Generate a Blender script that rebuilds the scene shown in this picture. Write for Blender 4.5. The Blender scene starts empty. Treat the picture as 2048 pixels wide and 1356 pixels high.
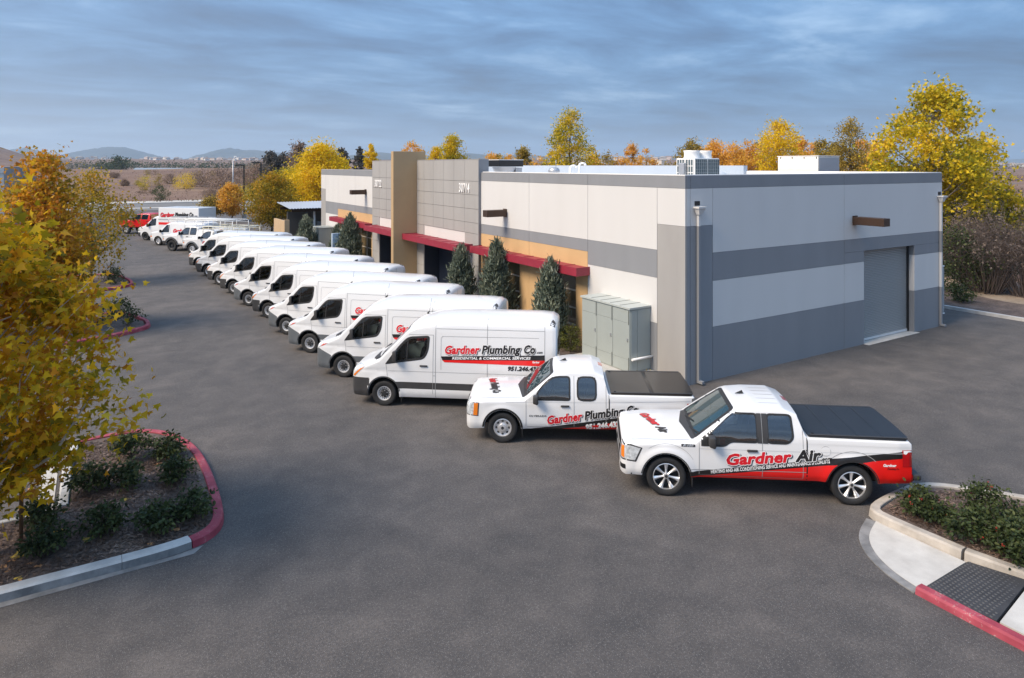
import bpy, bmesh, math, random
import numpy as np
from mathutils import Vector, Matrix, noise
from mathutils.bvhtree import BVHTree
R = math.radians
SC = bpy.context.scene
COL = SC.collection

# ------------------------------------------------------------------ camera
CAMH, FPX, HZ = 6.86, 1373.0, 331.0
HAZE_DENS = 0.00013
YAW = 31.82
cam_d = bpy.data.cameras.new('camera')
cam = bpy.data.objects.new('camera', cam_d)
COL.objects.link(cam)
cam.location = (0, 0, CAMH)
cam.rotation_euler = (R(90), 0, -R(YAW))
cam_d.sensor_width = 36
cam_d.lens = FPX / 2048 * 36
cam_d.shift_y = -(678 - HZ) / 2048
cam_d.clip_start = 0.1
cam_d.clip_end = 20000
SC.camera = cam

# ------------------------------------------------------------------ sky, sun, exposure
SUN_EL, SUN_AZ = 45.0, 177.0       # azimuth counter-clockwise from +X: low sun to the far left
w = bpy.data.worlds.new('World')
SC.world = w
w.use_nodes = True
nt = w.node_tree
nt.nodes.clear()
def N(t, typ, **kw):
    n = t.nodes.new(typ)
    for k, v in kw.items():
        if k == 'inp':
            for a, b in v.items():
                n.inputs[a].default_value = b
        else:
            setattr(n, k, v)
    return n
def math_n(t, op, a, b=None, clamp=False):
    n = t.nodes.new('ShaderNodeMath'); n.operation = op; n.use_clamp = clamp
    for i, v in enumerate((a, b)):
        if v is None: continue
        if isinstance(v, (int, float)): n.inputs[i].default_value = v
        else: t.links.new(v, n.inputs[i])
    return n.outputs[0]
def mixc(t, f, a, b, blend='MIX'):
    n = t.nodes.new('ShaderNodeMix'); n.data_type = 'RGBA'; n.blend_type = blend
    for i, v in ((0, f), (6, a), (7, b)):
        if isinstance(v, (int, float)): n.inputs[i].default_value = v
        elif isinstance(v, tuple): n.inputs[i].default_value = (*v[:3], 1)
        else: t.links.new(v, n.inputs[i])
    return n.outputs[2]
def ramp(t, f, stops):
    n = t.nodes.new('ShaderNodeValToRGB')
    el = n.color_ramp.elements
    while len(el) < len(stops): el.new(0.5)
    for e, (p, c) in zip(el, stops):
        e.position = p
        e.color = (*c, 1) if not isinstance(c, (int, float)) else (c, c, c, 1)
    t.links.new(f, n.inputs[0])
    return n.outputs[0]
SKYS = 0.10
sky = N(nt, 'ShaderNodeTexSky', sky_type='NISHITA', sun_disc=False, sun_elevation=R(SUN_EL),
        sun_rotation=R(90 - SUN_AZ), altitude=300, air_density=1.0, dust_density=1.5, ozone_density=1.5)
tc = N(nt, 'ShaderNodeTexCoord')
sep = N(nt, 'ShaderNodeSeparateXYZ')
nt.links.new(tc.outputs['Generated'], sep.inputs[0])
zz = math_n(nt, 'MAXIMUM', sep.outputs[2], 0.0)
den = math_n(nt, 'ADD', zz, 0.09)
comb = N(nt, 'ShaderNodeCombineXYZ')
nt.links.new(math_n(nt, 'DIVIDE', sep.outputs[0], den), comb.inputs[0])
nt.links.new(math_n(nt, 'DIVIDE', sep.outputs[1], den), comb.inputs[1])
mp = N(nt, 'ShaderNodeMapping', inp={'Rotation': (0, 0, R(YAW - 8)), 'Scale': (0.70, 1.0, 1)})
nt.links.new(comb.outputs[0], mp.inputs[0])
n1 = N(nt, 'ShaderNodeTexNoise', inp={'Scale': 1.25, 'Detail': 9, 'Roughness': 0.60, 'Distortion': 0.35})
nt.links.new(mp.outputs[0], n1.inputs['Vector'])
n2 = N(nt, 'ShaderNodeTexNoise', inp={'Scale': 0.33, 'Detail': 3, 'Roughness': 0.5, 'Distortion': 0.2})
nt.links.new(mp.outputs[0], n2.inputs['Vector'])
dens = math_n(nt, 'ADD', math_n(nt, 'MULTIPLY', n1.outputs[0], 0.62), math_n(nt, 'MULTIPLY', n2.outputs[0], 0.42))
# cloud deck: overcast gradient, unseen zenith raised past the textbook ratio as fill light, darker and lighter bands of stratus
cloudcol = ramp(nt, dens, [(0.40, (0.050, 0.094, 0.178)), (0.47, (0.064, 0.138, 0.268)), (0.55, (0.102, 0.212, 0.385)), (0.66, (0.27, 0.40, 0.57))])
zenith_rise = math_n(nt, 'ADD', math_n(nt, 'MULTIPLY', zz, 2.1), 0.70)
# glow around the hidden low sun, pale mist along the horizon
sv = (math.cos(R(SUN_EL)) * math.cos(R(SUN_AZ)), math.cos(R(SUN_EL)) * math.sin(R(SUN_AZ)), math.sin(R(SUN_EL)))
dp = N(nt, 'ShaderNodeVectorMath', operation='DOT_PRODUCT', inp={1: sv})
nt.links.new(tc.outputs['Generated'], dp.inputs[0])
glow = math_n(nt, 'POWER', math_n(nt, 'MULTIPLY', math_n(nt, 'ADD', dp.outputs['Value'], 1.0), 0.5, True), 2.2)
cl = mixc(nt, 1.0, cloudcol, zenith_rise, 'MULTIPLY')
cl = mixc(nt, math_n(nt, 'MULTIPLY', glow, 0.50), cl, (0.50, 0.58, 0.70))
mist = math_n(nt, 'POWER', math_n(nt, 'SUBTRACT', 1.0, zz, True), 18.0)
mistc = mixc(nt, math_n(nt, 'MULTIPLY', glow, 1.9, True), (0.060, 0.145, 0.29), (1.08, 1.10, 1.14))
cl = mixc(nt, math_n(nt, 'MULTIPLY', mist, 0.85), cl, mistc)
clb = mixc(nt, 1.0, cl, (1 / SKYS,) * 3, 'MULTIPLY')
skyc = mixc(nt, 0.90, sky.outputs[0], clb)
bg = N(nt, 'ShaderNodeBackground', inp={'Strength': SKYS})
nt.links.new(skyc, bg.inputs[0])
wo = N(nt, 'ShaderNodeOutputWorld')
nt.links.new(bg.outputs[0], wo.inputs[0])

sun_d = bpy.data.lights.new('sun', 'SUN')
sun_d.energy = 3.5
sun_d.angle = R(26)
sun_d.color = (1.0, 0.84, 0.66)
sun = bpy.data.objects.new('sun', sun_d)
COL.objects.link(sun)
sun.rotation_euler = Vector(sv).to_track_quat('Z', 'Y').to_euler()
sun.location = (-30, 20, 40)
SC.view_settings.view_transform = 'Standard'
SC.view_settings.look = 'None'
SC.view_settings.gamma = 1
SC.view_settings.use_curve_mapping = False
SC.view_settings.exposure = 0.62
SC.render.engine = 'CYCLES'
SC.cycles.max_bounces = 6
SC.cycles.diffuse_bounces = 3
SC.cycles.glossy_bounces = 3
SC.cycles.transmission_bounces = 3
SC.cycles.transparent_max_bounces = 6
SC.cycles.volume_bounces = 0

# ------------------------------------------------------------------ materials
MATS = {}
def mat(name, col, rough=0.6, metal=0.0, coat=0.0, spec=0.5, var=0.0, vscale=2.0, bump=0.0, bscale=60.0, col2=None, stretch=None):
    """Principled material; var / col2 mix a noise variation into the base colour, bump adds fine relief."""
    if name in MATS: return MATS[name]
    m = bpy.data.materials.new(name); m.use_nodes = True
    t = m.node_tree; b = t.nodes['Principled BSDF']
    b.inputs['Base Color'].default_value = (*col, 1)
    b.inputs['Roughness'].default_value = rough
    b.inputs['Metallic'].default_value = metal
    b.inputs['Coat Weight'].default_value = coat
    b.inputs['Coat Roughness'].default_value = 0.04
    b.inputs['Specular IOR Level'].default_value = spec
    if var or col2 or bump:
        c = N(t, 'ShaderNodeTexCoord')
    if var or col2:
        n = N(t, 'ShaderNodeTexNoise', inp={'Scale': vscale, 'Detail': 6, 'Roughness': 0.62})
        if stretch:
            mpn = N(t, 'ShaderNodeMapping', inp={'Scale': stretch}); t.links.new(c.outputs['Object'], mpn.inputs[0]); t.links.new(mpn.outputs[0], n.inputs['Vector'])
        else: t.links.new(c.outputs['Object'], n.inputs['Vector'])
        hi = col2 if col2 else tuple(min(1, x * (1 + var)) for x in col)
        lo = col if col2 else tuple(x * (1 - var) for x in col)
        t.links.new(ramp(t, n.outputs[0], [(0.32, lo), (0.68, hi)]), b.inputs['Base Color'])
    if bump:
        n = N(t, 'ShaderNodeTexNoise', inp={'Scale': bscale, 'Detail': 4, 'Roughness': 0.6})
        t.links.new(c.outputs['Object'], n.inputs['Vector'])
        bp = N(t, 'ShaderNodeBump', inp={'Strength': bump, 'Distance': 0.02})
        t.links.new(n.outputs[0], bp.inputs['Height'])
        t.links.new(bp.outputs[0], b.inputs['Normal'])
    MATS[name] = m
    return m
def leaf_mat(name, cols, trans=0.35, scale=0.5, spread=1.0):
    """Leaf colour: a random pick per leaf along a ramp, shifted by clumps."""
    if name in MATS: return MATS[name]
    m = bpy.data.materials.new(name); m.use_nodes = True
    t = m.node_tree; t.nodes.clear()
    g = N(t, 'ShaderNodeNewGeometry'); c = N(t, 'ShaderNodeTexCoord')
    n = N(t, 'ShaderNodeTexNoise', inp={'Scale': scale, 'Detail': 2})
    t.links.new(c.outputs['Object'], n.inputs['Vector'])
    f = math_n(t, 'ADD', math_n(t, 'MULTIPLY', g.outputs['Random Per Island'], 0.62 * spread),
               math_n(t, 'SUBTRACT', math_n(t, 'MULTIPLY', n.outputs[0], 1.5), 0.55 - 0.19 * (1 - spread)), True)
    k = len(cols) - 1
    cc = ramp(t, f, [(0.06 + 0.88 * i / k, q) for i, q in enumerate(cols)])
    d = N(t, 'ShaderNodeBsdfPrincipled', inp={'Roughness': 0.55, 'Specular IOR Level': 0.25})
    t.links.new(cc, d.inputs['Base Color'])
    tr = N(t, 'ShaderNodeBsdfTranslucent'); t.links.new(cc, tr.inputs[0])
    mx = N(t, 'ShaderNodeMixShader', inp={0: trans})
    t.links.new(d.outputs[0], mx.inputs[1]); t.links.new(tr.outputs[0], mx.inputs[2])
    o = N(t, 'ShaderNodeOutputMaterial'); t.links.new(mx.outputs[0], o.inputs[0])
    MATS[name] = m
    return m
def ground_mat(name, stops, s1, s2, s3, bump, bscale, rough=0.85, streak=None, speck=0.0, wts=(0.42, 0.33, 0.25)):
    """Ground: three octaves of colour variation plus relief."""
    m = bpy.data.materials.new(name); m.use_nodes = True
    t = m.node_tree; b = t.nodes['Principled BSDF']
    c = N(t, 'ShaderNodeTexCoord')
    src = c.outputs['Object']
    if streak:
        mpn = N(t, 'ShaderNodeMapping', inp={'Scale': streak}); t.links.new(src, mpn.inputs[0]); src2 = mpn.outputs[0]
    else: src2 = src
    ns = []
    for s, v, de in ((s1, src2, 4), (s2, src, 5), (s3, src, 2)):
        n = N(t, 'ShaderNodeTexNoise', inp={'Scale': s, 'Detail': de, 'Roughness': 0.6, 'Distortion': 0.3})
        t.links.new(v, n.inputs['Vector']); ns.append(n.outputs[0])
    f = math_n(t, 'ADD', math_n(t, 'MULTIPLY', ns[0], wts[0]), math_n(t, 'MULTIPLY', ns[1], wts[1]))
    f = math_n(t, 'ADD', f, math_n(t, 'MULTIPLY', ns[2], wts[2]))
    cc = ramp(t, f, stops)
    if speck:
        vo = N(t, 'ShaderNodeTexVoronoi', inp={'Scale': 80.0}); t.links.new(src, vo.inputs['Vector'])
        sp = N(t, 'ShaderNodeSeparateColor'); t.links.new(vo.outputs['Color'], sp.inputs[0])
        k = math_n(t, 'MULTIPLY', math_n(t, 'GREATER_THAN', sp.outputs[0], 0.86), math_n(t, 'LESS_THAN', vo.outputs['Distance'], 0.42))
        cc = mixc(t, math_n(t, 'MULTIPLY', k, speck), cc, (0.23, 0.22, 0.21))
    t.links.new(cc, b.inputs['Base Color'])
    b.inputs['Roughness'].default_value = rough
    n = N(t, 'ShaderNodeTexNoise', inp={'Scale': bscale, 'Detail': 3}); t.links.new(src, n.inputs['Vector'])
    bp = N(t, 'ShaderNodeBump', inp={'Strength': bump, 'Distance': 0.02}); t.links.new(n.outputs[0], bp.inputs['Height'])
    t.links.new(bp.outputs[0], b.inputs['Normal'])
    return m

M_ASPH = ground_mat('asphalt', [(0.39, (0.056, 0.052, 0.051)), (0.5, (0.088, 0.079, 0.074)), (0.60, (0.132, 0.116, 0.106))],
                    0.16, 1.1, 24, 0.8, 80, 0.82, None, 0.8, (0.34, 0.34, 0.32))
M_ROAD = mat('road_asphalt', (0.16, 0.155, 0.15), 0.85, var=0.12, vscale=0.4)
M_FIELD = ground_mat('dry_field', [(0.36, (0.085, 0.048, 0.032)), (0.46, (0.150, 0.086, 0.058)), (0.56, (0.19, 0.118, 0.078)), (0.66, (0.29, 0.205, 0.125))],
                     0.035, 0.16, 0.9, 0.25, 2, 0.95, (0.35, 1.2, 1))
M_MULCH = ground_mat('bark_mulch', [(0.34, (0.045, 0.033, 0.028)), (0.5, (0.115, 0.085, 0.072)), (0.64, (0.23, 0.17, 0.14))],
                     1.2, 9, 75, 1.0, 60, 0.95)
M_DIRT = ground_mat('pale_dirt', [(0.36, (0.16, 0.12, 0.088)), (0.6, (0.34, 0.27, 0.20))], 0.6, 5, 40, 0.7, 30, 0.95)
M_CONC = mat('concrete', (0.40, 0.38, 0.35), 0.8, col2=(0.55, 0.53, 0.49), vscale=1.6, bump=0.15, bscale=120)
M_KERB = mat('kerb_concrete', (0.30, 0.27, 0.235), 0.85, col2=(0.50, 0.455, 0.40), vscale=2.3, bump=0.2, bscale=90)
M_KERBG = mat('kerb_concrete_grey', (0.36, 0.36, 0.35), 0.85, col2=(0.56, 0.55, 0.53), vscale=2.0, bump=0.2, bscale=90)
M_GUTTER = mat('gutter_concrete', (0.12, 0.12, 0.12), 0.85, col2=(0.27, 0.265, 0.26), vscale=2.6, bump=0.2, bscale=90)
M_KERBF = mat('kerb_face_shade_dirt', (0.10, 0.105, 0.11), 0.85, col2=(0.27, 0.27, 0.27), vscale=2.2, bump=0.2, bscale=90)  # darker kerb face: its shade put into the colour, along with tyre dirt
def worn_paint(name, col, col2, under):
    m = bpy.data.materials.new(name); m.use_nodes = True; t = m.node_tree; b = t.nodes['Principled BSDF']; c = N(t, 'ShaderNodeTexCoord')
    n1_ = N(t, 'ShaderNodeTexNoise', inp={'Scale': 3.0, 'Detail': 5}); n2_ = N(t, 'ShaderNodeTexNoise', inp={'Scale': 22.0, 'Detail': 6, 'Roughness': .7})
    for q in (n1_, n2_): t.links.new(c.outputs['Object'], q.inputs['Vector'])
    base = ramp(t, n1_.outputs[0], [(.35, col), (.65, col2)])
    k = ramp(t, math_n(t, 'ADD', math_n(t, 'MULTIPLY', n2_.outputs[0], .7), math_n(t, 'MULTIPLY', n1_.outputs[0], .3)), [(.575, 0.0), (.63, 0.75)])
    t.links.new(mixc(t, k, base, under), b.inputs['Base Color']); b.inputs['Roughness'].default_value = .7
    bp = N(t, 'ShaderNodeBump', inp={'Strength': .25, 'Distance': .01}); t.links.new(n2_.outputs[0], bp.inputs['Height']); t.links.new(bp.outputs[0], b.inputs['Normal'])
    return m
M_KERBR = worn_paint('kerb_red_paint', (0.25, 0.030, 0.050), (0.36, 0.060, 0.085), (0.38, 0.30, 0.27))
M_OFFW = mat('wall_off_white_paint', (0.580, 0.572, 0.560), 0.75, var=0.022, vscale=1.0, bump=0.06, bscale=140, stretch=(1.2, 1.2, .22))
M_GREYW = mat('wall_grey_paint', (0.222, 0.230, 0.245), 0.75, var=0.045, vscale=1.0, stretch=(1.2, 1.2, .22), bump=0.06, bscale=140)
M_TILE = mat('tower_grey_paint', (0.325, 0.315, 0.305), 0.7, var=0.06, vscale=1.0, stretch=(1.2, 1.2, .3), bump=0.05, bscale=140)
M_OCHRE = mat('wall_ochre_paint', (0.54, 0.355, 0.175), 0.75, var=0.06, vscale=0.9, bump=0.06, bscale=140)
M_FIN = mat('fin_tan_paint', (0.41, 0.285, 0.155), 0.75, var=0.05, vscale=0.9, bump=0.06, bscale=140)
M_JOINT = mat('joint_sealant', (0.12, 0.12, 0.12), 0.9)
M_RED = mat('awning_red', (0.27, 0.022, 0.042), 0.5, var=0.08, vscale=3)
M_DARKBLUE = mat('entry_dark_blue', (0.012, 0.018, 0.035), 0.4)
M_WINGL = mat('window_glass', (0.15, 0.112, 0.062), 0.08, spec=0.7)
M_WINFR = mat('window_frame', (0.62, 0.56, 0.46), 0.45)
M_BRONZE = mat('bronze_metal', (0.060, 0.034, 0.022), 0.45, metal=0.3)
M_WHITEM = mat('white_membrane', (0.80, 0.79, 0.77), 0.7, var=0.05, vscale=0.6)
M_PIPE = mat('downspout_paint', (0.42, 0.44, 0.46), 0.5)
M_STEEL = mat('roller_steel', (0.34, 0.335, 0.325), 0.45, metal=0.25)
M_CAB = mat('cabinet_green_grey', (0.33, 0.365, 0.35), 0.5, var=0.03, vscale=1.2)
M_BLACK = mat('black_paint', (0.012, 0.012, 0.013), 0.4)
M_WHITEP = mat('white_metal_paint', (0.78, 0.78, 0.77), 0.4)
M_GALV = mat('galvanised', (0.45, 0.46, 0.48), 0.45, metal=0.6)
M_BARK = mat('bark', (0.16, 0.13, 0.10), 0.9, col2=(0.36, 0.32, 0.27), vscale=9, bump=0.5, bscale=30)
M_BARKD = mat('bark_dark', (0.055, 0.042, 0.032), 0.9, col2=(0.13, 0.10, 0.08), vscale=9)
M_STAKE = mat('stake_wood', (0.14, 0.075, 0.035), 0.85, var=0.2, vscale=8)

# ------------------------------------------------------------------ mesh helpers
def link_mesh(name, me, mats, parent=None, loc=None, rot=None):
    o = bpy.data.objects.new(name, me)
    COL.objects.link(o)
    for m in (mats if isinstance(mats, (list, tuple)) else [mats]):
        me.materials.append(m)
    if parent is not None: o.parent = parent
    if loc is not None: o.location = loc
    if rot is not None: o.rotation_euler = rot
    return o
def obj(name, bm, mats, parent=None, loc=None, rot=None, smooth=None):
    me = bpy.data.meshes.new(name)
    bm.normal_update()
    bm.to_mesh(me); bm.free()
    if smooth is not None:
        for p in me.polygons: p.use_smooth = True
        me.set_sharp_from_angle(angle=R(smooth))
    return link_mesh(name, me, mats, parent, loc, rot)
def share(name, me, parent=None, loc=None, rot=None, scale=None):
    o = bpy.data.objects.new(name, me); COL.objects.link(o)
    if parent is not None: o.parent = parent
    if loc is not None: o.location = loc
    if rot is not None: o.rotation_euler = rot
    if scale is not None: o.scale = scale
    return o
def tag(o, label=None, cat=None, group=None, kind=None):
    if label: o['label'] = label
    if cat: o['category'] = cat
    if group: o['group'] = group
    if kind: o['kind'] = kind
    return o
def empty(name, loc=(0, 0, 0), rz=0.0, label=None, cat=None, group=None, kind=None):
    o = bpy.data.objects.new(name, None); COL.objects.link(o)
    o.empty_display_size = 0.3
    o.location = loc; o.rotation_euler = (0, 0, rz)
    return tag(o, label, cat, group, kind)
def copy_tree(o, parent=None):
    c = o.copy(); COL.objects.link(c)
    if parent is not None: c.parent = parent
    for ch in list(o.children): copy_tree(ch, c)
    return c
def box(bm, c, s, rot=None, mi=0, bevel=0.0):
    g = bmesh.ops.create_cube(bm, size=1.0)
    vs = g['verts']
    bmesh.ops.scale(bm, vec=s, verts=vs)
    fs = list({f for v in vs for f in v.link_faces})
    if bevel:
        es = list({e for v in vs for e in v.link_edges})
        r = bmesh.ops.bevel(bm, geom=es, offset=bevel, segments=2, profile=0.5, affect='EDGES')
        vs = list({v for f in r['faces'] for v in f.verts} | {v for v in vs if v.is_valid})
        fs = list({f for v in vs for f in v.link_faces})
    for f in fs: f.material_index = mi
    if rot is not None:
        bmesh.ops.rotate(bm, cent=(0, 0, 0), matrix=rot, verts=vs)
    bmesh.ops.translate(bm, vec=c, verts=vs)
    return vs
def bx(bm, x0, x1, y0, y1, z0, z1, mi=0, bevel=0.0):
    return box(bm, ((x0 + x1) / 2, (y0 + y1) / 2, (z0 + z1) / 2), (abs(x1 - x0), abs(y1 - y0), abs(z1 - z0)), None, mi, bevel)
def cyl(bm, p0, p1, r0, r1=None, seg=10, mi=0, cap=True):
    p0 = Vector(p0); p1 = Vector(p1); d = p1 - p0
    r1 = r0 if r1 is None else r1
    q = d.to_track_quat('Z', 'Y').to_matrix()
    rings = []
    for p, r in ((p0, r0), (p1, r1)):
        rings.append([bm.verts.new(p + q @ Vector((r * math.cos(2 * math.pi * k / seg), r * math.sin(2 * math.pi * k / seg), 0))) for k in range(seg)])
    for k in range(seg):
        f = bm.faces.new((rings[0][k], rings[0][(k + 1) % seg], rings[1][(k + 1) % seg], rings[1][k]))
        f.material_index = mi; f.smooth = True
    if cap:
        f = bm.faces.new(rings[1]); f.material_index = mi
        f = bm.faces.new(rings[0][::-1]); f.material_index = mi
def lathe(bm, prof, seg=32, axis='Y', mi=None, center=(0, 0, 0)):
    """prof: (radius, offset along the axis); open profile spun round the axis."""
    rings = []
    for r, a in prof:
        ring = []
        for k in range(seg):
            t = 2 * math.pi * k / seg
            u, v = r * math.cos(t), r * math.sin(t)
            p = (u, a, v) if axis == 'Y' else (u, v, a)
            ring.append(bm.verts.new(Vector(p) + Vector(center)))
        rings.append(ring)
    for i in range(len(rings) - 1):
        for k in range(seg):
            f = bm.faces.new((rings[i][k], rings[i][(k + 1) % seg], rings[i + 1][(k + 1) % seg], rings[i + 1][k]))
            f.smooth = True
            if mi is not None: f.material_index = mi[i] if isinstance(mi, (list, tuple)) else mi
    return rings
def prism(bm, poly, z0, z1, mi=0):
    b = [bm.verts.new((x, y, z0)) for x, y in poly]
    t = [bm.verts.new((x, y, z1)) for x, y in poly]
    f = bm.faces.new(t); f.material_index = mi
    f = bm.faces.new(b[::-1]); f.material_index = mi
    n = len(poly)
    for i in range(n):
        f = bm.faces.new((b[i], b[(i + 1) % n], t[(i + 1) % n], t[i])); f.material_index = mi
def ccw(poly):
    a = sum(poly[i][0] * poly[(i + 1) % len(poly)][1] - poly[(i + 1) % len(poly)][0] * poly[i][1] for i in range(len(poly)))
    return poly if a > 0 else poly[::-1]
FW = Vector((math.sin(R(YAW)), math.cos(R(YAW)), 0)); RT = Vector((math.cos(R(YAW)), -math.sin(R(YAW)), 0))
def G(x, y, z=0.0):
    """world point at height z that stands where the photograph shows pixel (x, y)"""
    d = FPX * (CAMH - z) / (y - HZ)
    p = FW * d + RT * ((x - 1024) / FPX * d)
    return Vector((p.x, p.y, z))
def AT(x, d, z=0.0):
    """world point at viewing distance d along column x"""
    p = FW * d + RT * ((x - 1024) / FPX * d)
    return Vector((p.x, p.y, z))
def ZAT(y, d): return CAMH - (y - HZ) / FPX * d

# ------------------------------------------------------------------ terrain
BLD = (15.81, 31.15, 15.27, 54.10)          # building footprint
def terrain_h(x, y):
    d = math.hypot(x, y)
    n = noise.noise((x * 0.012, y * 0.012, 0.3)) * 0.9 + noise.noise((x * 0.04, y * 0.04, 1.7)) * 0.35
    t = min(1, max(0, (y - 150) / 120)); t = t * t * (3 - 2 * t)
    # swelling field beyond the road
    az = math.degrees(math.atan2(x, y))
    h = t * (1.2 + n)
    m = math.exp(-((d - 330) / 95) ** 2)
    h += m * 4.2 * max(0, min(1, (24 - az) / 14)) * (1 + 0.25 * noise.noise((x * 0.006, y * 0.006, 5)))
    f = min(1, max(0, (d - 600) / 1600))
    h += f * f * (3 - 2 * f) * 23 * (1 if az < 52 else max(.25, 1 - (az - 52) / 9))
    if az < -1 and d > 600:                      # brown hills at the far left
        k = min(1, (-1 - az) / 7)
        h += k * k * (3 - 2 * k) * 40 * math.exp(-((d - 1300) / 380) ** 2) * (1 + 0.35 * noise.noise((x * 0.004, y * 0.004, 8)))
    return h
bm = bmesh.new()
rad = [0, 20, 45] + [70 * 1.085 ** k for k in range(60)]
rad = [r for r in rad if r < 8500] + [9000]
NA = 128
rows = []
for r in rad:
    row = []
    for k in range(NA + 1):
        a = R(-75 + 170 * k / NA) if r > 0 else 0
        x, y = math.sin(a + 0) * r, math.cos(a) * r
        inside = (x < 46 and y < 150)
        z = -0.06 if inside else terrain_h(x, y) - (0.06 if y < 160 else 0)
        row.append(bm.verts.new((x, y, z)))
    rows.append(row)
for i in range(len(rad) - 1):
    for k in range(NA):
        a, b, c, d = rows[i][k], rows[i][k + 1], rows[i + 1][k + 1], rows[i + 1][k]
        try:
            f = bm.faces.new((a, d, c, b)); f.smooth = True
        except ValueError: pass
bmesh.ops.remove_doubles(bm, verts=bm.verts, dist=0.001)
bmesh.ops.recalc_face_normals(bm, faces=bm.faces)
o = obj('ground', bm, M_FIELD); tag(o, kind='structure')
# ground behind and beside the camera, so the sheet goes on all round
bm = bmesh.new(); prism(bm, [(-3000, -3000), (3000, -3000), (3000, 40), (46, 40), (46, -14), (-60, -14), (-60, 40), (-3000, 40)], -0.5, -0.075)
tag(obj('ground', bm, M_FIELD), kind='structure')

def sheet(name, poly, z, m, kind='structure', thick=0.0):
    bm = bmesh.new()
    prism(bm, ccw(poly), z - max(thick, 0.002), z)
    o = obj(name, bm, m); return tag(o, kind=kind)
sheet('parking_lot', [(-60, -14), (35.2, -14), (35.2, 119), (-60, 119)], 0.0, M_ASPH, thick=0.04)
sheet('road', [(-400, 119), (300, 119), (300, 139.5), (-400, 139.5)], 0.004, M_ROAD, thick=0.05)
sheet('road_marking', [(-400, 124.6), (300, 124.6), (300, 126.6), (-400, 126.6)], 0.010, M_CONC)
sheet('pavement', [(-400, 139.6), (300, 139.6), (300, 147), (-400, 147)], 0.13, M_CONC, thick=0.2)
# strip of planted ground along the east side
sheet('planting_strip', [(35.4, -14), (46, -14), (46, 119), (35.4, 119)], 0.10, M_MULCH, thick=0.12)
sheet('dirt_path', [(37.3, 8), (38.4, 13), (38.9, 16.5), (40.4, 20), (44, 24), (44, 21), (41.2, 18), (40.3, 15), (39.9, 12), (39, 7)], 0.104, M_DIRT)

# ------------------------------------------------------------------ kerbs
def offset_line(pts, d):
    out = []
    n = len(pts)
    for i in range(n):
        a = Vector(pts[max(0, i - 1)][:2]); b = Vector(pts[i][:2]); c = Vector(pts[min(n - 1, i + 1)][:2])
        t1 = (b - a).normalized() if i > 0 else (c - b).normalized()
        t2 = (c - b).normalized() if i < n - 1 else t1
        t = (t1 + t2).normalized()
        nrm = Vector((-t.y, t.x))
        k = 1 / max(0.5, nrm.dot(Vector((-t1.y, t1.x))))
        out.append(b + nrm * d * k)
    return out
def smooth_line(pts, it=2):
    for _ in range(it):
        q = [pts[0]]
        for a, b in zip(pts[:-1], pts[1:]):
            q.append((a[0] * .75 + b[0] * .25, a[1] * .75 + b[1] * .25)); q.append((a[0] * .25 + b[0] * .75, a[1] * .25 + b[1] * .75))
        q.append(pts[-1]); pts = q
    return pts
def resample(pts, step):
    out = [Vector(pts[0][:2])]
    acc = 0
    P = [Vector(p[:2]) for p in pts]
    for a, b in zip(P[:-1], P[1:]):
        L = (b - a).length; s = step - acc
        while s < L:
            out.append(a + (b - a) * (s / L)); s += step
        acc = L - (s - step)
    if (out[-1] - P[-1]).length > 0.05: out.append(P[-1])
    return out
def kerb(parent, pts, mats, wid=0.18, h=0.15, seg=2.6, z0=-0.02, slope=0.035, smooth=True, face=None):
    """kerb run along pts (outer foot line, inner side on its left); cut into cast segments with open joints.
    mats: function(arc fraction) -> material"""
    if smooth: pts = smooth_line(pts)
    line = resample(pts, 0.22)
    total = (len(line) - 1)
    per = max(2, int(seg / 0.22))
    prof = [(0.0, z0), (slope * 0.6, h - 0.03), (slope + 0.02, h), (wid - 0.012, h), (wid, h - 0.012), (wid, z0)]
    for s in range(0, total, per):
        part = line[s:min(s + per + 1, total + 1)]
        if len(part) < 2: continue
        bm = bmesh.new(); rings = []
        lines = [offset_line(part, d) for d, z in prof]
        gap0 = 0.004
        for i in range(len(part)):
            ring = []
            for j, (d, z) in enumerate(prof):
                p = lines[j][i]
                if i == 0: p = p + (lines[j][1] - p).normalized() * gap0
                if i == len(part) - 1: p = p + (lines[j][-2] - p).normalized() * gap0
                ring.append(bm.verts.new((p.x, p.y, z)))
            rings.append(ring)
        k = len(prof)
        for a, b in zip(rings[:-1], rings[1:]):
            for j in range(k):
                bm.faces.new((a[j], b[j], b[(j + 1) % k], a[(j + 1) % k])).material_index = 1 if j == 0 else 0
        bm.faces.new(rings[0]); bm.faces.new(rings[-1][::-1])
        bmesh.ops.recalc_face_normals(bm, faces=bm.faces)
        mm_ = mats((s + per / 2) / total); obj('kerb_segment', bm, [mm_, face or mm_], parent, smooth=30)
def kerb_root(name='kerb'): return empty(name, kind='structure')

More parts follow.
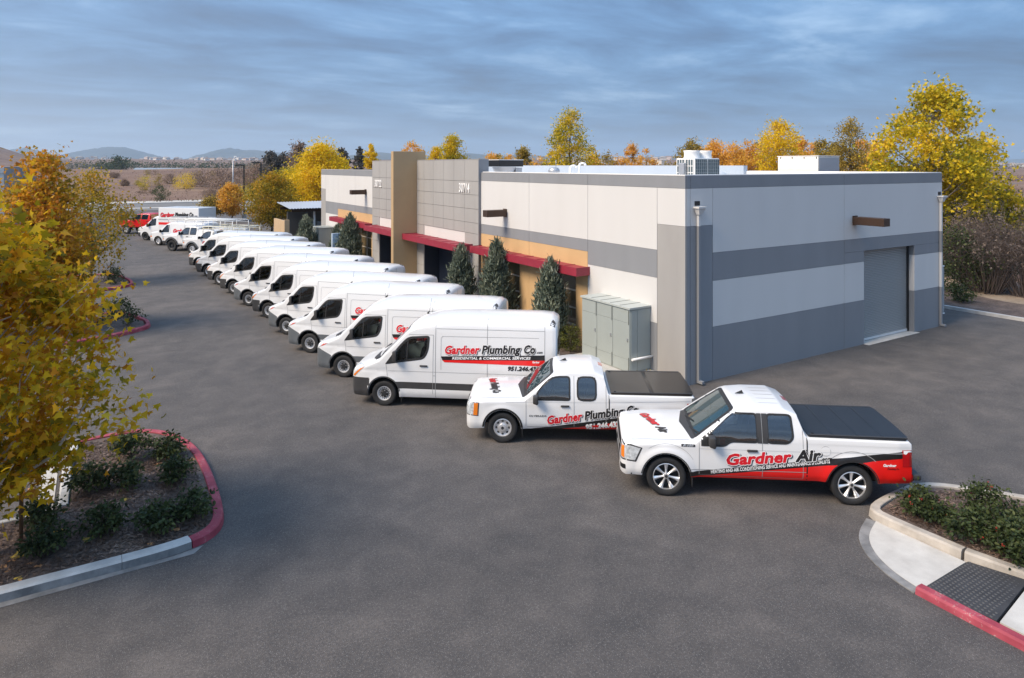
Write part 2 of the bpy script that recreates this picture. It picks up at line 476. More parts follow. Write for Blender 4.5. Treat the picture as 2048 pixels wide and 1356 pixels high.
# near left planter (front edge along the drive, round nose, then up the aisle)
kr = kerb_root()
P1 = [(-14, 13.42), (-6, 13.40), (-1.15, 13.39), (0.3, 13.37), (1.26, 13.39), (1.95, 13.55), (2.28, 14.15), (2.36, 15.2), (2.38, 16.75), (2.30, 17.9), (2.08, 18.8), (1.72, 19.5), (1.2, 19.95), (0.4, 20.0), (-0.3, 19.9)]
kerb(kr, P1[:5] + [(1.62, 13.46)], lambda f: M_KERBG, wid=0.24, face=M_KERBF)
kerb(kr, [(1.63, 13.46), (1.95, 13.58), (2.2, 13.9), (2.31, 14.4)] + P1[7:], lambda f: M_KERBR, wid=0.20)
kerb(kr, [(-0.30, 19.9), (-0.46, 18.5), (-0.50, 16.2)], lambda f: M_KERBG, wid=0.2, smooth=False)
kerb(kr, [(-0.72, 16.18), (-14, 16.22)], lambda f: M_KERBG, wid=0.16, smooth=False)
sheet('gutter', [(-14, 13.40), (1.3, 13.37), (1.8, 13.47), (1.62, 13.26), (-14, 13.08)], 0.006, M_GUTTER)
sheet('wheel_stop_strip', [(-0.86, 16.3), (-0.56, 16.3), (-0.52, 20), (-0.82, 20)], 0.012, M_CONC)
sheet('planting_bed', [(-14, 13.6), (1.6, 13.62), (2.05, 13.9), (2.16, 14.6), (2.2, 16.7), (2.1, 18.0), (1.9, 18.7), (1.55, 19.35), (1.1, 19.76), (-0.12, 19.76), (-0.28, 16.3), (-0.7, 16.04), (-14, 16.04)], 0.115, M_MULCH, thick=0.12)
# second and third islands in the aisle
for y0, y1 in ((31.2, 36.6), (43.2, 49.8)):
    kr = kerb_root()
    P = [(-5.0, y0 - 1.2), (0.46, y0 + 0.05), (1.9, y0 + 0.95), (2.35, y0 + 1.5), (2.36, y0 + 2.6), (2.2, (y0 + y1) / 2 + 0.5), (1.7, y1 - 0.6), (0.8, y1), (-5, y1)]
    kerb(kr, P, lambda f: M_KERBR, wid=0.18)
    sheet('planting_bed', [(-5, y0 - 0.9), (0.5, y0 + 0.3), (1.75, y0 + 1.1), (2.1, y0 + 1.6), (2.1, y0 + 2.6), (2.0, (y0 + y1) / 2), (1.5, y1 - 0.8), (0.7, y1 - 0.22), (-5, y1 - 0.2)], 0.115, M_MULCH, thick=0.12)
# far island at the lot entrance
kr = kerb_root()
kerb(kr, [(22, 113.5), (13, 113.5), (10.2, 115.2), (10.2, 117.2), (13, 118.4), (22, 118.4)][::-1], lambda f: M_KERBR if 0.3 < f < 0.75 else M_KERBG, wid=0.3, seg=4)
sheet('planting_bed', [(22, 113.9), (13, 113.9), (10.7, 115.4), (10.7, 117), (13, 118), (22, 118)], 0.115, M_MULCH, thick=0.12)

# near right island: kerbed bed, concrete landing with a tactile mat, red kerb on its left edge
kr = kerb_root()
KF = [(12.9, 7.70), (12.90, 7.2), (12.93, 5.9), (13.06, 5.2), (13.2, 2.0), (13.2, -2)]
kerb(kr, [(16.9, 5.2), (16.55, 5.9), (16.1, 6.6), (15.7, 7.15), (15.35, 7.6), (14.9, 7.88), (14.15, 7.92), (13.3, 7.88), (12.93, 7.72), (12.88, 7.3), (12.92, 6.0)], lambda f: M_KERB, wid=0.2, h=0.17)
kerb(kr, [(12.925, 5.98), (13.06, 5.2), (13.2, 2.0), (13.2, -3)], lambda f: M_KERB, wid=0.2, h=0.17, smooth=False)
sheet('planting_bed', [(13.1, 7.6), (14.1, 7.72), (14.85, 7.68), (15.2, 7.42), (15.5, 7.0), (15.9, 6.45), (16.4, 5.6), (16.8, 4.8), (17.2, -3), (13.4, -3), (13.38, 2), (13.24, 5.2), (13.1, 6.0)], 0.135, M_MULCH, thick=0.15)
gl = smooth_line([(12.86, 7.69), (12.29, 7.50), (11.92, 7.26), (11.59, 6.88), (11.37, 6.42), (11.27, 5.95)])
gi = [tuple(v) for v in offset_line(gl, 0.17)]
sheet('gutter', [tuple(p) for p in gl] + gi[::-1], 0.020, M_GUTTER, thick=0.03)
sheet('landing', gi + [(11.46, 5.93), (12.885, 5.93), (12.89, 7.3)], 0.026, M_CONC, thick=0.03)
sheet('landing', [(11.5, -3), (11.5, 4.83), (13.0, 5.02), (13.17, 2.0), (13.17, -3)], 0.10, M_CONC, thick=0.12)
kr = kerb_root()
kerb(kr, [(11.27, 5.94), (11.25, 5.2), (11.24, 4.4), (11.24, 1.0), (11.24, -3)], lambda f: M_KERBR, wid=0.2, h=0.115, smooth=False, seg=3.4)
tm = empty('tactile_mat', (0, 0, 0), 0, 'dark rubber tactile mat of raised studs set between the pale concrete slabs', 'tactile mat')
bm = bmesh.new()
v = [bm.verts.new(p) for p in ((11.47, 5.91, 0.045), (12.90, 5.90, 0.045), (13.02, 5.06, 0.112), (11.47, 4.86, 0.112))]
f = bm.faces.new(v[::-1]); r = bmesh.ops.extrude_face_region(bm, geom=[f])
bmesh.ops.translate(bm, vec=(0, 0, -0.06), verts=[e for e in r['geom'] if isinstance(e, bmesh.types.BMVert)])
bmesh.ops.recalc_face_normals(bm, faces=bm.faces)
obj('mat_sheet', bm, mat('mat_rubber', (0.035, 0.035, 0.038), 0.75, var=0.25, vscale=3), tm)
bm = bmesh.new()
for i in range(19):
    for j in range(13):
        x = 11.52 + i * 0.080 + (0.04 if j % 2 else 0); y = 4.95 + j * 0.076
        if x > 12.90 + (5.9 - y) * 0.12 or y < 4.93 + 0.1 * (x - 11.5): continue
        z = 0.045 + (5.91 - y) / 1.05 * 0.067
        lathe(bm, [(0.026, z), (0.019, z + 0.009), (0.0015, z + 0.010)], 7, 'Z', center=(x, y, 0))
o = obj('stud', bm, mat('mat_rubber_stud', (0.062, 0.062, 0.064), 0.65), tm); o['kind'] = 'stuff'
# east kerb
kr = kerb_root()
kerb(kr, [(35.2, -14), (35.2, 16), (35.15, 30), (35.2, 119)], lambda f: M_KERBG, wid=0.2, smooth=False, seg=4.0)
# bed along the front of the building, with a concrete pad for the cabinet
kr = kerb_root()
kerb(kr, [(13.95, 16.1), (13.9, 28.0)], lambda f: M_KERBG, wid=0.16, smooth=False)
kerb(kr, [(13.9, 42.0), (13.9, 54)], lambda f: M_KERBG, wid=0.16, smooth=False)
sheet('planting_bed', [(14.1, 15.9), (15.8, 15.4), (15.8, 28.0), (14.1, 28.0)], 0.10, M_MULCH, thick=0.12)
sheet('planting_bed', [(14.1, 42.0), (15.8, 42.0), (15.8, 56.0), (14.1, 56.0)], 0.10, M_MULCH, thick=0.12)
sheet('walkway', [(13.9, 28.1), (15.8, 28.1), (15.8, 41.9), (13.9, 41.9)], 0.09, M_CONC, thick=0.12)

# ------------------------------------------------------------------ the commercial building
X0, X1, Y0, Y1 = BLD
TOP = 6.57
b_root = empty('commercial_building', ((X0 + X1) / 2, (Y0 + Y1) / 2, 0), 0,
               'long grey and off-white concrete commercial building with red awnings and a roller door', 'building')
OFF = Vector((-(X0 + X1) / 2, -(Y0 + Y1) / 2, 0))
def bobj(name, bm, m, parent=None, smooth=None):
    """building part given in world coordinates"""
    bmesh.ops.translate(bm, vec=OFF, verts=bm.verts)
    return obj(name, bm, m, parent or b_root, smooth=smooth)
def bbox(name, m, x0, x1, y0, y1, z0, z1, parent=None, bevel=0.0):
    bm = bmesh.new(); bx(bm, x0, x1, y0, y1, z0, z1, 0, bevel)
    return bobj(name, bm, m, parent)
JG = 0.008
TH = 0.06
def wpan(y0, y1, z0, z1, m, x=X0, name='wall_panel', depth=TH):      # west (long) face
    return bbox(name, m, x, x + depth, y0 + JG, y1 - JG, z0 + (0.004 if z0 > 0 else -0.1), z1 - 0.004)
def span(x0, x1, z0, z1, m, y=Y0, name='wall_panel'):                # south (short) face
    return bbox(name, m, x0 + JG, x1 - JG, y, y + TH, z0 + (0.004 if z0 > 0 else -0.1), z1 - 0.004)
# core walls behind the panels
def core(x0, x1, y0, y1, z0, z1): return bbox('wall', M_JOINT, x0, x1, y0, y1, z0, z1)
c = TH - 0.012
core(X0 + c, X0 + 0.3, Y0 + 0.31, 28.3, 2.75, TOP - 0.03)
core(X0 + c, X0 + 0.3, Y0 + 0.31, 20.16, -0.1, 2.749)
core(X0 + c, X0 + 0.3, 42.2, Y1 - 0.31, 2.75, TOP - 0.03)
core(X0 + c, X0 + 0.3, 49.9, Y1 - 0.31, -0.1, 2.749)
core(X0 + c, 25.36, Y0 + c, Y0 + 0.3, -0.1, TOP - 0.03)
core(28.97, X1 - 0.31, Y0 + c, Y0 + 0.3, -0.1, TOP - 0.03)
core(25.361, 28.969, Y0 + c, Y0 + 0.3, 3.58, TOP - 0.03)
core(X1 - 0.3, X1 - 0.002, Y0 + c, Y1, -0.1, TOP - 0.03)
core(X0 + c, X1 - 0.31, Y1 - 0.3, Y1 - 0.002, -0.1, TOP - 0.03)
bbox('wall_panel', M_OFFW, X1 - 0.001, X1 + 0.05, Y0 + 0.07, Y1, -0.1, TOP - 0.05)
# white membrane roof and the inner sides of its parapet
bbox('roof', M_WHITEM, X0 + 0.31, X1 - 0.31, Y0 + 0.31, Y1 - 0.31, 5.70, 5.80)
M_PARA = mat('parapet_blue_grey', (0.36, 0.42, 0.50), 0.7, var=0.04, vscale=0.5)
bbox('parapet', M_PARA, X1 - 0.62, X1 - 0.312, 25.2, Y1 - 0.32, 5.8, 6.86)
bbox('parapet', M_WHITEM, X1 - 0.40, X1 - 0.305, Y0 + 0.32, 25.19, 5.8, 6.55)
bbox('parapet', M_WHITEM, X0 + 0.305, X0 + 0.40, Y0 + 0.32, Y1 - 0.32, 5.8, 6.50)
bbox('parapet', M_WHITEM, X0 + 0.41, X1 - 0.41, Y0 + 0.305, Y0 + 0.40, 5.8, 6.50)
# coping caps
M_COPE = mat('coping_metal', (0.42, 0.42, 0.42), 0.5)
bbox('coping', M_WHITEM, X0 + 0.01, X0 + 0.33, Y0 + 0.02, 28.1, TOP - 0.028, TOP)
bbox('coping', M_COPE, X0 + 0.01, X0 + 0.33, 42.4, Y1 - 0.02, TOP - 0.028, TOP)
bbox('coping', M_WHITEM, X0 + 0.34, X1 + 0.01, Y0 + 0.02, Y0 + 0.33, TOP - 0.028, TOP)
bbox('coping', M_WHITEM, X1 - 0.32, X1 + 0.01, Y0 + 0.34, 25.19, TOP - 0.028, TOP)
# west face: painted panels between open joints
T6, T4, T3, T1 = 6.14, 4.11, 3.20, 1.72
ys = [(Y0, 20.15), (20.15, 24.12), (24.12, 28.26), (42.28, 46.03), (46.03, 49.87), (49.87, Y1)]
for a, b in ys: wpan(a, b, T6, TOP - 0.03, M_GREYW)
wpan(Y0, 16.51, 4.96, T6, M_OFFW); wpan(Y0, 16.51, 0, 4.96, M_TILE, depth=TH)
wpan(16.51, 20.15, 4.11, T6, M_OFFW); wpan(16.51, 20.15, T3, T4, M_GREYW); wpan(16.51, 20.15, T1, T3, M_OFFW); wpan(16.51, 20.15, 0, T1, M_GREYW)
for a, b in ys[1:5]:
    wpan(a, b, T4, T6, M_OFFW); wpan(a, b, 3.67, T4, M_GREYW); wpan(a, b, 2.76, 3.67, M_OCHRE)
wpan(49.87, 52.9, T4, T6, M_OFFW); wpan(49.87, 52.9, T3, T4, M_GREYW); wpan(49.87, 52.9, 0, T3, M_OFFW)
wpan(52.9, Y1, 5.05, T6, M_OFFW); wpan(52.9, Y1, 0, 5.05, M_TILE)
def window(y0, y1, z0, z1, cols, rows, x=X0 + 0.14, name='window'):
    """storefront window: pale aluminium frame with mullions, dark panes as sub-parts"""
    t = 0.055
    bm = bmesh.new()
    bx(bm, x - 0.04, x + 0.06, y0, y0 + t, z0, z1); bx(bm, x - 0.04, x + 0.06, y1 - t, y1, z0, z1)
    bx(bm, x - 0.04, x + 0.06, y0 + t, y1 - t, z0, z0 + t); bx(bm, x - 0.04, x + 0.06, y0 + t, y1 - t, z1 - t, z1)
    cw = (y1 - y0) / cols; rh = (z1 - z0) / rows
    for i in range(1, cols): bx(bm, x - 0.036, x + 0.056, y0 + cw * i - t / 2, y0 + cw * i + t / 2, z0 + t, z1 - t)
    for j in range(1, rows):
        for i in range(cols):
            a = y0 + cw * i + (t if i == 0 else t / 2); b = y0 + cw * (i + 1) - (t if i == cols - 1 else t / 2)
            bx(bm, x - 0.036, x + 0.056, a, b, z0 + rh * j - t / 2, z0 + rh * j + t / 2)
    w_ = bobj(name, bm, M_WINFR)
    for i in range(cols):
        for j in range(rows):
            bm = bmesh.new()
            bx(bm, x + 0.0, x + 0.012, y0 + cw * i + t * .4, y0 + cw * (i + 1) - t * .4, z0 + rh * j + t * .4, z0 + rh * (j + 1) - t * .4)
            bobj('pane', bm, M_WINGL, w_)
    return w_
ZS, ZT = 0.72, 2.70
def ochre_piers(edges):
    for a, b in edges: bbox('wall_panel', M_OCHRE, X0, X0 + 0.34, a + 0.004, b - 0.004, -0.1, 2.755)
ochre_piers([(20.16, 20.88), (23.22, 24.12), (24.12, 24.86), (27.22, 28.26)])
for a, b in ((20.88, 23.22), (24.86, 27.22)):
    bbox('sill', M_OCHRE, X0, X0 + 0.34, a, b, -0.1, ZS); bbox('wall', M_BLACK, X0 + 0.40, X0 + 0.45, a - 0.3, b + 0.3, 0, 2.9)
    window(a, b, ZS + 0.002, 2.755, 2, 3)
ochre_piers([(42.28, 42.84), (45.18, 46.03), (46.03, 47.0), (49.3, 49.87)])
for a, b in ((42.84, 45.18), (47.0, 49.3)):
    bbox('sill', M_OCHRE, X0, X0 + 0.34, a, b, -0.1, ZS); bbox('wall', M_BLACK, X0 + 0.40, X0 + 0.45, a - 0.3, b + 0.3, 0, 2.9)
    window(a, b, ZS + 0.002, 2.755, 2, 3)

# tiled entrance tower, proud of the face, with the tan fin between its halves
XT = 15.67
bbox('wall', M_JOINT, XT + 0.05, XT + 0.55, 28.28, 42.30, 3.12, 7.14)
bbox('wall_panel', M_GREYW, XT + 0.012, XT + 0.55, 28.235, 28.279, -0.1, 7.14)
bbox('wall_panel', M_GREYW, XT + 0.012, XT + 0.55, 42.301, 42.34, -0.1, 7.14)
bbox('coping', M_TILE, XT + 0.005, XT + 0.56, 28.235, 42.34, 7.142, 7.17)
zr = [-0.1, 0.72, 1.42, 2.10, 2.82, 3.62, 4.13, 4.79, 5.46, 6.11, 7.14]
cols_r = [28.24, 29.62, 30.78, 31.97, 33.19, 34.37, 35.30]
cols_l = [35.64, 36.3, 37.5, 38.7, 39.86, 41.09, 42.33]
for cols, openc in ((cols_r, (1, 5)), (cols_l, (0, 5))):
    for i in range(len(cols) - 1):
        for j in range(len(zr) - 1):
            inside = openc[0] <= i < openc[1]
            if inside and zr[j + 1] <= 3.63: continue
            bbox('tile', M_TILE, XT, XT + 0.051, cols[i] + JG, cols[i + 1] - JG, zr[j] + JG, zr[j + 1] - JG)
    a, b = cols[openc[0]], cols[openc[1]]
    bbox('wall_panel', M_OFFW, XT + 0.03, XT + 0.051, a, b, 2.83, 3.61)
    # recessed glazed entrance
    for p in (a, b): bbox('wall', M_DARKBLUE, XT + 0.06, XT + 1.15, p - 0.03 if p == a else p - 0.0, p + 0.0 if p == a else p + 0.03, -0.1, 3.1)
    bbox('wall', M_DARKBLUE, XT + 0.06, XT + 1.15, a + 0.001, b - 0.001, 2.83, 3.1)
    bbox('wall', M_BLACK, XT + 1.25, XT + 1.3, a, b, 0, 2.9)
    window(a + 0.02, (a + b) / 2 + 0.6, 0.1, 2.8, 3, 4, x=XT + 0.95)
    dr = bbox('door', M_DARKBLUE, XT + 0.9, XT + 0.98, (a + b) / 2 + 0.64, b - 0.05, 0.1, 2.8)
    bbox('door_handle', M_STEEL, XT + 0.84, XT + 0.87, (a + b) / 2 + 0.80, (a + b) / 2 + 0.84, 0.9, 1.4, dr)
for a, b in ((28.24, 29.62), (34.37, 35.30), (41.09, 42.33)):
    bbox('wall', M_JOINT, XT + 0.052, XT + 0.5, a + 0.01, b - 0.01, -0.1, 3.118)
bbox('fin_wall', M_FIN, 14.27, 16.2, 35.305, 35.635, -0.1, 7.64, bevel=0.012)
# painted numbers
def text_bm(s, size=1.0, shear=0.0, xs=1.0, off=0.0, extrude=0.0, res=3, space=1.0):
    cu = bpy.data.curves.new('lettering', 'FONT'); cu.body = s; cu.size = size; cu.shear = shear
    cu.offset = off; cu.extrude = extrude; cu.resolution_u = res; cu.space_character = space
    cu.fill_mode = 'FRONT' if extrude == 0 else 'BOTH'
    ob = bpy.data.objects.new('lettering', cu); COL.objects.link(ob)
    dg = bpy.context.evaluated_depsgraph_get()
    me = bpy.data.meshes.new_from_object(ob.evaluated_get(dg))
    bpy.data.objects.remove(ob); bpy.data.curves.remove(cu)
    bm = bmesh.new(); bm.from_mesh(me); bpy.data.meshes.remove(me)
    bmesh.ops.remove_doubles(bm, verts=bm.verts, dist=size * 2e-4)
    if xs != 1.0: bmesh.ops.scale(bm, vec=(xs, 1, 1), verts=bm.verts)
    return bm
def wall_number(s, y_left, y_right, z0, z1):
    bm = text_bm(s, 1.0, off=0.0, extrude=0.02, space=1.15)
    xs_ = [v.co.x for v in bm.verts]; zs_ = [v.co.y for v in bm.verts]
    ax, bx_, az, bz = min(xs_), max(xs_), min(zs_), max(zs_)
    for v in bm.verts:
        x, y, z = v.co
        v.co = (XT - 0.022 - z * 1.0, y_left + (x - ax) / (bx_ - ax) * (y_right - y_left), z0 + (y - az) / (bz - az) * (z1 - z0))
    bmesh.ops.recalc_face_normals(bm, faces=bm.faces)
    bobj('house_number', bm, mat('number_white', (0.85, 0.84, 0.82), 0.5))
wall_number('30714', 30.15, 29.10, 5.55, 6.0)
wall_number('30722', 41.78, 40.68, 5.50, 5.95)
# red canopies: a thin tray with a deep fascia
def awning(xf, y0, y1, xb=X0, z0=2.81, z1=3.12):
    bm = bmesh.new()
    bx(bm, xf, xf + 0.05, y0, y1, z0, z1); bx(bm, xf + 0.05, xb - 0.003, y0, y0 + 0.05, z0, z1)
    bx(bm, xf + 0.05, xb - 0.003, y1 - 0.05, y1, z0, z1)
    bx(bm, xf + 0.052, xb - 0.003, y0 + 0.052, y1 - 0.052, z0 + 0.06, z1 - 0.03)
    a = bobj('awning', bm, M_RED)
    k = y0 + 0.9
    while k < y1 - 0.3:
        bm = bmesh.new(); bx(bm, xf + 0.06, xb - 0.01, k - 0.012, k + 0.012, z1 - 0.032, z1 - 0.012)
        bobj('seam', bm, M_RED, a); k += 0.95
awning(15.18, 20.02, 28.20, X0)
awning(14.78, 28.80, 35.30, XT)
awning(14.78, 35.64, 41.45, XT)
awning(15.18, 42.38, 49.95, X0)
# wall lights: bronze channels on brackets
def wall_light(p, d, length=0.95):
    """p: point on the wall, d: outward unit vector; a long box fixture turned sideways along the wall"""
    t = Vector((-d.y, d.x, 0))
    q = Matrix((d, t, (0, 0, 1))).transposed()
    bm = bmesh.new()
    box(bm, Vector(p) + d * (0.10 + length / 2), (length, 0.40, 0.29), q, bevel=0.008)
    o_ = bobj('wall_light', bm, M_BRONZE)
    bm = bmesh.new()
    box(bm, Vector(p) + d * 0.03, (0.055, 0.26, 0.36), q); box(bm, Vector(p) + d * 0.085, (0.06, 0.12, 0.12), q)
    bobj('bracket', bm, M_BRONZE, o_)
    bm = bmesh.new(); box(bm, Vector(p) + d * (0.10 + length / 2) - Vector((0, 0, 0.149)), (length - .1, 0.26, 0.008), q)
    bobj('lens', bm, mat('lens_glass', (0.6, 0.6, 0.55), 0.3), o_)
wall_light((X0, 26.02, 4.76), Vector((-1, 0, 0)), 0.95)
wall_light((X0, 43.9, 5.1), Vector((-1, 0, 0)), 0.95)
wall_light((24.75, Y0, 4.78), Vector((0, -1, 0)), 1.15)
# south face: bands, roller door
xs = [(X0 + TH + 0.004, 16.02), (16.02, 24.1), (24.1, X1)]
for a, b in ((X0 + TH + 0.002, 16.02), (16.02, 24.1), (24.1, X1)): span(a, b, T6, TOP - 0.03, M_GREYW)
span(X0 + TH + 0.002, 16.02, 4.96, T6, M_OFFW); span(X0 + TH + 0.002, 16.02, 0, 4.96, M_GREYW)
span(16.02, 17.03, 4.96, T6, M_OFFW); span(16.02, 17.03, 0, 4.96, M_GREYW)
span(17.03, 24.1, 4.07, T6, M_OFFW); span(24.1, X1, 4.07, T6, M_OFFW)
span(17.03, 24.1, 3.17, 4.07, M_GREYW); span(17.03, 24.1, 1.70, 3.17, M_OFFW); span(17.03, 24.1, 0, 1.70, M_GREYW)
DX0, DX1, DZ = 25.38, 28.95, 3.58
span(24.1, X1, DZ, 4.07, M_GREYW)
span(24.1, DX0, 3.17, DZ, M_GREYW); span(24.1, DX0, 1.70, 3.17, M_OFFW); span(24.1, DX0, 0, 1.70, M_GREYW)
span(DX1, X1, 3.17, DZ, M_GREYW); span(DX1, X1, 1.70, 3.17, M_OFFW); span(DX1, X1, 0, 1.70, M_GREYW)
for a, b, m_ in ((0.002, 1.70, M_GREYW), (1.70, 3.17, M_OFFW), (3.17, DZ, M_GREYW)):
    bbox('jamb', m_, DX1 - 0.0, DX1 + 0.02, Y0 + TH + 0.002, Y0 + 0.34, a, b - 0.003)
    bbox('jamb', m_, DX0 - 0.02, DX0, Y0 + TH + 0.002, Y0 + 0.34, a, b - 0.003)
dr = bbox('roller_door', M_JOINT, DX0 - 0.05, DX1 + 0.05, Y0 + 0.30, Y0 + 0.33, 0.0, DZ + 0.02)
bm = bmesh.new()
pr = [(0, 0), (0.026, 0.010), (0.030, 0.030), (0.024, 0.048), (0, 0.0665)]
rr = []
for x in (0, DX1 - DX0 - 0.10):
    rr.append([bm.verts.new((x, -d, z)) for d, z in pr])
for j in range(len(pr) - 1): bm.faces.new((rr[0][j], rr[1][j], rr[1][j + 1], rr[0][j + 1]))
slat_me = bpy.data.meshes.new('slat'); bm.to_mesh(slat_me); bm.free(); slat_me.materials.append(M_STEEL)
for k in range(52):
    share('slat', slat_me, dr, Vector((DX0 + 0.05, Y0 + 0.296, 0.12 + k * 0.0668)) + OFF)
bbox('guide_rail', M_STEEL, DX0, DX0 + 0.06, Y0 + 0.23, Y0 + 0.297, 0, DZ, dr)
bbox('guide_rail', M_BLACK, DX1 - 0.09, DX1, Y0 + 0.21, Y0 + 0.297, 0, DZ, dr)
bbox('bottom_bar', mat('bottom_bar_pale', (0.6, 0.6, 0.6), 0.5), DX0 + 0.061, DX1 - 0.091, Y0 + 0.24, Y0 + 0.297, 0.03, 0.115, dr)
sheet('threshold', [(DX0 - 0.05, Y0 - 0.22), (DX1 + 0.1, Y0 - 0.18), (DX1 + 0.05, Y0 + 0.29), (DX0 - 0.05, Y0 + 0.29)], 0.012, M_CONC)
# downspouts with hopper heads, painted to follow the bands
for x in (16.32, 30.92):
    bm = bmesh.new()
    for a, b, mi in ((0.12, 1.70, 1), (1.70, 3.17, 0), (3.17, 4.07, 1), (4.07, 5.30, 0)) if x > 20 else ((0.12, 4.96, 1), (4.96, 5.3, 0)):
        bx(bm, x - 0.042, x + 0.042, Y0 - 0.115, Y0 - 0.02, a, b, mi)
    bx(bm, x - 0.05, x + 0.05, Y0 - 0.26, Y0 - 0.03, 0.05, 0.13, 1)
    ds = bobj('downspout', bm, [M_OFFW, M_GREYW])
    bm = bmesh.new()
    vs_ = box(bm, (x, Y0 - 0.12, 5.42), (0.30, 0.22, 0.20))
    for v in vs_:
        if v.co.z < 5.4: v.co.x = x + (v.co.x - x) * 0.5; v.co.y = Y0 - 0.08 + (v.co.y - Y0 + 0.08) * 0.55
    bx(bm, x - 0.18, x + 0.18, Y0 - 0.255, Y0 - 0.005, 5.521, 5.575)
    bobj('hopper_head', bm, M_OFFW, ds)
    bbox('scupper', M_BLACK, x - 0.11, x + 0.11, Y0 - 0.02, Y0 - 0.002, 5.60, 5.74, ds)
# electrical cabinet on the far end wall (seen past the corner), small bracket above
mb = empty('meter_cabinet', (X1 + 0.45, Y0 + 0.75, 0), 0, 'narrow grey metal meter cabinet mounted past the far corner of the building', 'meter cabinet')
bm = bmesh.new(); bx(bm, -0.38, 0.22, -0.5, 0.5, 0.45, 2.45, bevel=0.01); obj('body', bm, mat('meter_grey', (0.27, 0.30, 0.32), 0.5), mb)
bm = bmesh.new(); bx(bm, -0.33, 0.2, -0.515, -0.502, 0.52, 2.38); obj('door', bm, MATS['meter_grey'], mb)
bm = bmesh.new(); bx(bm, 0.02, 0.12, -0.56, -0.52, 1.32, 1.36); obj('handle', bm, M_STEEL, mb)
bm = bmesh.new(); bx(bm, -0.39, 0.24, -0.52, 0.51, 2.455, 2.50); bx(bm, -0.39, 0.24, -0.52, 0.51, 0.40, 0.445); obj('rim', bm, M_WHITEP, mb)
bbox('wall_light', M_BRONZE, X1 + 0.05, X1 + 1.1, Y0 + 1.9, Y0 + 2.2, 4.68, 4.92)

# ------------------------------------------------------------------ things on the roof
hv = empty('condenser', (18.85, 17.60, 5.80), R(90), 'white twin-fan condenser unit with black grilles on the roof edge', 'air conditioner')
bm = bmesh.new(); bx(bm, -0.44, 0.44, -0.62, 0.62, 0.0, 1.32, bevel=0.015); obj('body', bm, M_WHITEP, hv)
M_COIL = mat('coil_dark', (0.075, 0.105, 0.12), 0.5)
for (a, b, s) in ((-0.60, -0.03, -1), (0.03, 0.60, -1)):
    bm = bmesh.new(); bx(bm, -0.455, -0.443, a, b, 0.10, 1.28)
    p = obj('coil_panel', bm, M_COIL, hv)
    bm = bmesh.new()
    for k in range(7): bx(bm, -0.466, -0.457, a + (b - a) * k / 6 - 0.006, a + (b - a) * k / 6 + 0.006, 0.1, 1.28)
    for k in range(11): bx(bm, -0.464, -0.4585, a, b, 0.1 + 1.18 * k / 10 - 0.005, 0.1 + 1.18 * k / 10 + 0.005)
    obj('guard', bm, mat('guard_grey', (0.30, 0.33, 0.34), 0.5), p)
for sy in (-1, 1):
    for a, b in ((-0.38, -0.02), (0.03, 0.40)):
        bm = bmesh.new(); bx(bm, a, b, sy * 0.622, sy * 0.632, 0.10, 1.28); p = obj('coil_panel', bm, M_COIL, hv)
        bm = bmesh.new()
        for k in range(4): bx(bm, a + (b - a) * k / 3 - 0.014, a + (b - a) * k / 3 + 0.014, sy * 0.634, sy * 0.646, 0.1, 1.28)
        for k in range(6): bx(bm, a, b, sy * 0.635, sy * 0.643, 0.1 + 1.18 * k / 5 - 0.012, 0.1 + 1.18 * k / 5 + 0.012)
        obj('guard', bm, M_WHITEP, p)
for y in (-0.31, 0.31):
    bm = bmesh.new(); lathe(bm, [(0.295, 1.322), (0.27, 1.40), (0.27, 1.52), (0.30, 1.60), (0.275, 1.60), (0.25, 1.5), (0.0, 1.46)], 28, 'Z', center=(0, y, 0))
    obj('fan_shroud', bm, M_WHITEP, hv)
bm = bmesh.new(); bx(bm, -0.10, 0.16, 0.66, 0.82, 0.75, 1.15, bevel=0.02); cyl(bm, (0.02, 0.74, 0), (0.02, 0.74, 0.75), 0.03); obj('disconnect_box', bm, M_GALV, hv)

p_ = AT(1008, 37.0, 5.80)
ef = empty('exhaust_fan', p_, R(0), 'low rooftop fan with a black square hood near the tiled tower', 'roof fan')
bm = bmesh.new(); bx(bm, -0.75, 0.75, -0.75, 0.75, 1.0, 1.34, bevel=0.01); obj('hood', bm, M_BLACK, ef)
bm = bmesh.new(); bx(bm, -0.77, 0.77, -0.77, 0.77, 1.345, 1.375); obj('lid', bm, M_WHITEP, ef)
bm = bmesh.new(); lathe(bm, [(0.42, 0.0), (0.45, 0.55), (0.66, 0.98), (0.0, 0.985)], 16, 'Z'); obj('base', bm, M_GALV, ef, smooth=30)
bm = bmesh.new(); bx(bm, 0.5, 0.9, -0.4, 0.4, 0.45, 0.95); obj('side_box', bm, M_GALV, ef)

p_ = AT(1622, 36.0, 5.80)
db = empty('roof_duct_housing', p_, R(0), 'plain cream metal housing with a round-cornered end on the roof', 'roof unit')
bm = bmesh.new(); bx(bm, -0.9, 0.9, -1.02, 1.35, 0.0, 1.52, bevel=0.02); obj('body', bm, mat('housing_cream', (0.74, 0.70, 0.63), 0.5, var=0.03), db)
bm = bmesh.new(); bx(bm, -0.93, 0.93, -1.06, 1.38, 1.525, 1.56, bevel=0.008); obj('lid', bm, M_WHITEP, db)
bm = bmesh.new(); bx(bm, -0.85, 0.85, -1.035, -1.024, 0.05, 1.45); obj('end_panel', bm, M_GALV, db)
for k in range(4):
    bm = bmesh.new(); bx(bm, -0.92, -0.905, -0.95 + k * 0.7, -0.91 + k * 0.7, 1.40, 1.50); obj('clip', bm, M_BLACK, db)
